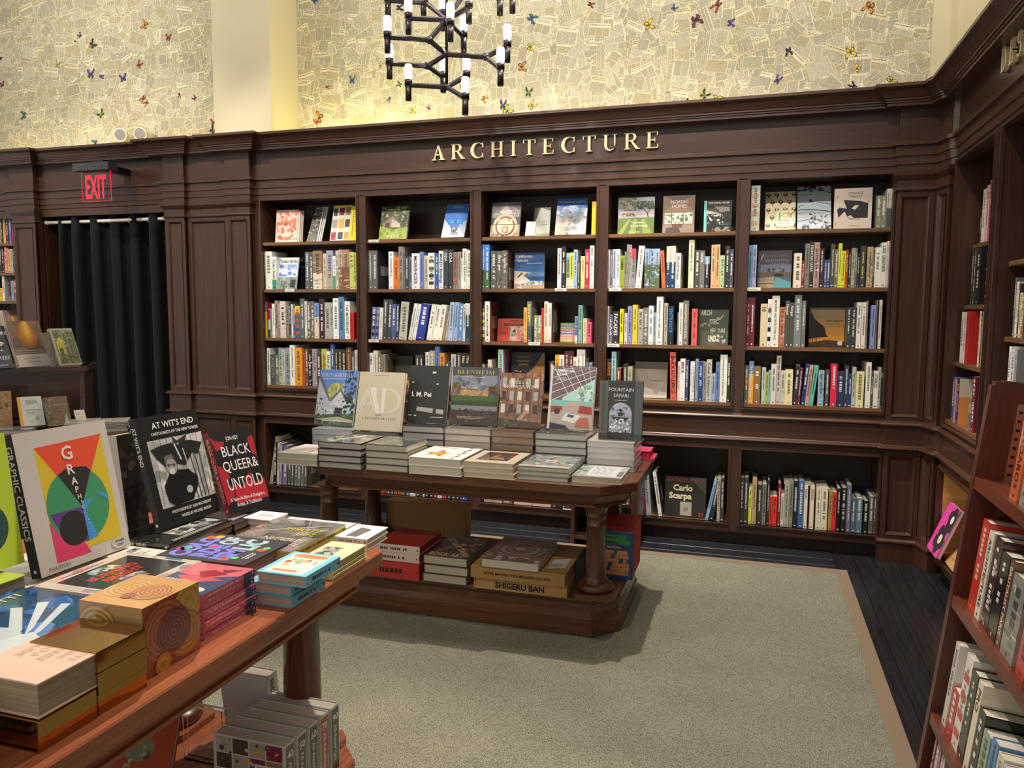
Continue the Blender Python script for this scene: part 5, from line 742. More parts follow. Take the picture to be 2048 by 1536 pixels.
# ------------------------------------------------------------------ cover designs (u, v) from the lower spine corner
ART = {
'coral': [('r', 0, 0, 1, 1, 'dccfc0'), ('n', .02, .08, .98, .98, 'e8705c e06850 f08068 dccfc0 e87860', 70, .11, 3), ('g', .22, .52, .65, .62, '4a3030', 2, 1)],
'bwcity': [('r', 0, 0, 1, 1, '6c6862'), ('n', 0, 0, 1, 1, '3c3a38 8c8884 c8c4c0 504c4a', 60, .16, 8)],
'chairs': [('r', 0, 0, 1, 1, 'd8d4cc'), ('r', .04, .70, .26, .92, '3c4438'), ('r', .34, .72, .62, .94, '80303c'), ('r', .68, .72, .96, .95, '8c7850'), ('r', .04, .36, .3, .60, 'a49c90'), ('r', .36, .34, .66, .62, 'd8b850'), ('r', .72, .38, .96, .6, '5c3c30'), ('r', .04, .02, .3, .24, 'a8404c'), ('r', .4, .04, .66, .24, '48505c'), ('r', .74, .04, .96, .24, 'c8a040'), ('r', 0, .95, 1, 1, 'e8d838')],
'yellow': [('r', 0, 0, 1, 1, 'e6d634'), ('g', .3, .1, .6, .9, '383420', 14, 2)],
'cottage': [('r', 0, 0, 1, 1, '3c4c24'), ('n', 0, .35, 1, 1, '2c3c1c 506830 7c8c48 1c2814 a8a870', 110, .08, 4), ('p', [(.1, .36), (.1, .52), (.42, .74), (.72, .48), (.72, .34)], '8c8474'), ('p', [(.06, .5), (.42, .78), (.78, .46), (.72, .44), (.42, .7), (.1, .48)], '5c4c44'), ('p', [(.4, .36), (.4, .62), (.72, .46), (.72, .35)], 'c4b8a8'), ('r', .18, .36, .34, .5, '40382c'), ('p', [(0, 0), (1, 0), (1, .36), (.5, .3), (0, .4)], '8c9c40'), ('n', 0, .02, 1, .3, '78882c a0ac50 9cac48', 20, .12, 5), ('g', .18, .84, .82, .94, 'c8c898', 1, 2), ('S', 'MAINE', .28, .05, .08, 'e8e8d8', .44)],
'bluesky': [('r', 0, 0, 1, 1, '4c78c4'), ('p', [(0, .0), (0, .55), (.3, .35), (.3, 0)], 'b8c4d8'), ('p', [(1, 0), (1, .5), (.7, .4), (.7, 0)], 'a0aec8'), ('p', [(0, 0), (1, 0), (.7, .28), (.3, .28)], 'c4c8d0'), ('r', .2, .38, .84, .56, '2c7cd8'), ('r', .26, .42, .78, .52, '4c98e0'), ('c', .52, .47, .05, '1c3c70'), ('r', .38, .08, .68, .32, '5c6468'), ('n', .38, .08, .68, .32, 'd8d8d8 2c3438 8c9498', 14, .06, 2), ('g', .3, .88, .8, .95, 'b8d0f0', 2, 4)],
'ando': [('r', 0, 0, 1, 1, 'e4e6e8'), ('t', 'Tadao Ando', .04, .84, .1, '1c1c20', 'l', .92, .02), ('n', .04, .4, .96, .78, '8ca4e0 b8c4e8 d8dcec 6880c8', 34, .16, 6), ('r', .0, 0, 1, .38, '8c9490'), ('n', 0, 0, 1, .38, '707874 a8b0ac 5c6460', 26, .12, 7), ('r', .68, .05, .95, .3, '30363c')],
'navy': [('r', 0, 0, 1, 1, '171b28'), ('g', .1, .88, .9, .93, 'a8b0c0', 1, 2)],
'flags': [('r', 0, 0, 1, 1, 'd0d4d0'), ('r', 0, .62, 1, .98, 'a82834'), ('r', 0, .3, 1, .6, 'c4ccc4'), ('r', 0, 0, 1, .28, '1f5c40')],
'golddark': [('r', 0, 0, 1, 1, '2c2820'), ('c', .55, .1, .52, '6c5428'), ('c', .55, .06, .44, 'b88c38'), ('c', .55, .02, .36, '3c3020')],
'capitol': [('r', 0, 0, 1, 1, '6c6668'), ('n', 0, .5, 1, 1, '5c565a 7c7678 8c8688', 24, .2, 2), ('c', .5, .77, .13, 'a8a4a4'), ('p', [(.47, .85), (.53, .85), (.5, .95)], 'b8b4b4'), ('r', .3, .66, .7, .76, 'c4c0bc'), ('r', .06, .56, .94, .67, 'b0aaa4')]+[('r', .1+.07*i, .56, .13+.07*i, .65, '4c4648') for i in range(12)]+[('r', 0, .34, 1, .55, '2c2828'), ('t', 'CAPITOL AMERICA', .5, .45, .055, 'e8dcc8', 'c', .8, .02), ('g', .2, .37, .8, .43, 'b8a898', 1, 3), ('r', 0, 0, 1, .34, 'a08874'), ('c', .5, .3, .42, 'd0b498'), ('c', .5, .3, .34, '6c4c40'), ('c', .5, .3, .28, 'e0c8a8'), ('c', .5, .2, .12, '8c6c58'), ('c', .5, .2, .08, 'd8bca0'), ('n', 0, 0, 1, .1, '5c4430 98784c c4a878', 30, .05, 9), ('r', 0, .34, 1, .36, '2c2828')],
'greybook': [('r', 0, 0, 1, 1, '3c3834'), ('p', [(0, 0), (1, 0), (1, .88), (.4, 1), (.12, .55)], 'b4b4ac'), ('g', .5, .38, .85, .56, '707068', 3, 4), ('r', .2, .02, 1, .1, '8c9474')],
'newengland': [('r', 0, 0, 1, 1, '5c84c0'), ('p', [(0, 1), (1, 1), (1, .7), (0, .8)], '3c68b0'), ('n', 0, .5, 1, .8, 'a8c0dc c8d4e0 88a8d0', 22, .16, 3), ('p', [(0, .34), (.35, .56), (1, .5), (1, 0), (0, 0)], 'b0aca4'), ('p', [(0, .55), (.42, .4), (.22, 0), (0, 0)], 'b4a89c'), ('p', [(.6, .5), (.72, .62), (.9, .6), (.9, .3), (.6, .2)], '8c98a4'), ('n', .3, .0, 1, .5, 'a0a09c 8c8c8c c4c0bc 74787c', 26, .12, 5), ('t', 'NEW ENGLAND COASTAL', .5, .88, .045, 'dce4f0', 'c', .86), ('g', .5, .1, .95, .14, 'e8e8e8', 1, 6)],
'yellowspine': [('r', 0, 0, 1, 1, 'e8b818'), ('g', .3, .5, .75, .9, 'f4e0a0', 10, 2)],
'california': [('r', 0, 0, 1, 1, '3c6cac'), ('p', [(0, 1), (1, 1), (1, .6), (0, .7)], '34609c'), ('p', [(0, .5), (1, .45), (1, .33), (0, .33)], '5c88bc'), ('r', 0, .2, 1, .34, '2c5480'), ('n', .3, .08, 1, .22, 'a8b4bc 7c90a0 c8ccd0', 26, .08, 3), ('r', 0, 0, 1, .1, 'b09474'), ('p', [(0, .12), (0, .5), (.42, .46), (.56, .44), (.3, .36), (.42, .3), (.56, .2), (.2, .12)], 'd4c4b4'), ('p', [(.1, .32), (.24, .45), (.3, .44), (.15, .31)], '3c3c40'), ('p', [(.28, .36), (.46, .44), (.46, .38)], '48505c'), ('t', 'California', .04, .86, .09, 'e8dcb8', 'l', .7), ('t', 'Houses', .04, .75, .09, 'e8dcb8', 'l', .56), ('g', .4, .68, .94, .72, 'd8dce4', 1, 4), ('l', .1, .06, .2, .02, .02, 'e0e0e0'), ('l', .2, .12, .24, .01, .02, 'e0e0e0')],
'tropical': [('r', 0, 0, 1, 1, 'b4422e'), ('t', 'TROPICAL', .46, .85, .1, '30201c', 'l', .52, .02), ('t', 'MODERNISM', .25, .68, .12, '30201c', 'l', .72, .03), ('g', .06, .3, .42, .42, '30201c', 2, 5), ('g', .06, .06, .3, .1, '30201c', 1, 6), ('r', .48, .02, 1, .66, 'a89c90'), ('n', .48, .02, 1, .66, '40342c 8c8070 c4b8a8 6c5c50', 40, .07, 8), ('p', [(.72, .05), (.74, .5), (.8, .56), (.88, .48), (.9, .1)], 'c86c60')],
'multi': [('r', 0, 0, 1, 1, '8c9c6c')]+[('r', 0, .88-.12*i, 1, 1-.12*i, c) for i, c in enumerate(('98a464', '6c98a0', 'b09c80', 'b8708c', '5c5c90', 'b87c88', 'c8845c', 'a89c50'))]+[('g', .05, .05, .95, .95, 'd8d0c0', 7, 3)],
'tashkent': [('r', 0, 0, 1, 1, '272a30'), ('p', [(0, .28), (.4, .4), (.7, .6), (.96, 1), (1, 1), (1, 0), (0, 0)], 'a87848'), ('n', 0, 0, 1, .55, 'c89458 5c3c24 b88450 744c2c', 90, .035, 4), ('l', 0, .3, .4, .42, .012, 'c8a068'), ('l', .4, .42, .7, .62, .012, 'c8a068'), ('l', .7, .62, .95, .98, .012, 'c8a068'), ('t', 'TASHKENT', .15, .86, .05, '9c8c3c', 'l', .4), ('t', 'A MODERNIST', .12, .76, .05, 'c8b848', 'l', .46, .01), ('t', 'CAPITAL', .22, .67, .05, 'e0d048', 'l', .3, .02)],
'british': [('r', 0, 0, 1, 1, '8c94a4'), ('n', 0, .6, .5, 1, '5c5c30 6c6438 4c5028 7c7440', 60, .07, 3), ('r', 0, .46, 1, .62, 'b4a8ac'), ('r', .12, .47, .5, .56, '6c6048'), ('n', .12, .47, .5, .58, 'a89868 342c24 d0c8a0', 12, .04, 2), ('n', .5, .66, 1, .88, '2c3c24 3c4c2c 1c2818', 60, .06, 5), ('l', .86, .36, .8, .56, .03, '2c241c'), ('l', .8, .56, .66, .72, .025, '2c241c'), ('l', .8, .54, .92, .7, .02, '2c241c'), ('p', [(0, 0), (1, 0), (1, .44), (0, .42)], '5c7038'), ('p', [(0, .0), (.14, 0), (.36, .4), (.3, .4)], '88984c'), ('p', [(.3, 0), (.5, 0), (.52, .4), (.46, .4)], '88984c'), ('p', [(.7, 0), (.95, 0), (.72, .4), (.66, .4)], '7c8c44'), ('t', 'The Iconic', .36, .28, .06, 'e8e4d4', 'l', .44), ('t', 'British House', .36, .19, .06, 'e8e4d4', 'l', .58), ('g', .34, .03, .66, .06, 'd8d4c4', 1, 3)],
'nordic': [('r', 0, 0, 1, 1, '7c6858'), ('p', [(0, 1), (1, 1), (.5, .8)], '5c4a40'), ('p', [(0, .55), (.3, .78), (.7, .78), (1, .55)], '98785c'), ('r', .06, .24, .94, .54, 'b8c0b8'), ('n', .06, .24, .94, .5, '6c7c4c c4ccc4 4c5c38 98a484', 50, .06, 4), ('r', .27, .2, .29, .54, '4c4440'), ('r', .64, .2, .66, .54, '4c4440'), ('r', 0, 0, 1, .22, '8c7c70'), ('p', [(.08, 0), (.12, .14), (.5, .16), (.58, 0)], '4c4440'), ('r', .3, .14, .62, .24, '6c4438'), ('t', 'NORDIC', .52, .79, .09, 'e4dcd0', 'c', .54), ('t', 'HOMES', .52, .67, .09, 'e4dcd0', 'c', .52), ('r', .3, .62, .78, .625, 'd8ccc0')],
'stahl': [('r', 0, 0, 1, 1, '2a2a28'), ('r', 0, 0, .1, 1, '78c4bc'), ('t', 'THE STAHL HOUSE', .16, .9, .055, 'e8e4d8', 'l', .8, .02), ('p', [(.1, .72), (.5, .56), (.72, .6), (1, .86), (.5, .8)], '4c4a44'), ('p', [(.36, .82), (.92, .78), (.92, .66), (.6, .64)], '8c8880'), ('p', [(.1, .7), (.62, .58), (.1, .58)], 'b8b0a4'), ('n', .12, .26, .7, .56, 'c8c4bc 4c4a46 e8e4dc 1c1c1a', 40, .05, 6), ('n', .3, .02, 1, .16, '8c8474 5c584c a49c8c', 20, .1, 7), ('g', .55, .23, .95, .26, '78c4bc', 1, 3)],
'around': [('r', 0, 0, 1, 1, '4e5346'), ('p', [(.05, .98), (.3, .98), (.36, .86), (.9, .28), (.86, .22), (.3, .7)], '4e5346'), ('p', [(.36, 0), (.46, .5), (.54, .52), (.52, 0)], '5c6152'), ('t', 'ARCH', .08, .84, .14, 'c8c8b4', 'l', .36, .03), ('t', 'ITEC', .38, .6, .13, 'c8c8b4', 'l', .3, .03), ('t', 'TURE', .64, .36, .11, 'c8c8b4', 'l', .26, .02), ('p', [(.62, .8), (.66, .78), (.72, .76), (.84, .88), (.84, .84), (.72, .7), (.6, .74)], 'a8a894'), ('n', .04, .5, .4, .62, 'a8a894 8c8c78', 14, .05, 3), ('t', 'ARO', .40, .38, .1, 'c8c8b4', 'l', .18, .03), ('t', 'UND', .34, .1, .17, 'd8d8c4', 'l', .26, .04), ('n', .58, .05, .92, .3, 'c0c0ac a0a08c', 12, .06, 5)],
'concrete': [('r', 0, 0, 1, 1, '938c80')]+[('c', -.05, .55, .5-.035*i, '837c70' if i % 2 else '938c80') for i in range(7)]+[('r', 0, 0, 1, .5, '938c80'), ('p', [(0, 0), (1, 0), (1, .16), (.7, .2), (.3, .3), (0, .26)], 'b8b4ac'), ('p', [(.55, .2), (.9, .56), (.86, .3), (.7, .1)], '9c9484'), ('t', 'Concrete', .08, .5, .055, 'a8a294', 'l', .36), ('t', 'Architecture', .48, .46, .055, '3c3834', 'l', .5)],
'joy': [('r', 0, 0, 1, 1, 'e0d8b4')]+[q for i in range(4) for j in range(5) for q in (('c', .1+.28*i+.13*(j % 2), .92-.2*j, .075, '4c3028'), ('p', [(.06+.28*i+.13*(j % 2), .9-.2*j), (.14+.28*i+.13*(j % 2), .87-.2*j), (.1+.28*i+.13*(j % 2), .82-.2*j)], 'c06048'), ('c', .1+.28*i+.13*(j % 2), .935-.2*j, .035, 'e0d8b4'))]+[('r', .35, .06, .94, .5, 'd8d870'), ('r', .37, .08, .92, .48, 'ecebd4'), ('t', 'J', .42, .3, .14, '4c8c5c', 'l', None, .02), ('t', 'O', .55, .3, .14, 'd8c850', 'l', None, .02), ('t', 'Y', .73, .3, .14, 'd06048', 'l', None, .02), ('t', 'Experiments', .42, .22, .035, '4c4c44', 'l', .44, .02), ('g', .42, .1, .86, .2, '8c8c80', 3, 4)],
'marble': [('r', 0, 0, 1, 1, 'b8c4cc')]+[('l', -.05, .9-.09*i, .5, .95-.09*i-.05*(i % 2), .035, ('3c4460', '88a8b8', 'd8b8a8', '5c6c98', 'a8c8cc')[i % 5]) for i in range(9)]+[('l', .5, .95-.09*i-.05*(i % 2), 1.05, .84-.09*i, .03, ('3c4460', '9cb8c4', 'd0b0a0', '6c7ca8', 'a8c8cc')[i % 5]) for i in range(9)]+[('n', 0, .88, .8, 1, '1c2030 2c3448', 20, .06, 3), ('n', .35, .1, .9, .36, '20202c e8ecec 3c3c48', 60, .045, 4), ('c', .12, .52, .06, '30405c'), ('c', .12, .52, .04, 'c8e0e0'), ('c', .4, .66, .05, '384460'), ('n', 0, 0, 1, .1, '30303c e8e8ec', 24, .07, 5), ('l', 0, .45, .5, .62, .02, 'd8f0ec'), ('l', .5, .62, 1, .5, .02, 'd8f0ec')],
'strange': [('r', 0, 0, 1, 1, 'd6c8ba'), ('t', 'STRANGE', .56, .85, .058, '302c2c', 'c', .46), ('t', 'OBJECTS', .56, .77, .058, '302c2c', 'c', .46), ('t', 'THINGS', .52, .22, .058, '302c2c', 'c', .34), ('t', 'DS', .86, .65, .05, '302c2c', 'l', .12), ('p', [(.24, .72), (.7, .68), (.9, .62), (.9, .26), (.54, .26), (.44, .34), (.36, .3), (.28, .43), (.12, .28), (.08, .48), (.14, .53), (.34, .5)], '26282a'), ('p', [(.46, .5), (.56, .58), (.66, .57), (.56, .47)], 'd6c8ba'), ('c', .08, .82, .012, '302c2c'), ('c', .08, .78, .012, '302c2c'), ('c', .06, .14, .012, '302c2c'), ('c', .06, .1, .012, '302c2c'), ('g', .4, .06, .7, .085, '6c6460', 1, 4)],
'seaside': [('r', 0, 0, 1, 1, '5c6078'), ('r', 0, .5, 1, 1, '544c50'), ('r', 0, .42, 1, .62, '7880a0'), ('n', .15, .42, .8, .54, '4c5840 3c4834 8c94b0', 24, .06, 3), ('r', 0, .3, 1, .42, '6c6050'), ('r', .5, .3, .76, .38, '302c2c'), ('p', [(0, 0), (.5, 0), (.5, .3), (0, .26)], 'a89880'), ('r', 0, .1, .5, .13, '6c5c4c'), ('r', 0, .2, .5, .22, '7c6c5c'), ('p', [(.45, 0), (1, 0), (1, .14), (.55, .3)], '5c9ca8'), ('l', 0, .6, .16, .9, .03, 'c8c0b4'), ('S', 'ARCHITECTURE', .2, .7, .055, 'a8a8c4', .72), ('S', 'AND DESIGN', .36, .61, .055, 'a8a8c4', .52), ('S', 'SEASIDE LIVING', .14, .82, .055, '8c8494', .76)],
'heights': [('r', 0, 0, 1, .3, 'c88c30'), ('r', 0, .3, 1, .5, 'b88438'), ('r', 0, .5, 1, .7, 'a07c48'), ('r', 0, .7, 1, 1, '8c7458'), ('p', [(.02, .98), (0, .3), (.0, .2), (.5, .26), (.44, .5), (.14, .72), (.08, .84)], '16120f'), ('p', [(.1, .26), (.54, .25), (.54, .28), (.5, .3), (.1, .34)], '16120f'), ('r', .1, .02, .12, .3, '16120f'), ('r', .2, .02, .22, .3, '16120f'), ('p', [(0, 0), (1, 0), (1, .14), (.5, .18), (0, .1)], '3c2c18'), ('t', 'NEW HEIGHTS', .48, .64, .045, '241c14', 'l', .46, .02), ('g', .48, .58, .92, .6, '3c3020', 1, 3), ('c', .88, .1, .07, 'c8c4b0')],
'scarpa': [('r', 0, 0, 1, 1, '2c2c26'), ('p', [(.6, 1), (1, 1), (1, .6)], '4c4c48'), ('t', 'GA DOCUMENT', .05, .88, .09, '9c4048', 'l', .9, .0), ('t', 'Carlo', .2, .66, .15, 'd8cca8', 'l', .58, .04), ('t', 'Scarpa', .1, .46, .15, 'd8cca8', 'l', .8, .04), ('r', .38, .04, .66, .38, 'a8a294'), ('c', .52, .2, .06, '8c8678'), ('t', '21', .82, .04, .1, 'b03c38', 'l', .15, .03)],
'first': [('r', 0, 0, 1, 1, '5c84d0'), ('r', 0, .0, 1, .5, 'a8bcd8'), ('c', .48, .6, .22, 'a4a858'), ('n', .26, .46, .72, .76, 'b8b868 8c9448 c8c880', 40, .06, 3), ('p', [(0, .18), (0, .86), (.06, .86), (.34, .46), (.34, .16)], 'b4b8c4'), ('p', [(.38, .18), (.38, .42), (.6, .64), (.8, .4), (.8, .18)], 'c4c8d0'), ('p', [(.34, .44), (.6, .68), (.84, .38), (.8, .38), (.6, .62), (.38, .42)], '585c68'), ('p', [(.0, .9), (.04, .9), (.36, .44), (.32, .44), (0, .84)], '585c68'), ('n', .02, .2, .78, .5, '3c4048 8c94a8 d8dce4 484c50', 60, .035, 7), ('r', .5, .2, .7, .32, '20242c'), ('n', .7, .1, 1, .98, '1c2c1c 2c3c24 20281c', 70, .06, 5), ('p', [(0, 0), (1, 0), (1, .2), (.6, .22), (0, .16)], '46583a'), ('n', 0, .02, 1, .2, '2c3c20 6c8450 203018', 50, .06, 8), ('p', [(0, .1), (.6, .16), (1, .1), (1, .06), (.4, .08)], 'a8a894'), ('S', 'FIRST', .07, .87, .065, 'e8ecf4', .27), ('S', 'ADDITIONS', .38, .87, .065, 'e8ecf4', .48), ('g', .1, .82, .7, .85, 'dce4f4', 1, 4), ('g', .2, .06, .8, .1, 'e8e8e0', 1, 5)],
'im': [('r', 0, 0, 1, 1, '2d302d'), ('t', 'I. M. Pei', .1, .45, .085, 'f0eee8', 'l', .84, .018), ('c', .62, .88, .05, .018, 'c8ccc8'), ('c', .1, .7, .035, .012, 'b0b4b0'), ('c', .72, .68, .035, .012, 'b0b4b0'), ('p', [(.24, .2), (.26, .27), (.93, .23), (.93, .15)], 'a8a49c'), ('r', .66, .16, .74, .24, '30302c'), ('c', .7, .23, .025, '48443c'), ('t', 'M+', .2, .1, .025, 'e0e0d8', 'l', .1, .04), ('g', .04, .1, .16, .13, 'd0d0c8', 2, 3), ('g', .6, .08, .94, .11, 'e0e0d8', 1, 4)],
'blen': [('r', 0, 0, 1, 1, '5c667c'), ('r', 0, .84, 1, 1, '44464c'), ('n', 0, .62, 1, .86, '7c8494 9ca0a8 4c5668 6c7484', 50, .14, 3), ('r', .2, .5, .8, .6, 'a8845c'), ('n', .2, .5, .8, .66, 'c09c6c 8c6840 b8905c', 50, .035, 4), ('n', 0, .5, .2, .72, '6c5430 8c7038 503c20', 30, .06, 5), ('n', .8, .5, 1, .68, '6c5430 4c3820', 26, .06, 6), ('r', 0, .4, 1, .5, '3c5c28'), ('r', 0, .33, 1, .41, '2c401c'), ('r', 0, .24, 1, .33, '787c84'), ('r', 0, 0, 1, .25, '3c3028'), ('n', 0, .05, 1, .28, '4c3c30 2c2420 5c4c3c', 60, .05, 7), ('S', 'BLENHEIM', .1, .88, .065, 'c8b060', .8), ('g', .2, .81, .8, .84, 'c8c4b8', 1, 3), ('g', .14, .1, .86, .15, 'b8a888', 2, 5)],
'bricks': [('r', 0, 0, 1, 1, '84604c'), ('n', 0, .1, 1, 1, '9c7458 6c4c3c a88064 5c4034', 90, .07, 3)]+[('r', .04+.19*i, .26+.24*j, .14+.19*i, .42+.24*j, ('c8c4bc', '40382f', '9ca0a0')[(i+j) % 3]) for i in range(5) for j in range(3)]+[('r', .15+.19*i, .2, .18+.19*i, 1, '6c4838') for i in range(5)]+[('p', [(.3, .02), (.45, .02), (.7, .3), (.62, .32)], 'a88870'), ('p', [(0, 0), (1, 0), (1, .1), (0, .16)], '4c3c34'), ('n', .0, .02, .6, .14, '48503c 6c7050 303828', 26, .05, 7), ('S', 'BRICKS &', .2, .80, .06, 'f0e8e0', .46), ('S', 'BROWNSTONE', .08, .72, .06, 'f0e8e0', .84)],
'icons': [('r', 0, 0, 1, 1, '8c8484'), ('r', .05, .4, 1, 1, '6c5c60'), ('p', [(.3, .5), (1, .8), (1, .4), (.3, .4)], 'a8ccc8'), ('n', .6, .45, 1, .7, '6c8c74 8cb4a0 b8dcd8', 30, .08, 3)]+[('l', .05, .45+.12*i, 1, .75+.1*i, .014, 'd4ccc8') for i in range(5)]+[('l', .05+.2*i, 1, .5+.2*i, .45, .014, 'd4ccc8') for i in range(5)]+[('p', [(.05, .0), (1, .0), (1, .42), (.05, .44)], 'a89c94'), ('p', [(.05, .36), (1, .38), (1, .44), (.05, .46)], '7cb4ac'), ('p', [(.05, .26), (.32, .3), (.3, .36), (.05, .36)], '9c3430'), ('c', .2, .28, .07, '3c2c2c'), ('p', [(.66, .26), (.98, .24), (.96, .36), (.7, .38)], '9c3430'), ('p', [(.4, .36), (.7, .38), (.68, .42), (.4, .42)], 'c8a088'), ('p', [(.3, .14), (.6, .1), (.74, .22), (.4, .26)], 'd8cfc8'), ('p', [(.42, .2), (.56, .18), (.6, .22), (.46, .24)], '3c5484'), ('p', [(.6, .04), (.95, .02), (.9, .2), (.7, .18)], 'a86450'), ('p', [(.05, 0), (.5, 0), (.4, .06), (.05, .1)], '2c2c38'), ('t', 'AMERICAN', .14, .9, .04, 'f0f0f0', 'l', .4, .02), ('t', 'ICONS', .14, .85, .04, 'f0f0f0', 'l', .24, .02), ('g', .14, .77, .4, .82, 'e0e0e0', 3, 3), ('r', 0, 0, .05, 1, 'c4c8c4')],
'fountain': [('r', 0, 0, 1, 1, '40423f'), ('r', .0, .1, .2, 1, '5c5e5c'), ('r', .82, .1, 1, 1, '5c5e5c'), ('r', .06, .14, .14, 1, '4a4c4a'), ('r', .2, .0, .82, 1, '33352f'), ('c', .5, .42, .26, .21, 'b8bcd0'), ('r', .24, .13, .76, .42, '9ca0a8'), ('n', .26, .12, .74, .56, '7c7c90 c4c8d8 5c5c6c a8acc0', 40, .06, 3), ('p', [(.3, .38), (.7, .38), (.6, .3), (.4, .3)], '26282a'), ('p', [(.42, .46), (.58, .46), (.54, .4), (.46, .4)], '2c2e30'), ('c', .5, .5, .04, '303234'), ('n', .26, .12, .74, .36, 'e8eaee c8ccd4 4c4e50 f0f2f4', 60, .035, 5), ('r', .2, .0, .82, .12, '2c2e2a'), ('t', 'FOUNTAIN', .5, .82, .062, 'e8e8ec', 'c', .62), ('t', 'SAFARI', .5, .72, .062, 'e8e8ec', 'c', .44), ('g', .36, .655, .64, .68, 'c8c8c8', 1, 4)],
'ad': [('r', 0, 0, 1, 1, 'd2c9b0'), ('t', 'A', .0, .3, .44, 'dfd9c8', 'l', .58, -.02), ('p', [(.36, .72), (.46, .3), (.56, .3), (.42, .74)], 'e8e4d8'), ('r', .54, .3, .62, .73, 'e8e4d8'), ('c', .66, .515, .3, .215, 'dfd9c8'), ('c', .64, .515, .26, .19, 'd2c9b0'), ('r', .42, .28, .54, .74, 'd2c9b0'), ('p', [(.26, .72), (.36, .74), (.54, .3), (.44, .3)], 'e8e4d8'), ('r', .54, .3, .62, .73, 'e8e4d8'), ('l', .08, .3, .28, .7, .012, 'e8e4d8'), ('t', 'at 100', .5, .25, .03, '4c4438', 'c', .22), ('S', 'A CENTURY OF STYLE', .15, .19, .035, '4c4438', .74), ('g', .34, .93, .72, .95, '4c4438', 1, 3)],
'graphic': [('r', 0, 0, 1, 1, 'ccc4bc'), ('p', [(.18, .88), (.92, .90), (.55, .4)], 'e84c2c'), ('p', [(.18, .88), (.18, .12), (.55, .4)], 'd8bc28'), ('p', [(.92, .90), (.92, .12), (.55, .4)], 'd8bc28'), ('p', [(.18, .1), (.92, .1), (.92, .3), (.18, .36)], 'd8bc28'), ('p', [(.18, .06), (.55, .06), (.4, .3), (.18, .34)], 'e03c70'), ('c', .52, .42, .34, .275, '3c9464'), ('p', [(.36, .66), (.44, .69), (.55, .695), (.68, .68), (.72, .645), (.55, .4)], '262022'), ('p', [(.2, .4), (.55, .4), (.55, .145), (.44, .155), (.3, .22)], '5c3c84'), ('c', .42, .265, .155, .125, '231e20'), ('p', [(.55, .42), (.55, .145), (.66, .16)], '3c98d8'), ('p', [(.55, .44), (.68, .44), (.56, .35)], '3c98d8'), ('p', [(.72, .48), (.86, .44), (.84, .4)], '3c98d8'), ('t', 'G', .5, .76, .1, 'ecdcd8', 'c', None, .02), ('t', 'R', .51, .65, .075, 'ecdcd8', 'c', None, .02), ('t', 'A', .52, .57, .055, 'ecdcd8', 'c', None, .02), ('t', 'P', .53, .51, .045, 'ecdcd8', 'c', None, .02), ('t', 'H', .54, .46, .035, 'ecdcd8', 'c', None, .02), ('t', 'I', .55, .42, .03, 'ecdcd8', 'c', None, .02), ('t', 'C', .555, .385, .024, 'ecdcd8', 'c', None, .02), ('t', 'C', .56, .345, .02, 'ecdcd8', 'c'), ('t', 'L', .57, .315, .018, 'ecdcd8', 'c'), ('t', 'A', .58, .288, .016, 'ecdcd8', 'c'), ('t', 'S', .59, .262, .014, 'ecdcd8', 'c'), ('t', 'S', .6, .238, .013, 'ecdcd8', 'c'), ('t', 'I', .605, .216, .012, 'ecdcd8', 'c'), ('t', 'C', .61, .196, .01, 'ecdcd8', 'c'), ('c', .88, .06, .1, .045, 'c8c0b8'), ('t', 'SIGNED', .88, .065, .018, '504848', 'c', .15, .02), ('t', 'COPY', .88, .035, .018, '504848', 'c', .1, .02), ('t', 'PHAIDON', .08, .02, .028, '4c4848', 'l', .3)],
'wit': [('r', 0, 0, 1, 1, '1b1c1e'), ('r', .1, .17, 1, .78, 'b4b4b2'), ('n', .1, .2, 1, .78, 'a0a09e c4c4c2 d0d0ce 8c8c8a', 60, .12, 3)]+[('l', .14+.1*i, .2, .2+.1*i, .78, .006, '6c6c6a') for i in range(9)]+[('l', .7+.06*i, .18, .64+.08*i, .6, .014, '4c4c4a') for i in range(4)]+[('p', [(.12, .70), (.3, .725), (.5, .73), (.56, .70), (.62, .73), (.78, .72), (.96, .68), (.86, .58), (.76, .6), (.6, .5), (.5, .53), (.3, .52), (.2, .6)], '242426'), ('p', [(.5, .72), (.5, .78), (.56, .74), (.74, .78), (.68, .72)], '303032'), ('l', .5, .72, .56, .56, .02, 'd8d8d8'), ('l', .62, .66, .66, .44, .016, 'c8c8c8'), ('p', [(.22, .22), (.2, .36), (.32, .46), (.46, .48), (.62, .46), (.76, .38), (.72, .28), (.6, .18), (.3, .17)], '151517'), ('c', .38, .52, .085, .075, '9c9894'), ('p', [(.28, .55), (.3, .62), (.42, .63), (.47, .56), (.44, .59), (.34, .59)], '6c6a68'), ('c', .37, .5, .05, .02, 'a8a4a0'), ('l', .31, .54, .45, .53, .008, '303030'), ('c', .34, .535, .022, .014, '4c4a48'), ('c', .42, .53, .022, .014, '4c4a48'), ('c', .37, .475, .045, .025, 'd0ccc8'), ('c', .66, .48, .045, .04, 'b4b0ac'), ('l', .62, .46, .72, .36, .03, '1c1c1e'), ('c', .58, .28, .05, .035, 'b8b4b0'), ('t', "AT WIT'S END", .56, .88, .058, 'f0f0ec', 'c', .74, .01), ('t', 'CARTOONISTS OF THE NEW YORKER', .57, .82, .028, 'f0f0ec', 'c', .78, .01), ('t', 'PHOTOGRAPHS BY ALEN MACWEENEY', .55, .11, .028, 'e8e8e4', 'c', .66, .01), ('t', 'WORDS BY MICHAEL MASLIN', .6, .055, .028, 'e8e8e4', 'c', .5, .01)],
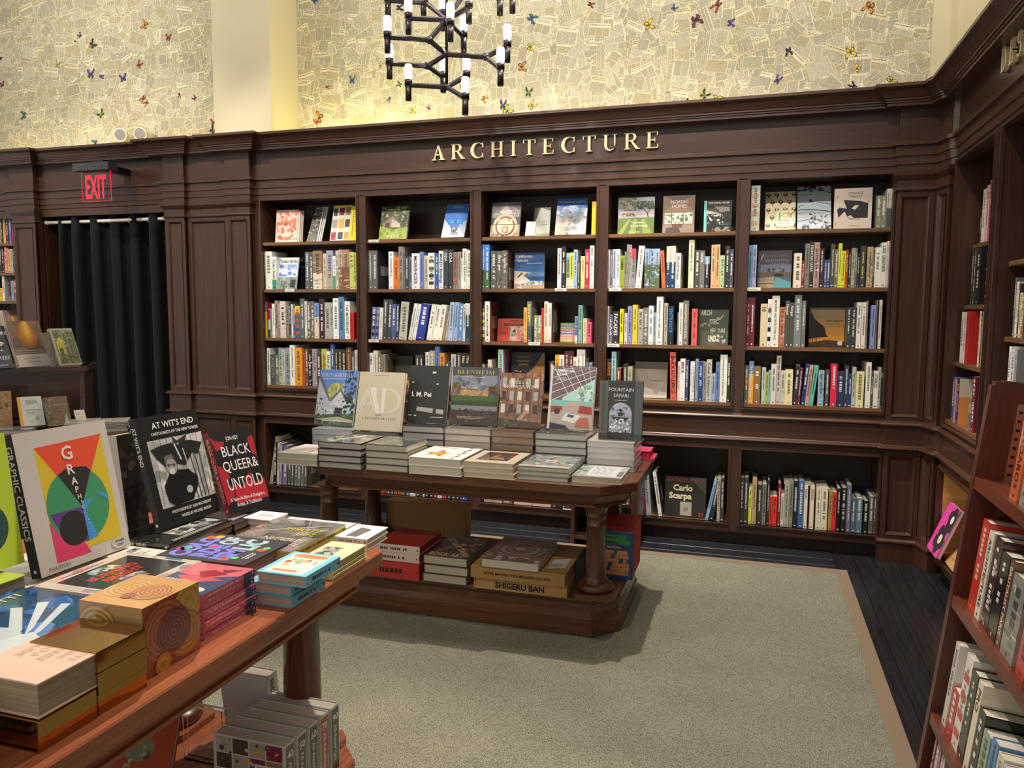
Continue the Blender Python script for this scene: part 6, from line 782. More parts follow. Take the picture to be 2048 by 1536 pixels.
'black': [('r', 0, 0, 1, 1, '1f1c20'), ('p', [(0, .94), (.1, .88), (.3, .86), (.22, .78), (.06, .76)], 'a82838'), ('p', [(0, .6), (.16, .52), (.22, .44), (.1, .36), (.26, .3), (.2, .2), (0, .1)], 'a82838'), ('p', [(.86, .86), (1, .9), (1, .62), (.88, .66)], 'a82838'), ('p', [(.2, .1), (1, .1), (1, .34), (.8, .3), (.6, .36), (.4, .28), (.28, .34)], 'b42c3a'), ('p', [(.5, .36), (.7, .44), (.78, .36)], 'a82838'), ('t', 'JON KEY', .5, .87, .05, 'e8e4e0', 'c', .3, .01), ('t', 'BLACK', .52, .68, .13, 'f0ece8', 'c', .68, .0), ('t', 'QUEER&', .54, .5, .13, 'f0ece8', 'c', .84, .0), ('t', 'UNTOLD', .54, .27, .15, 'f0ece8', 'c', .84, .0), ('t', 'A New Archive of Designers,', .5, .14, .045, 'e8e4e0', 'c', .84, .01), ('t', 'Artists, & Trailblazers', .5, .07, .045, 'e8e4e0', 'c', .6, .01)],
'green': [('r', 0, 0, 1, 1, 'c4e038'), ('c', .62, .32, .26, .19, '2c5450'), ('p', [(.1, .9), (.6, .9), (.35, .55)], 'a8c42c')],
'darkpic': [('r', 0, 0, 1, 1, '26221f'), ('n', 0, .1, 1, .9, '3c3630 1c1816 4c443c 302a26', 30, .2, 3)],
'hun': [('r', 0, 0, 1, 1, '3c4850'), ('t', 'HUN', .98, .78, .09, 'e8e8e4', 'r', .4, .02), ('r', .3, .4, .88, .72, '2c2c2c'), ('n', .3, .4, .88, .72, 'c8b8ac 1c1c1c e8dcd4', 20, .08, 3), ('t', 'ORSES', .96, .2, .09, 'e0e0dc', 'r', .5, .0), ('g', .5, .05, .94, .09, 'd8d8d4', 1, 3)],
'tea': [('r', 0, 0, 1, 1, '8c7668'), ('n', 0, .35, 1, 1, '85705f 907a6c 7c6858', 30, .25, 3), ('c', .52, .7, .3, .3, 'a07450'), ('c', .52, .73, .24, .27, 'b87c44'), ('c', .52, .76, .18, .24, 'd09040'), ('c', .53, .8, .12, .2, 'e8a848'), ('c', .54, .84, .06, .15, 'f4c468'), ('r', 0, 0, 1, .27, 'd8d0c8'), ('t', 'Two Art - Teahouse Dance House', .02, .34, .035, 'e4dcd4', 'l', .94), ('g', .02, .29, .9, .32, 'd8d0c8', 1, 4), ('g', .2, .16, .8, .2, '8c847c', 1, 5), ('g', .2, .08, .8, .12, '8c847c', 1, 6)],
'forest': [('r', 0, 0, 1, 1, 'b8b4a8'), ('r', .1, .04, .97, .94, '6c7858'), ('n', .1, .5, .97, .94, '8c9c78 b8c4b4 5c6844 a8b0b8', 50, .07, 3), ('r', .14, .3, .5, .6, 'c8b848'), ('p', [(.1, .6), (.34, .76), (.56, .6)], 'd8c858'), ('r', .2, .26, .36, .46, '5c6850'), ('r', .44, .04, .5, .94, 'a8a088'), ('r', .62, .1, .67, .94, '9c9480'), ('r', .8, .1, .84, .94, '8c8470'), ('n', .1, .04, .97, .3, '7c8c3c 5c6430 a89c70 40482c', 50, .06, 5)],
'brownmap': [('r', 0, 0, 1, 1, 'b08c60'), ('n', .1, .3, .95, .95, '8c6c48 c8a47c 6c5438', 60, .06, 3), ('g', .2, .14, .9, .2, '8c4c30', 1, 3)],
'archstyle': [('r', 0, 0, 1, 1, 'c8ccc4'), ('r', 0, 0, .12, 1, 'e0a030'), ('p', [(.3, .9), (.34, .72), (.84, .76), (.78, .88)], 'a0a49c'), ('t', 'architectural styles', .26, .52, .045, '5c605c', 'l', .66, .01), ('g', .28, .38, .66, .48, '84887f', 2, 3), ('p', [(.6, .2), (.78, .2), (.74, .36)], '9ca098'), ('n', .4, .08, .9, .2, '9ca098 b0b4ac', 10, .04, 4)],
'nature': [('r', 0, 0, 1, 1, '7c6450'), ('n', 0, 0, .4, 1, '5c6444 8c8c64 9c9474 444c30', 60, .06, 3), ('n', .4, 0, 1, 1, '94604c 6c5040 8c7c5c 7c6450', 50, .06, 4), ('t', 'Nature in the City', .4, .7, .05, 'e0c8b8', 'l', .5), ('p', [(.7, .05), (.9, .05), (.84, .36), (.8, .36)], 'a8b8b0')],
'solo': [('r', 0, 0, 1, 1, 'd8ccc4'), ('t', '50', .12, .6, .2, 'a84848', 'l', .4), ('g', .1, .1, .9, .5, 'b08c88', 4, 3)],
'whiteart': [('r', 0, 0, 1, 1, 'e8e0d8'), ('n', .55, .1, .9, .6, 'b8a098 d0b8b0 a08880', 10, .12, 3), ('g', .3, .03, .95, .1, '3c3834', 1, 4)],
'redbw': [('r', 0, 0, 1, 1, '5c544c'), ('r', 0, .0, 1, .2, '6c645c'), ('n', 0, 0, 1, 1, 'a8a49c 383430 c4bcb0 807870', 50, .15, 3), ('l', .2, 0, .6, 1, .1, 'c8c8c8')],
'slate': [('r', 0, 0, 1, 1, '4c5458'), ('n', 0, 0, .6, 1, '5c645c 3c4448 7c7c6c', 40, .12, 3), ('n', .1, 0, .9, .2, 'c8b088 8c8470', 20, .05, 5), ('S', 'APULIA ALBUM', .2, .7, .1, 'c8ccd0', .7)],
'star': [('r', 0, 0, 1, 1, 'e8e2d8'), ('p', [(.1, .45), (.3, .5), (.36, .75), (.46, .52), (.62, .5), (.5, .38), (.52, .14), (.34, .32), (.16, .2), (.24, .38)], 'd8702c'), ('c', .36, .42, .1, 'e8a048')]+[('c', .8+.02*(i % 2), .1+.14*i, .045, ('8c3028', '303840')[i % 2]) for i in range(7)]+[('g', .15, .86, .6, .94, '3c3834', 1, 3)],
'creamart': [('r', 0, 0, 1, 1, 'dccdb4'), ('r', .16, .2, .8, .9, '3c2c28'), ('p', [(.3, .3), (.5, .75), (.7, .3)], 'a86c50'), ('p', [(.45, .9), (.8, .9), (.8, .5)], '6c2c2c'), ('r', .5, .5, .7, .8, '202020')],
'mosaic': [('r', 0, 0, 1, 1, '8c9490'), ('n', 0, 0, 1, 1, '5c6c74 a8b4b0 40484c c8ccc8 7c8c90 b87c5c', 110, .07, 3), ('r', .42, .36, .62, .58, 'c8dce8'), ('c', .52, .46, .07, 'e07030'), ('r', 0, 0, 1, .12, 'c8c4c0')],
'docs': [('r', 0, 0, 1, 1, 'b8bcbc'), ('r', .25, .1, .86, .95, 'dce0e4'), ('g', .3, .2, .82, .9, '98a0a8', 6, 3), ('n', 0, .0, .25, 1, '6c7474 a8b0b0 404848', 16, .08, 4), ('r', .86, .15, .97, .55, '60686c')],
'redwood': [('r', 0, 0, 1, 1, '98281c')]+[('l', .0, .06+.1*i, 1, .1+.1*i, .012, '7c1c14') for i in range(9)],
'xart': [('r', 0, 0, 1, 1, '2e2418'), ('l', .1, .9, .95, .1, .16, '9c7c50'), ('l', .1, .1, .7, .9, .1, '5c4830'), ('n', .4, .4, 1, 1, 'c8a874 1c140c 8c6c44', 30, .08, 3), ('t', 'ROCK ART', .08, .04, .14, 'c8b088', 'l', .8, .02)],
'spiral': [('r', 0, 0, 1, 1, '4a403c')]+[('c', .5, .5, .46-.06*i, ('6c605a', '4a403c', '84786e', '564a44')[i % 4]) for i in range(7)]+[('n', 0, 0, 1, .16, '8c7c74 b4a8a0 5c504c', 26, .08, 3), ('r', .0, .93, .9, .97, '9c8c84')],
'bluecover': [('r', 0, 0, 1, 1, '7cc4dc'), ('r', .12, .06, .9, .94, 'e4dfd0'), ('p', [(.16, .08), (.84, .08), (.86, .22), (.5, .26), (.14, .22)], 'e0966c'), ('g', .2, .1, .8, .2, 'b85438', 2, 5), ('n', .2, .3, .82, .66, 'b84c4c 8cb080 c8b870 6c9c98 d8a8a0', 16, .09, 7), ('r', .3, .8, .8, .88, 'd89874'), ('g', .32, .81, .78, .87, 'b06850', 1, 3)],
'goat': [('r', 0, 0, 1, 1, 'e4d8ac'), ('r', .28, .4, .74, .86, '6c6c64'), ('n', .28, .4, .74, .86, 'c8c4ac 4c5450 98988c', 30, .08, 3)],
'globes': [('r', 0, 0, 1, 1, '67645f'), ('n', 0, 0, 1, 1, '7c7974 545250 8c8a84 444240', 60, .16, 3), ('l', .1, .1, .9, .5, .02, 'c8c4bc'), ('l', .1, .2, .9, .62, .012, 'a8a49c'), ('l', .5, 0, .2, .5, .012, 'b8b4ac'), ('t', 'AROUND', .08, .74, .1, 'e0dcd4', 'l', .42), ('t', 'IN', .52, .62, .1, 'e0dcd4', 'l', .12), ('t', 'THE WORLD', .08, .62, .1, 'e0dcd4', 'l', .4), ('t', '200', .1, .42, .1, 'd0c440', 'l', .26, .01), ('t', 'GLOBES', .1, .29, .1, 'd0c440', 'l', .5, .01)],
'whitedark': [('r', 0, 0, 1, 1, 'e4e0d8'), ('p', [(.1, .4), (.7, .3), (.8, .7), (.1, .75)], '5c5854')],
'typo': [('r', 0, 0, 1, 1, '35323a'), ('t', 'COLO', .05, .74, .2, '7c7cd8', 'l', .8, .06), ('t', 'RDE', .1, .5, .2, '7478d0', 'l', .5, .06), ('t', 'OF', .62, .5, .2, '9cb4c0', 'l', .3, .06), ('t', 'ISM', .08, .26, .2, '7878d4', 'l', .4, .06), ('t', 'LIC', .5, .22, .22, '9cb8c0', 'l', .42, .06), ('c', .3, .9, .07, 'd84c8c'), ('c', .36, .86, .05, '58b878'), ('c', .82, .88, .06, 'e86028'), ('c', .88, .8, .06, 'e8b038'), ('c', .12, .3, .06, 'e05828'), ('c', .2, .22, .05, '58c078'), ('c', .5, .64, .06, 'd8488c'), ('c', .56, .12, .06, 'e86030'), ('c', .64, .1, .05, '60c870'), ('g', .2, .08, .44, .16, 'e8e8e8', 2, 3)],
'witflat': [('r', 0, 0, 1, 1, '201f1e'), ('r', .3, .16, .96, .6, '8c8c88'), ('n', .3, .16, .96, .6, '3c3c3a b8b8b4 5c5c58', 20, .1, 3), ('g', .1, .04, .9, .12, 'e0e0dc', 2, 4)],
'slides': [('r', 0, 0, 1, 1, 'd4ccc4'), ('t', 'SLIDES & SQUIRTS', .1, .6, .16, '2c2828', 'l', .8, .03), ('g', .1, .3, .9, .5, '4c4440', 2, 3)],
'redtitle': [('r', 0, 0, 1, 1, 'c8bcb0'), ('n', 0, 0, 1, 1, '8c8c8c c8a890 e0d8d0 5c7c8c b09088', 30, .12, 3), ('r', .1, .1, .94, .88, 'e0dcd8'), ('r', .115, .115, .925, .865, '383535'), ('t', 'BURNING', .5, .56, .1, 'c83c34', 'c', .52, .04), ('t', 'BRIGHT', .5, .42, .1, 'c83c34', 'c', .46, .04), ('n', .38, .64, .66, .82, 'a8a8a4 6c6c6a c8c8c4', 16, .06, 5), ('n', .36, .22, .6, .4, 'b0b0ac 787876', 12, .06, 6), ('g', .14, .15, .4, .2, 'c03c34', 2, 4), ('g', .2, .9, .8, .94, 'b84840', 1, 5)],
'pinkart': [('r', 0, 0, 1, 1, '4c5878'), ('p', [(0, 0), (1, 0), (1, .4), (.5, .5), (0, .3)], 'd8707c'), ('p', [(.1, .5), (.6, .7), (.9, .5), (.6, .4)], 'd8606c'), ('p', [(.2, .3), (.5, .5), (.7, .3), (.5, .2)], 'a83848'), ('c', .25, .86, .15, .08, 'e8e0dc'), ('t', 'GRETA', .55, .72, .07, 'e8e4e8', 'l', .4, .03), ('t', 'GROTESQUE', .55, .62, .06, 'e8e4e8', 'l', .42, .03), ('p', [(.1, .1), (.4, .16), (.3, .3)], '8c3c50')],
'hand': [('r', 0, 0, 1, 1, '28486c'), ('n', 0, 0, 1, 1, '34609c 3c74b8 203c5c 4880c0', 60, .12, 3), ('p', [(.0, .1), (.3, .2), (.42, .4), (.36, .62), (.3, .6), (.28, .42), (.0, .4)], 'c8d0d8'), ('p', [(.26, .3), (.4, .34), (.7, .66), (.66, .72)], 'c8d0d8'), ('p', [(.34, .26), (.44, .3), (.84, .58), (.8, .64)], 'd0d8dc'), ('p', [(.3, .2), (.42, .22), (.86, .42), (.84, .48)], 'c8d0d8'), ('p', [(.0, .0), (.34, .12), (.4, .26), (.2, .36), (0, .3)], 'd4dce0'), ('t', 'FORNASETTI', .2, .84, .08, 'e0e4e8', 'l', .7)],
'nude': [('r', 0, 0, 1, 1, 'e0bda8'), ('t', 'LETE', .1, .82, .1, 'cfa890', 'l', .5), ('t', 'MINI', .1, .66, .1, 'cfa890', 'l', .44), ('t', 'SERIES', .1, .5, .1, 'cfa890', 'l', .7), ('t', 'NO.0', .1, .34, .1, 'cfa890', 'l', .44), ('t', 'NUDE', .1, .18, .1, 'cfa890', 'l', .5)],
'lemon': [('r', 0, 0, 1, 1, '5c6c30'), ('n', 0, 0, 1, 1, 'c8c848 8c9c40 3c4c28', 30, .12, 3)],
'al': [('r', 0, 0, 1, 1, '211f1e'), ('t', 'ALL', .16, .84, .05, 'c8c4bc', 'l', .7), ('t', 'COUNTS', .16, .6, .05, 'a8a49c', 'l', .9), ('t', 'INSIDE', .16, .36, .05, 'b8a878', 'l', .8), ('t', 'FORMS', .16, .12, .05, 'b8a890', 'l', .8)],
'red': [('r', 0, 0, 1, 1, 'c02c28'), ('t', 'D', .4, .5, .16, 'e8d8d0', 'l', None, .02), ('t', 'C', .4, .3, .09, 'e0a8a0', 'l')],
'cream': [('r', 0, 0, 1, 1, 'c8c0ac'), ('r', .0, 0, .3, .6, 'd88c4c'), ('r', .3, 0, 1, .26, '7c9484'), ('n', .3, .3, 1, .9, 'd8d0bc a89c84 8c8470', 20, .12, 3), ('c', .9, .88, .12, .06, '2c2c28'), ('c', .9, .88, .09, .045, 'c8c0ac')],
'grid': [('r', 0, 0, 1, 1, '8c8c88'), ('p', [(0, .7), (1, .8), (1, 1), (0, 1)], '3c3c3c'), ('r', .12, .3, .95, .66, 'c4bcb4')]+[('r', .12, .3+.06*i, .95, .312+.06*i, '2c2826') for i in range(7)]+[('r', .12+.138*i, .3, .14+.138*i, .67, '2c2826') for i in range(7)]+[('n', 0, 0, 1, .26, '7c7870 98948c 6c6860', 16, .16, 3)],
'white': [('r', 0, 0, 1, 1, 'd8d4cc'), ('t', 'ALL', .5, .9, .04, 'b04048', 'l', .3, .03)],
'stripes': [('r', 0, 0, 1, 1, 'e0d8d0')]+[('r', 0, .03+.14*i, 1, .09+.14*i, 'b83c44') for i in range(7)],
'photocover': [('r', 0, 0, 1, 1, '34322c'), ('r', 0, .28, 1, .34, '6c685c'), ('n', 0, .3, 1, .9, '3c3a32 484638 2c2a24', 24, .2, 3), ('r', 0, 0, 1, .27, '26241f'), ('t', 'WHER', .16, .14, .06, 'd0ccc0', 'l', .5)],
'pro': [('r', 0, 0, 1, 1, '24241c'), ('c', .6, .5, .36, .28, 'd88c30'), ('c', .6, .5, .2, .15, '24241c')],
'leafcover': [('r', 0, 0, 1, 1, '98a890'), ('n', .3, .1, .8, .6, '2c4c28 1c1c1c 4c6c3c', 20, .1, 3), ('c', .6, .62, .14, .09, '1c1c1c'), ('c', .6, .62, .1, .06, '98a890')],
'pink_petals': [('r', 0, 0, 1, 1, 'e048a4'), ('r', 0, 0, .05, 1, 'c83890')]+[('c', .6+.22*math.cos(math.radians(a)), .32+.17*math.sin(math.radians(a)), .17, '343236') for a in (60, 132, 204, 276, 348)]+[('c', .62, .32, .12, 'e8e4dc'), ('c', .62, .32, .055, 'd8c040')]+[('c', .8+.2*math.cos(math.radians(a)), .76+.15*math.sin(math.radians(a)), .15, '343236') for a in (20, 92, 164, 236, 308)]+[('c', .8, .76, .1, 'e8e4dc')],
'koolhaas': [('r', 0, 0, 1, 1, '2c5078'), ('r', .0, .83, .80, .93, '3c8c50'), ('r', 0, .73, .92, .83, '3c8c50'), ('t', 'elements of', .02, .85, .055, '16281c', 'l', .74, .03), ('t', 'architecture', .02, .75, .055, '16281c', 'l', .88, .03), ('t', 'rem koolhaas', .02, .645, .06, 'e0a0a0', 'l', .92, .03)]+[('r', u0, .52-.088*j, u1, .60-.088*j, 'd8905c') for j, row in enumerate(((.04, .46, .54, .84), (.06, .36, .48, .88), (.1, .6, .72, .82), (.02, .28, .4, .9), (.0, .24, .34, .9), (.12, .78, .8, .88))) for u0, u1 in (row[:2], row[2:])]+[('g', .5, .03, .84, .06, '1c3858', 1, 3)],
'int': [('r', 0, 0, 1, 1, '3c7cb8'), ('n', 0, 0, .8, 1, 'c85c58 b85450 4484c0', 22, .13, 3), ('t', '20', .5, .6, .22, 'dcd8cc', 'l', .36, .03), ('t', 'INT', .58, .36, .16, 'dcd8cc', 'l', .36, .02)],
'orange': [('r', 0, 0, 1, 1, 'b85030'), ('g', .6, .9, .95, .94, 'e0a080', 1, 3), ('c', .55, .6, .2, .14, '8c8c70'), ('c', .3, .6, .08, .1, '26201c'), ('n', .35, .4, .75, .7, 'a8a088 5c5c48 c8c0a8', 12, .07, 4)],
'collage': [('r', 0, 0, 1, 1, 'c8c4be')]+[('r', .04+.235*i, .03+.24*j, .255+.235*i, .25+.24*j, ('7c2c3c', '2c3444', '4c3c34', '8c7050', '343834', 'a89888', '3c5c78', 'b0a090')[(i*3+j*5) % 8]) for i in range(4) for j in range(4)]+[('n', .04, .03, .96, .96, 'd0a048 6c4c3c b8b0a8 3c3c44 98484c', 34, .045, 6), ('r', .58, .54, .9, .66, 'd8d4d0'), ('g', .6, .56, .88, .64, '484848', 2, 3)],
}
# ------------------------------------------------------------------ display tables
def oct_(x0, y0, x1, y1, c): return [(x0+c, y0), (x1-c, y0), (x1, y0+c), (x1, y1-c), (x1-c, y1), (x0+c, y1), (x0, y1-c), (x0, y0+c)]
def ring_sweep(mb, x0, y0, x1, y1, c, prof):           # octagonal loft through (inset, z) levels, bottom to top, capped
    i = len(mb.v); m = len(prof)
    for ins, z in prof: mb.v += [(x, y, z) for x, y in oct_(x0+ins, y0+ins, x1-ins, y1-ins, c-ins*.4)]
    for a in range(m-1):
        for k in range(8): mb.f.append((i+a*8+k, i+a*8+(k+1) % 8, i+(a+1)*8+(k+1) % 8, i+(a+1)*8+k)); mb.c.append((.5,)*3); mb.sm.append(0)
    mb.f.append(tuple(i+7-k for k in range(8))); mb.f.append(tuple(i+(m-1)*8+k for k in range(8))); mb.c += [(.5,)*3]*2; mb.sm += [0]*2
def table(label, x0, y0, x1, y1, zt, cols, mtop, mbody, mleg, r=.058, bx=.075):
    t = empty('display_table', ((x0+x1)/2, (y0+y1)/2, 0), label, 'table'); o = Vector((-(x0+x1)/2, -(y0+y1)/2, 0)); T = Matrix.Translation(o)
    b = MB(); ring_sweep(b, x0, y0, x1, y1, .15, [(.006, zt-.046), (0, zt-.043), (0, zt-.004), (.003, zt)]); b.xf(T).build('table_top', mtop, t)
    b = MB(); ring_sweep(b, x0, y0, x1, y1, .15, [(.075, zt-.122), (.062, zt-.118), (.062, zt-.108), (.068, zt-.105), (.045, zt-.064), (.030, zt-.058), (.030, zt-.046)]); b.xf(T).build('apron', mbody, t)
    b = MB(); ring_sweep(b, x0, y0, x1, y1, .15, [(bx, .012), (bx, .085), (bx+.006, .088), (bx+.012, .122), (bx+.012, .162), (bx+.004, .168), (bx, .178), (bx+.002, .192), (bx+.010, .199)]); b.xf(T).build('base', mbody, t)
    for cx, cy in cols:
        b = MB(); pz = .2; top = zt-.122
        b.prism(oct_(cx-.105, cy-.105, cx+.105, cy+.105, .03), .199, .222)
        L = MB(); L.lathe(cx, cy, [(r+.028, .222), (r+.036, .23), (r+.038, .243), (r+.03, .256), (r+.018, .262), (r+.010, .266), (r+.012, .272), (r+.004, .280), (r, .29), (r-.005, top-.10), (r-.001, top-.098), (r-.001, top-.092), (r-.005, top-.09), (r-.005, top-.060), (r+.000, top-.057), (r+.001, top-.048), (r-.003, top-.044), (r, top-.03), (r+.010, top-.010), (r+.016, top-.003), (r+.016, top)], 28)
        lo = L.xf(T).build('column', mleg, t); b.xf(T).build('column_plinth', mbody, lo)
    return t
table('walnut octagonal display table in the middle covered with stacked architecture books', 1.46, -1.84, 3.21, -.90, .76, [(1.568, -1.69), (3.016, -1.69), (1.53, -1.12), (3.0, -1.12)], CTX, CTX, CTV, r=.05)
LX1 = 2.668
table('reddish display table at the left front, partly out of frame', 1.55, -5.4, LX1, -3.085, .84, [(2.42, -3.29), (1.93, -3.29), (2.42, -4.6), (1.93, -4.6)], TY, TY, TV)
# ------------------------------------------------------------------ stacks of lying books
def stack(e, table_name, mats={'PRINT': PRINT, 'GLOSS': GLOSS, 'WRAP': WRAP, 'MATTE': MATTE, 'GOLD': GOLD}):
    desc, x0, y0, x1, y1, z0, z1, n, side, col, pages, mt, art_, jit, opt = e
    g = random.Random(int(abs(x0)*1000)+n); t = (z1-z0)/n; w = x1-x0; d = y1-y0
    for i in range(n):
        jx, jy = (g.uniform(-jit, jit), g.uniform(-jit, jit)); a = g.uniform(-1, 1)*jit*1.6; zz = z0+i*t; cx, cy = (x0+x1)/2+jx, (y0+y1)/2+jy
        ca, sa = math.cos(a), math.sin(a); X = Vector((ca, sa, 0)); Y = Vector((-sa, ca, 0))
        ey = {'L': X, 'R': -X, 'F': Y, 'B': -Y}[side]; ez = Vector((0, 0, 1)).cross(ey)
        h_, d_ = (d, w) if side in 'LR' else (w, d)
        O = Vector((cx, cy, zz))-ey*d_/2-ez*h_/2
        pos = 'topmost' if i == n-1 else ['lowest', 'second from bottom', 'third from bottom', 'fourth from bottom', 'fifth from bottom', 'sixth from bottom', 'second from top'][min(i, 6)]
        m = mats[mt]; pm = {'GOLD': GOLD, 'WRAP': WRAP}.get(mt, PAGES); o = dict(opt)
        ac = ART[art_] if (i == n-1 and art_) else None
        f = ac
        if mt == 'GOLD': o['plain'] = 1
        b = book(t*.97, h_, d_, hx(col), frame(O, (0, 0, 1), ey), o, front=f, label=desc+((', '+pos) if n > 1 else ''), pages=pages, mt=(PRINT if 0 else m), pm=pm, seed=i+3, cat='book', group=(desc if n > 1 else None))
        if ac is None: b['plain'] = 0
for e in CENT: stack(e, 'c')
for e in LT: stack(e, 'l')
for o in bpy.data.objects:
    if 'plain' in o.keys(): del o['plain']
# ------------------------------------------------------------------ displayed books
MATS = {'PRINT': PRINT, 'GLOSS': GLOSS, 'MATTE': MATTE, 'WRAP': WRAP}
SPN = {'darkpic': {'blank': 1}, 'graphic': {'t': 'e8e4e0', 'b': ('1c1a1c', 1), 'T': 'GRAPHIC CLASSICS'}, 'green': {'t': 'e8e4e0', 'b': ('1c1a1c', 1)}, 'wit': {'T': "AT WIT'S END", 't': 'f0f0ec'}, 'black': {'T': 'BLACK QUEER & UNTOLD', 't': 'e8c8c8'}}
for art_, O, ex_, ey_, t, w, h, lab, mt, grp, col in DISP:
    O = Vector(O)+Vector((0, 0, .001)); back_lift = t*Vector(ex_).normalized().z; O.z += 0
    M = frame(O, ex_, ey_)
    book(t, h, w, hx(col), M, dict(SPN.get(art_, {})), front=ART.get(art_) if art_ else [('r', 0, 0, 1, 1, col)], label=lab, mt=MATS[mt], group=None, seed=int(h*1e4), cat='book')
# ------------------------------------------------------------------ shelved books
BAYN = {-1: 'bookcase left of curtain', 0: 'first bay', 1: 'second bay', 2: 'third bay', 3: 'fourth bay', 4: 'fifth bay'}
SHELFN = {1: 'top shelf', 2: 'second shelf', 3: 'third shelf', 4: 'fourth shelf', 5: 'lowest shelf'}
for bay, rw, zs, lst in SHELF:
    for e in lst:
        n, x0, t, h, L, c = e[:6]; o = dict(e[6]) if len(e) > 6 else {}
        tt = o.get('T'); txt = (' lettered '+tt) if tt in SAFE else ''; wd = 'thick ' if t > .034 else 'thin ' if t < .014 else ''
        lab = '%s%s book%s, %s from left, %s, %s' % (wd, cname(c), txt, NTH[n], SHELFN[rw], BAYN[bay])
        s = random.Random(n*31+rw*7+bay*101); d = s.uniform(.19, .25); y0 = .018+s.uniform(-.002, .004)
        M = Matrix.Translation((x0, y0, zs+.0003))
        if L: M = M @ (Matrix.Rotation(math.radians(L), 4, 'Y') if L > 0 else Matrix.Translation((t, 0, 0)) @ Matrix.Rotation(math.radians(L), 4, 'Y') @ Matrix.Translation((-t, 0, 0)))
        if L > 0: M = Matrix.Translation((0, 0, t*math.sin(math.radians(L)))) @ M
        elif L < 0: M = Matrix.Translation((0, 0, -t*math.sin(math.radians(L)))) @ M
        book(t, h, d, hx(c), M, o, label=lab, group='books on the %s of the %s' % (SHELFN[rw], BAYN[bay]), seed=n*17+rw+bay*3, hard=s.random() < .6, pages=s.choice(('d9d2c2', 'cfc8b8', 'e0dace')), mt=GLOSS if 'n' in o else PRINT)
# book lying on top of the lowest row
M = frame((3.93, .03, .435), (0, 0, 1), (1, 0, 0)); book(.012, .2, .17, hx('d8ccb4'), M, {}, front=[('r', 0, 0, 1, 1, 'd8ccb4')], label='cream book lying flat on top of the lowest row, fifth bay')
for Xp, y, zs, t, h, c, o, (n, place) in RW:
    M = frame((Xp, y, zs+.0003), (0, -1, 0), (1, 0, 0)); f = ART.get(o.get('F', ''))
    book(t, h, .17, hx(c), M, dict(o), front=f, label='%s book, %s from left, %s' % (cname(c), NTH[n], place), group='books on the '+place, seed=n*13)
# ------------------------------------------------------------------ slanted cart at the right
SA = math.radians(6.23)
cm = Matrix.Translation((4.229, -2.7, .0105)) @ Matrix.Rotation(SA, 4, 'Y')
ct = empty('book_cart', (0, 0, 0), 'red-brown slanted wooden book cart in the right foreground', 'bookcase'); ct.matrix_world = cm
def cbox(n, m, *q):
    b = MB(); b.box(*q); return b.build(n, m, ct)
CL = 1.9
b = MB(); b.prism([(0, -.0), (.30, -.0), (.30, .032), (0, .032)], 0.0, 1.345); i = len(b.v)
b.box(.03, 0, 1.345, .27, .032, 1.362); b.box(.008, 0, 1.345, .03, .032, 1.357); b.build('side_panel', CART, ct)
cbox('side_panel', CART, 0, -CL-.032, 0, .30, -CL, 1.36)
cbox('back_panel', CART, .285, -CL, .02, .30, 0, 1.33)
for z in ZC+[.045]: cbox('shelf', CARTY, .002, -CL, z-.034, .285, -.001, z)
cbox('kick_board', CART, .02, -CL, 0.012, .035, -.001, .045)
for x in (.075, ):
    b = MB(); b.box(x, -.004, .06, x+.022, -.0005, 1.30); so = b.build('shelf_standard', STEEL, ct)
    b = MB()
    for k in range(46): b.box(x+.006, -.0046, .08+k*.0265, x+.016, -.0038, .088+k*.0265)
    tag(b.build('slot', BLACK, so), kind='stuff')
for u, zs, t, h, c, o, (n, place), dp in CARTB:
    M = cm @ frame((dp, -u, zs+.0003), (0, -1, 0), (1, 0, 0)); f = ART.get(o.get('F', ''))
    book(t, h, .19, hx(c), M, dict(o), front=f, label='%s book, %s from left, %s' % (cname(c), NTH[n], place), group='books on the '+place, seed=n*19, mt=GLOSS)
for k, (u, t, h, c) in enumerate(((.03, .03, .25, '6c2c30'), (.065, .022, .24, 'd8d4cc'), (.09, .03, .22, '8c3c4c'), (.125, .03, .25, 'e0dcd4'), (.16, .03, .22, '4c3c3c'), (.2, .03, .24, 'b8b0a4'))):
    M = cm @ frame((.02, -u, .0455), (0, -1, 0), (1, 0, 0)); book(t, h, .19, hx(c), M, {}, label='%s book, %s from left on the bottom shelf of the red-brown cart' % (cname(c), NTH[k+1]), group='books on the bottom shelf of the cart', seed=k)
# ------------------------------------------------------------------ corner cubby of the right wall
M = frame((4.80, -.62, .168), (-.93, 0, .36), (0, -1, 0)) 
def leanbook(p0, width_dir, n_dir, t, w, h, art_, label, col, extra=0.0):
    ex_ = Vector(n_dir).normalized(); ey_ = Vector(width_dir).normalized(); M = frame((0, 0, 0), ex_, ey_)
    if extra: M = Matrix.Rotation(extra, 4, ex_) @ M
    M = Matrix.Translation(p0) @ M
    return book(t, h, w, hx(col), M, {}, front=ART[art_] if art_ else None, label=label, mt=PRINT)
leanbook((4.745, -.285, .178), (.0, -1, 0), (-.93, -.0, .36), .022, .24, .30, 'pink_petals', 'pink book with black petal shapes leaning in the right wall cubby', 'd84498', .0)
leanbook((4.93, -.34, .155), (.0, -1, 0), (-.97, 0, .24), .02, .26, .33, None, 'pale blue book behind the pink petal book', 'a8bcd8')
leanbook((4.79, -.50, .155), (.0, -1, 0), (-.80, 0, .6), .02, .18, .26, 'brownmap', 'cream patterned book leaning beside the pink petal book', 'e0d0b0')
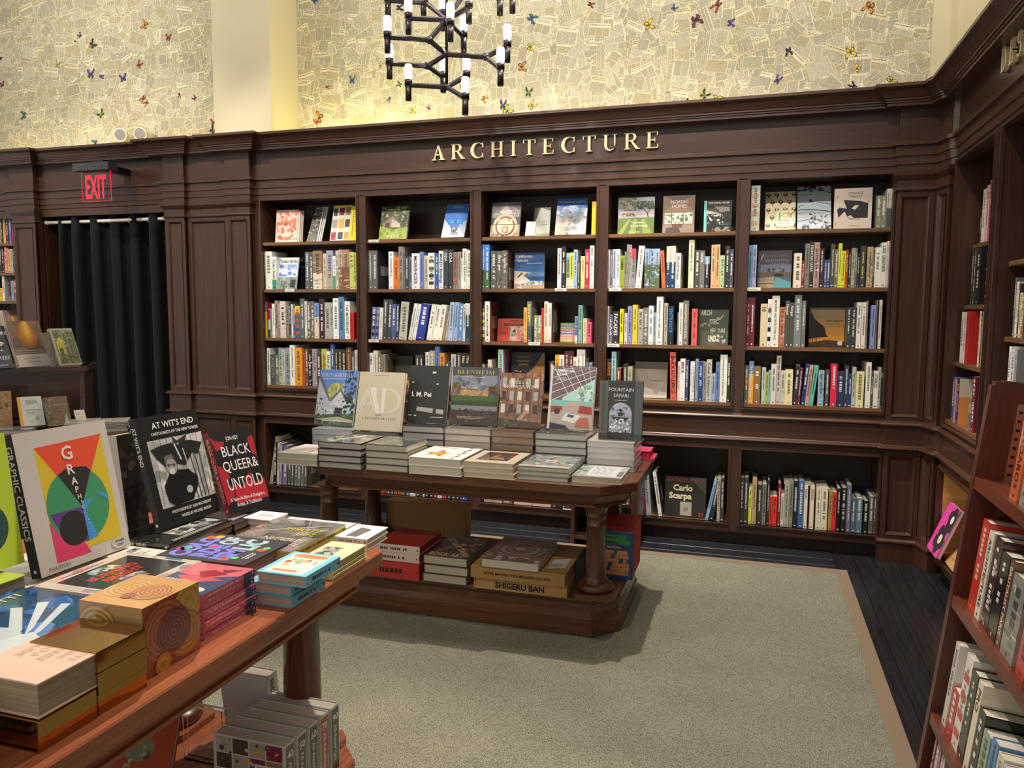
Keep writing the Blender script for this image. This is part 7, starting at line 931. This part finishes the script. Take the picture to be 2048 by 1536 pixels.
# ------------------------------------------------------------------ things on the lower platforms
def carton(name, label, x0, y0, z0, x1, y1, z1, col, text=None, tcol='302418', tsize=.03, sub=None, cat='box', bx=0, tx=None):
    b = MB(); b.box(x0, y0, z0, x1, y1, z1, hx(col)); r = tag(b.build(name, CARD), label, cat)
    b = MB(); c2 = mix(hx(col), (.05, .03, .02), .45)
    b.box(x0-.0006, y0-.0006, z1-.0035, x1+.0006, y1+.0006, z1-.0022, c2); b.build('lid_seam', CARD, r)
    if text: b = MB(); add_text(b, text, (tx or (x0+x1)/2, y0-.0008, z0+(z1-z0)*.5-tsize/2), (1, 0, 0), (0, 0, 1), tsize, hx(tcol), align='c', bold=bx, maxw=(x1-x0)*.9); b.build('lettering', CARD, r)
    return r
r = carton('book_carton', 'brown carton lettered SHIGERU BAN on the lower platform', 2.432, -1.80, .20, 2.900, -1.36, .256, 'a8824c', 'SHIGERU BAN', '241a10', .029, bx=.045)
b = MB(); add_text(b, 'TASCHEN', (2.446, -1.801, .212), (0, 0, 1), (-1, 0, 0), .006, hx('3c2c1c'), maxw=.035); b.build('lettering', CARD, r)
r = carton('book_carton', 'brown carton lettered TEN MODERN HOUSES on top of the other carton', 2.420, -1.812, .2565, 2.892, -1.34, .3135, '9c7844', 'PETER MARINO TEN MODERN HOUSES', '3c2a14', .014, bx=.03)
b = MB(); b.poly([(2.79, -1.74, .3142), (2.87, -1.70, .3142), (2.865, -1.56, .3142), (2.785, -1.60, .3142)], hx('b8b4a8'))
for k in range(14): b.poly([(2.795+.004*k, -1.715+.002*k, .3145), (2.7965+.004*k, -1.714+.002*k, .3145), (2.7955+.004*k, -1.675+.002*k, .3145), (2.794+.004*k, -1.676+.002*k, .3145)], hx('3c3834'))
b.build('address_label', CARD, r)
carton('cardboard_box', 'tan cardboard box standing at the back of the lower platform', 1.585, -1.06, .20, 2.105, -.96, .395, 'a07a48')
carton('cardboard_box', 'black flat box behind the brown cartons on the lower platform', 2.905, -1.62, .20, 2.945, -1.2, .33, '1c1a18')
carton('foam_board', 'white board edge standing behind the right front table column', 2.925, -1.15, .2, 2.945, -.95, .43, 'd8d4c8', cat='board')
carton('slipcase', 'red slipcase standing behind the blue architecture book', 2.975, -1.40, .20, 3.155, -1.14, .455, 'b82c28')
b = book(.03, .245, .175, hx('24486c'), frame((2.985, -1.425, .2005), (0, -1, 0), (1, 0, 0)), {}, front=ART['koolhaas'], label='blue book with orange brick shapes on the lower platform', pages='b8b0a0')
# far platform of the left table: slip-cased volumes, tilted books, acrylic stand
for k, (dec, c, wh) in enumerate((('40', '5c3c34', 'frontmost'), ('50', '383c38', 'second from front'), ('60', '34342c', 'middle'), ('70', 'a03c34', 'red-spined'), ('90', '343c38', 'rearmost'))):
    y = -3.575+.052*k; M = frame((2.548+.004*k, y, .2005), (0, 1, 0), (-1, 0, 0))
    v = book(.044, .195, .228, hx('ccc8c2'), M, {'blank': 1, 'plain': 1}, back=ART['collage'], label='%s chunky collage-covered volume, spine number %s, under the left table' % (wh, dec), group='numbered collage volumes', mt=GLOSS, seed=k)
    b = MB(); b.box(.004, -.0008, .0, .040, -.0003, .187, hx(c))
    add_text(b, dec, (.022, -.0012, .152), (1, 0, 0), (0, 0, 1), .020, hx('e8e4dc'), align='c', bold=.03)
    add_text(b, 'All-American', (.014, -.0012, .140), (0, 0, -1), (1, 0, 0), .015, hx('e0d8c8'), maxw=.12, bold=.02); b.build('spine_panel', GLOSS, v)
leanbook((1.955, -3.70, .225), (.55, .84, 0), (.35, -.35, .87), .03, .20, .25, 'int', 'blue and red book numbered 20 leaning on the lower platform', 'd8d0c4')
leanbook((2.03, -3.72, .205), (.93, .36, 0), (.25, -.80, .55), .024, .21, .24, 'orange', 'orange book leaning at the front of lower platform', 'b85030')
tb = empty('acrylic_stand', (2.17, -3.42, .2), 'clear acrylic display stand on the lower platform of left table', 'stand')
b = MB(); b.box(-.07, -.02, 0, .07, -.016, .17); b.box(-.07, .0, 0, .07, .004, .17); b.box(-.07, -.02, 0, .07, .06, .004); b.build('acrylic_panel', ACRYL, tb)
b = MB(); b.box(-.07, -.0215, .168, .07, -.0145, .1705, ); b.box(-.07, -.001, .168, .07, .005, .1705); b.build('bright_edge', WIRE, tb)
leanbook((2.32, -3.30, .2), (-1, .1, 0), (.05, 1, .12), .05, .18, .235, 'cottage', 'white-edged thick book behind the acrylic stand', 'c8c4bc')
# ------------------------------------------------------------------ small bookcase behind the centre table
lc = empty('bookcase', (3.0, -.09, 0), 'low dark free-standing bookcase behind the centre table', 'bookcase')
b = MB(); b.box(-.02, -.24, 0, .025, .055, .70); b.build('side_panel', WV, lc)
b = MB(); b.box(-.42, -.24, 0, -.395, .055, .70); b.build('side_panel', WV, lc)
for z in (.06, .30, .48, .70): b = MB(); b.box(-.395, -.23, z-.02, -.02, .05, z); b.build('shelf', WH, lc)
b = MB(); b.box(-.395, .04, 0, -.02, .055, .70); b.build('back_panel', WDK, lc)
k = 0
for z, cs in ((.30, ('d8d0c8', 'b8b0a8', '484c54', '8c8484', 'c8c0b8', '3c3c44', 'e0d8d0', '706868')), (.48, ('a8b0b8', '5c646c', '303438', 'b8a898', '48505c', 'd0ccc8', '889098', '2c3038'))):
    for i, c in enumerate(cs):
        k += 1; M = frame((2.74+i*.029, -.325, z+.0003), (1, 0, 0), (0, 1, 0)); book(.026, .13+.01*(i % 3), .15, hx(c), M, {}, label='%s small book, %s from left on %s shelf of the low bookcase' % (cname(c), NTH[i+1], 'middle' if z < .4 else 'upper'), group='small books in the low bookcase', seed=k)
# ------------------------------------------------------------------ shelf-edge price tags
for k, (x, z, lab) in enumerate(TAGS):
    b = MB(); b.box(-.042, -.004, -.019, .042, -.0025, .001, hx('e0dcd4')); b.box(-.042, -.0025, -.0, .042, .012, .0018, hx('d0ccc4')); b.box(-.03, -.0043, -.012, .022, -.004, -.007, hx('8c8880'))
    o = b.build('shelf_tag', PRINT); o.location = (x, -.001, z); tag(o, 'white shelf tag on the '+lab, 'tag')
# ------------------------------------------------------------------ left rack and the low table before it
rk = empty('display_rack', (-.176, -1.586, .0105), 'dark wooden stepped display rack in front of the curtain', 'rack'); YAW = math.radians(38.5); rk.rotation_euler = (0, 0, YAW)
SIDE = [(-.02, 1.2), (.34, 1.2), (.34, 0), (-.20, 0), (-.20, .83), (-.16, .87), (-.06, .90), (-.035, 1.0), (-.02, 1.15)]
for x0 in (-.015, -1.4):
    b = MB(); i = len(b.v); n = len(SIDE); b.v += [(x0, y, z) for y, z in SIDE]+[(x0+.025, y, z) for y, z in SIDE]
    b.f.append(tuple(i+k for k in range(n))); b.f.append(tuple(i+2*n-1-k for k in range(n)))
    for k in range(n): b.f.append((i+k, i+n+k, i+n+(k+1) % n, i+(k+1) % n))
    b.c = [(.5,)*3]*len(b.f); b.sm = [0]*len(b.f); b.build('side_panel', WV, rk)
for nm, q in (('ledge', (-1.42, -.045, 1.172, .03, .36, 1.20)), ('ledge', (-1.39, -.19, .86, -.005, .0, .884)), ('front_panel', (-1.39, -.012, .90, -.01, .01, 1.172)), ('front_panel', (-1.39, -.19, .0, -.01, -.17, .86)), ('back_panel', (-1.39, .32, 0, -.01, .34, 1.172)), ('ledge_moulding', (-1.40, -.03, 1.155, .012, -.01, 1.173))):
    b = MB(); b.box(*q); b.build(nm, WH, rk)
lt = empty('side_table', (-.176, -1.586, .0105), 'low dark table with magazines in front of the stepped rack', 'table'); lt.rotation_euler = (0, 0, YAW)
b = MB(); b.box(-1.1, -.86, .83, .50, -.215, .862); b.build('table_top', WH, lt)
b = MB(); b.box(-1.06, -.82, .76, .46, -.25, .83); b.build('apron', WH, lt)
for x in (-1.05, .39):
    for y in (-.81, -.31): b = MB(); b.box(x, y, 0, x+.06, y+.06, .76); b.build('leg', WV, lt)
RM = Matrix.Translation((-.176, -1.586, 0)) @ Matrix.Rotation(YAW, 4, 'Z')
for s_, (x, y, n) in enumerate(((.12, -.50, 7), (.30, -.62, 6), (-.05, -.40, 6))):
    for i in range(n):
        M = RM @ frame((x+RNG.uniform(-.006, .006), y+RNG.uniform(-.006, .006), .8625+i*.0085), (0, 0, 1), (1, 0, 0))
        c = ('3c3834', 'c8c4bc', '6c6860')[(i+s_) % 3]
        book(.008, .20, .16, hx(c), M, {'blank': 1}, front=[('r', 0, 0, 1, 1, 'b8b0a4'), ('n', 0, 0, 1, 1, '3c3834 d8d4cc 8c8880', 24, .12, i+s_)] if i == n-1 else None, label='thin magazine %s from the bottom in the %s stack on the low side table' % (NTH[i+1], ('middle', 'right', 'left')[s_]), group='magazines on the low side table', hard=False, seed=i, cat='magazine')
M = RM @ frame((-.44, -.42, .8625), (0, 0, 1), (1, 0, 0)); book(.03, .16, .24, hx('5c6c8c'), M, {'blank': 1}, front=[('r', 0, 0, 1, 1, '7c8ca8'), ('g', .1, .3, .9, .6, 'd8dce4', 1, 3)], label='slate blue book lying flat in front of the architectural styles book', mt=GLOSS)
# patterned cube box on the left table
x0, y0, z0, x1, y1, z1 = DECO
b = MB(); b.box(x0, y0, z0, x1, y1, z1, hx('a05838')); db = tag(b.build('gift_box', GLOSS), 'orange and gold cube box printed with concentric rings on left table', 'box')
def rings(mb, O, R, U, w, h, n, cs):
    cmds = []
    for u, v, r0, c1, c2, k in cs: cmds += [('c', u, v, r0*(1-i/k), c1 if i % 2 else c2) for i in range(k)]
    art(mb, cmds, O, R, U, w, h, n)
m = MB(); W1, H1, D1_ = x1-x0, z1-z0, y1-y0
m.poly([(x0, y0, z1+.0003), (x1, y0, z1+.0003), (x1, y1, z1+.0003), (x0, y1, z1+.0003)], hx('d8a870'))
rings(m, (x0, y0, z1+.0004), (1, 0, 0), (0, 1, 0), W1, D1_, (0, 0, 1), [(.3, .5, .3, 'c89c60', 'e0b880', 9), (.68, .5, .28, 'b87858', 'd8a878', 11), (.5, .3, .1, '9c6458', 'c88c70', 5)])
rings(m, (x1+.0003, y0, z0), (0, 1, 0), (0, 0, 1), D1_, H1, (1, 0, 0), [(.8, .78, .26, 'b89044', 'c8a050', 5), (.35, .55, .4, 'b86840', '9c5434', 12), (.72, .36, .3, 'b88848', 'a46c3c', 9), (.52, .5, .3, '6c3838', '8c4c44', 11), (.3, .1, .14, 'c8903c', 'b47838', 3)])
m.poly([(x0, y0-.0003, z0), (x1, y0-.0003, z0), (x1, y0-.0003, z1), (x0, y0-.0003, z1)], hx('a88458'))
rings(m, (x0, y0-.0004, z0), (1, 0, 0), (0, 0, 1), W1, H1, (0, -1, 0), [(.28, .62, .34, 'c8a860', '98743c', 10), (.62, .45, .3, 'c88848', 'b07040', 9)])
m.build('printed_pattern', GLOSS, db)
# ------------------------------------------------------------------ the smallest books become one object of kind stuff
CAMP = Vector((3.703, -5.263, 1.555))
def facearea(o):
    M = o.matrix_world; bb = [Vector(c) for c in o.bound_box]; lo = Vector([min(c[i] for c in bb) for i in range(3)]); hi = Vector([max(c[i] for c in bb) for i in range(3)])
    s = hi-lo; c = M @ ((lo+hi)/2); d = (CAMP-c); L = d.length; d.normalize(); R = M.to_3x3(); a = 0
    for i in range(3): a += abs(d.dot(R.col[i]))*s[(i+1) % 3]*s[(i+2) % 3]
    if abs(R.col[0].z) > .9 and 'topmost' not in o['label']: a = s[0]*max(s[1], s[2])
    elif abs(R.col[1].y) > .9 and o.location.y > -.1: a = s[0]*s[2]*1.15
    return a/L**2
allb = [o for o in bpy.data.objects if o.parent is None and o.type == 'MESH' and o.name.split('.')[0] == 'book']
bpy.context.view_layer.update()
allb.sort(key=facearea, reverse=True)
KEEP = 330; rest = allb[KEEP:]
def merge(objs, name, label, cat):
    v = []; f = []; cols = []; mi = []; mats = []; co = []
    for o in objs:
        for q in [o]+list(o.children_recursive):
            me = q.data; M = q.matrix_world; b0 = len(v); v += [tuple(M @ x.co) for x in me.vertices]; m = me.materials[0]
            if m not in mats: mats.append(m)
            k = mats.index(m); ca = me.color_attributes.get('Col')
            for p in me.polygons:
                f.append(tuple(b0+i for i in p.vertices)); mi.append(k); c = tuple(ca.data[p.loop_start].color) if ca else (.5, .5, .5, 1)
                for _ in p.vertices: co += c
    me = bpy.data.meshes.new(name); me.from_pydata(v, [], f)
    for m in mats: me.materials.append(m)
    me.polygons.foreach_set('material_index', mi); ca = me.color_attributes.new('Col', 'FLOAT_COLOR', 'CORNER'); ca.data.foreach_set('color', co)
    for o in objs:
        for q in list(o.children_recursive)+[o]: bpy.data.objects.remove(q)
    r = bpy.data.objects.new(name, me); COL.objects.link(r); return tag(r, label, cat, None, 'stuff')
if rest: merge(rest, 'small_books', 'the remaining small book spines filling the shelves and stacks', 'books')
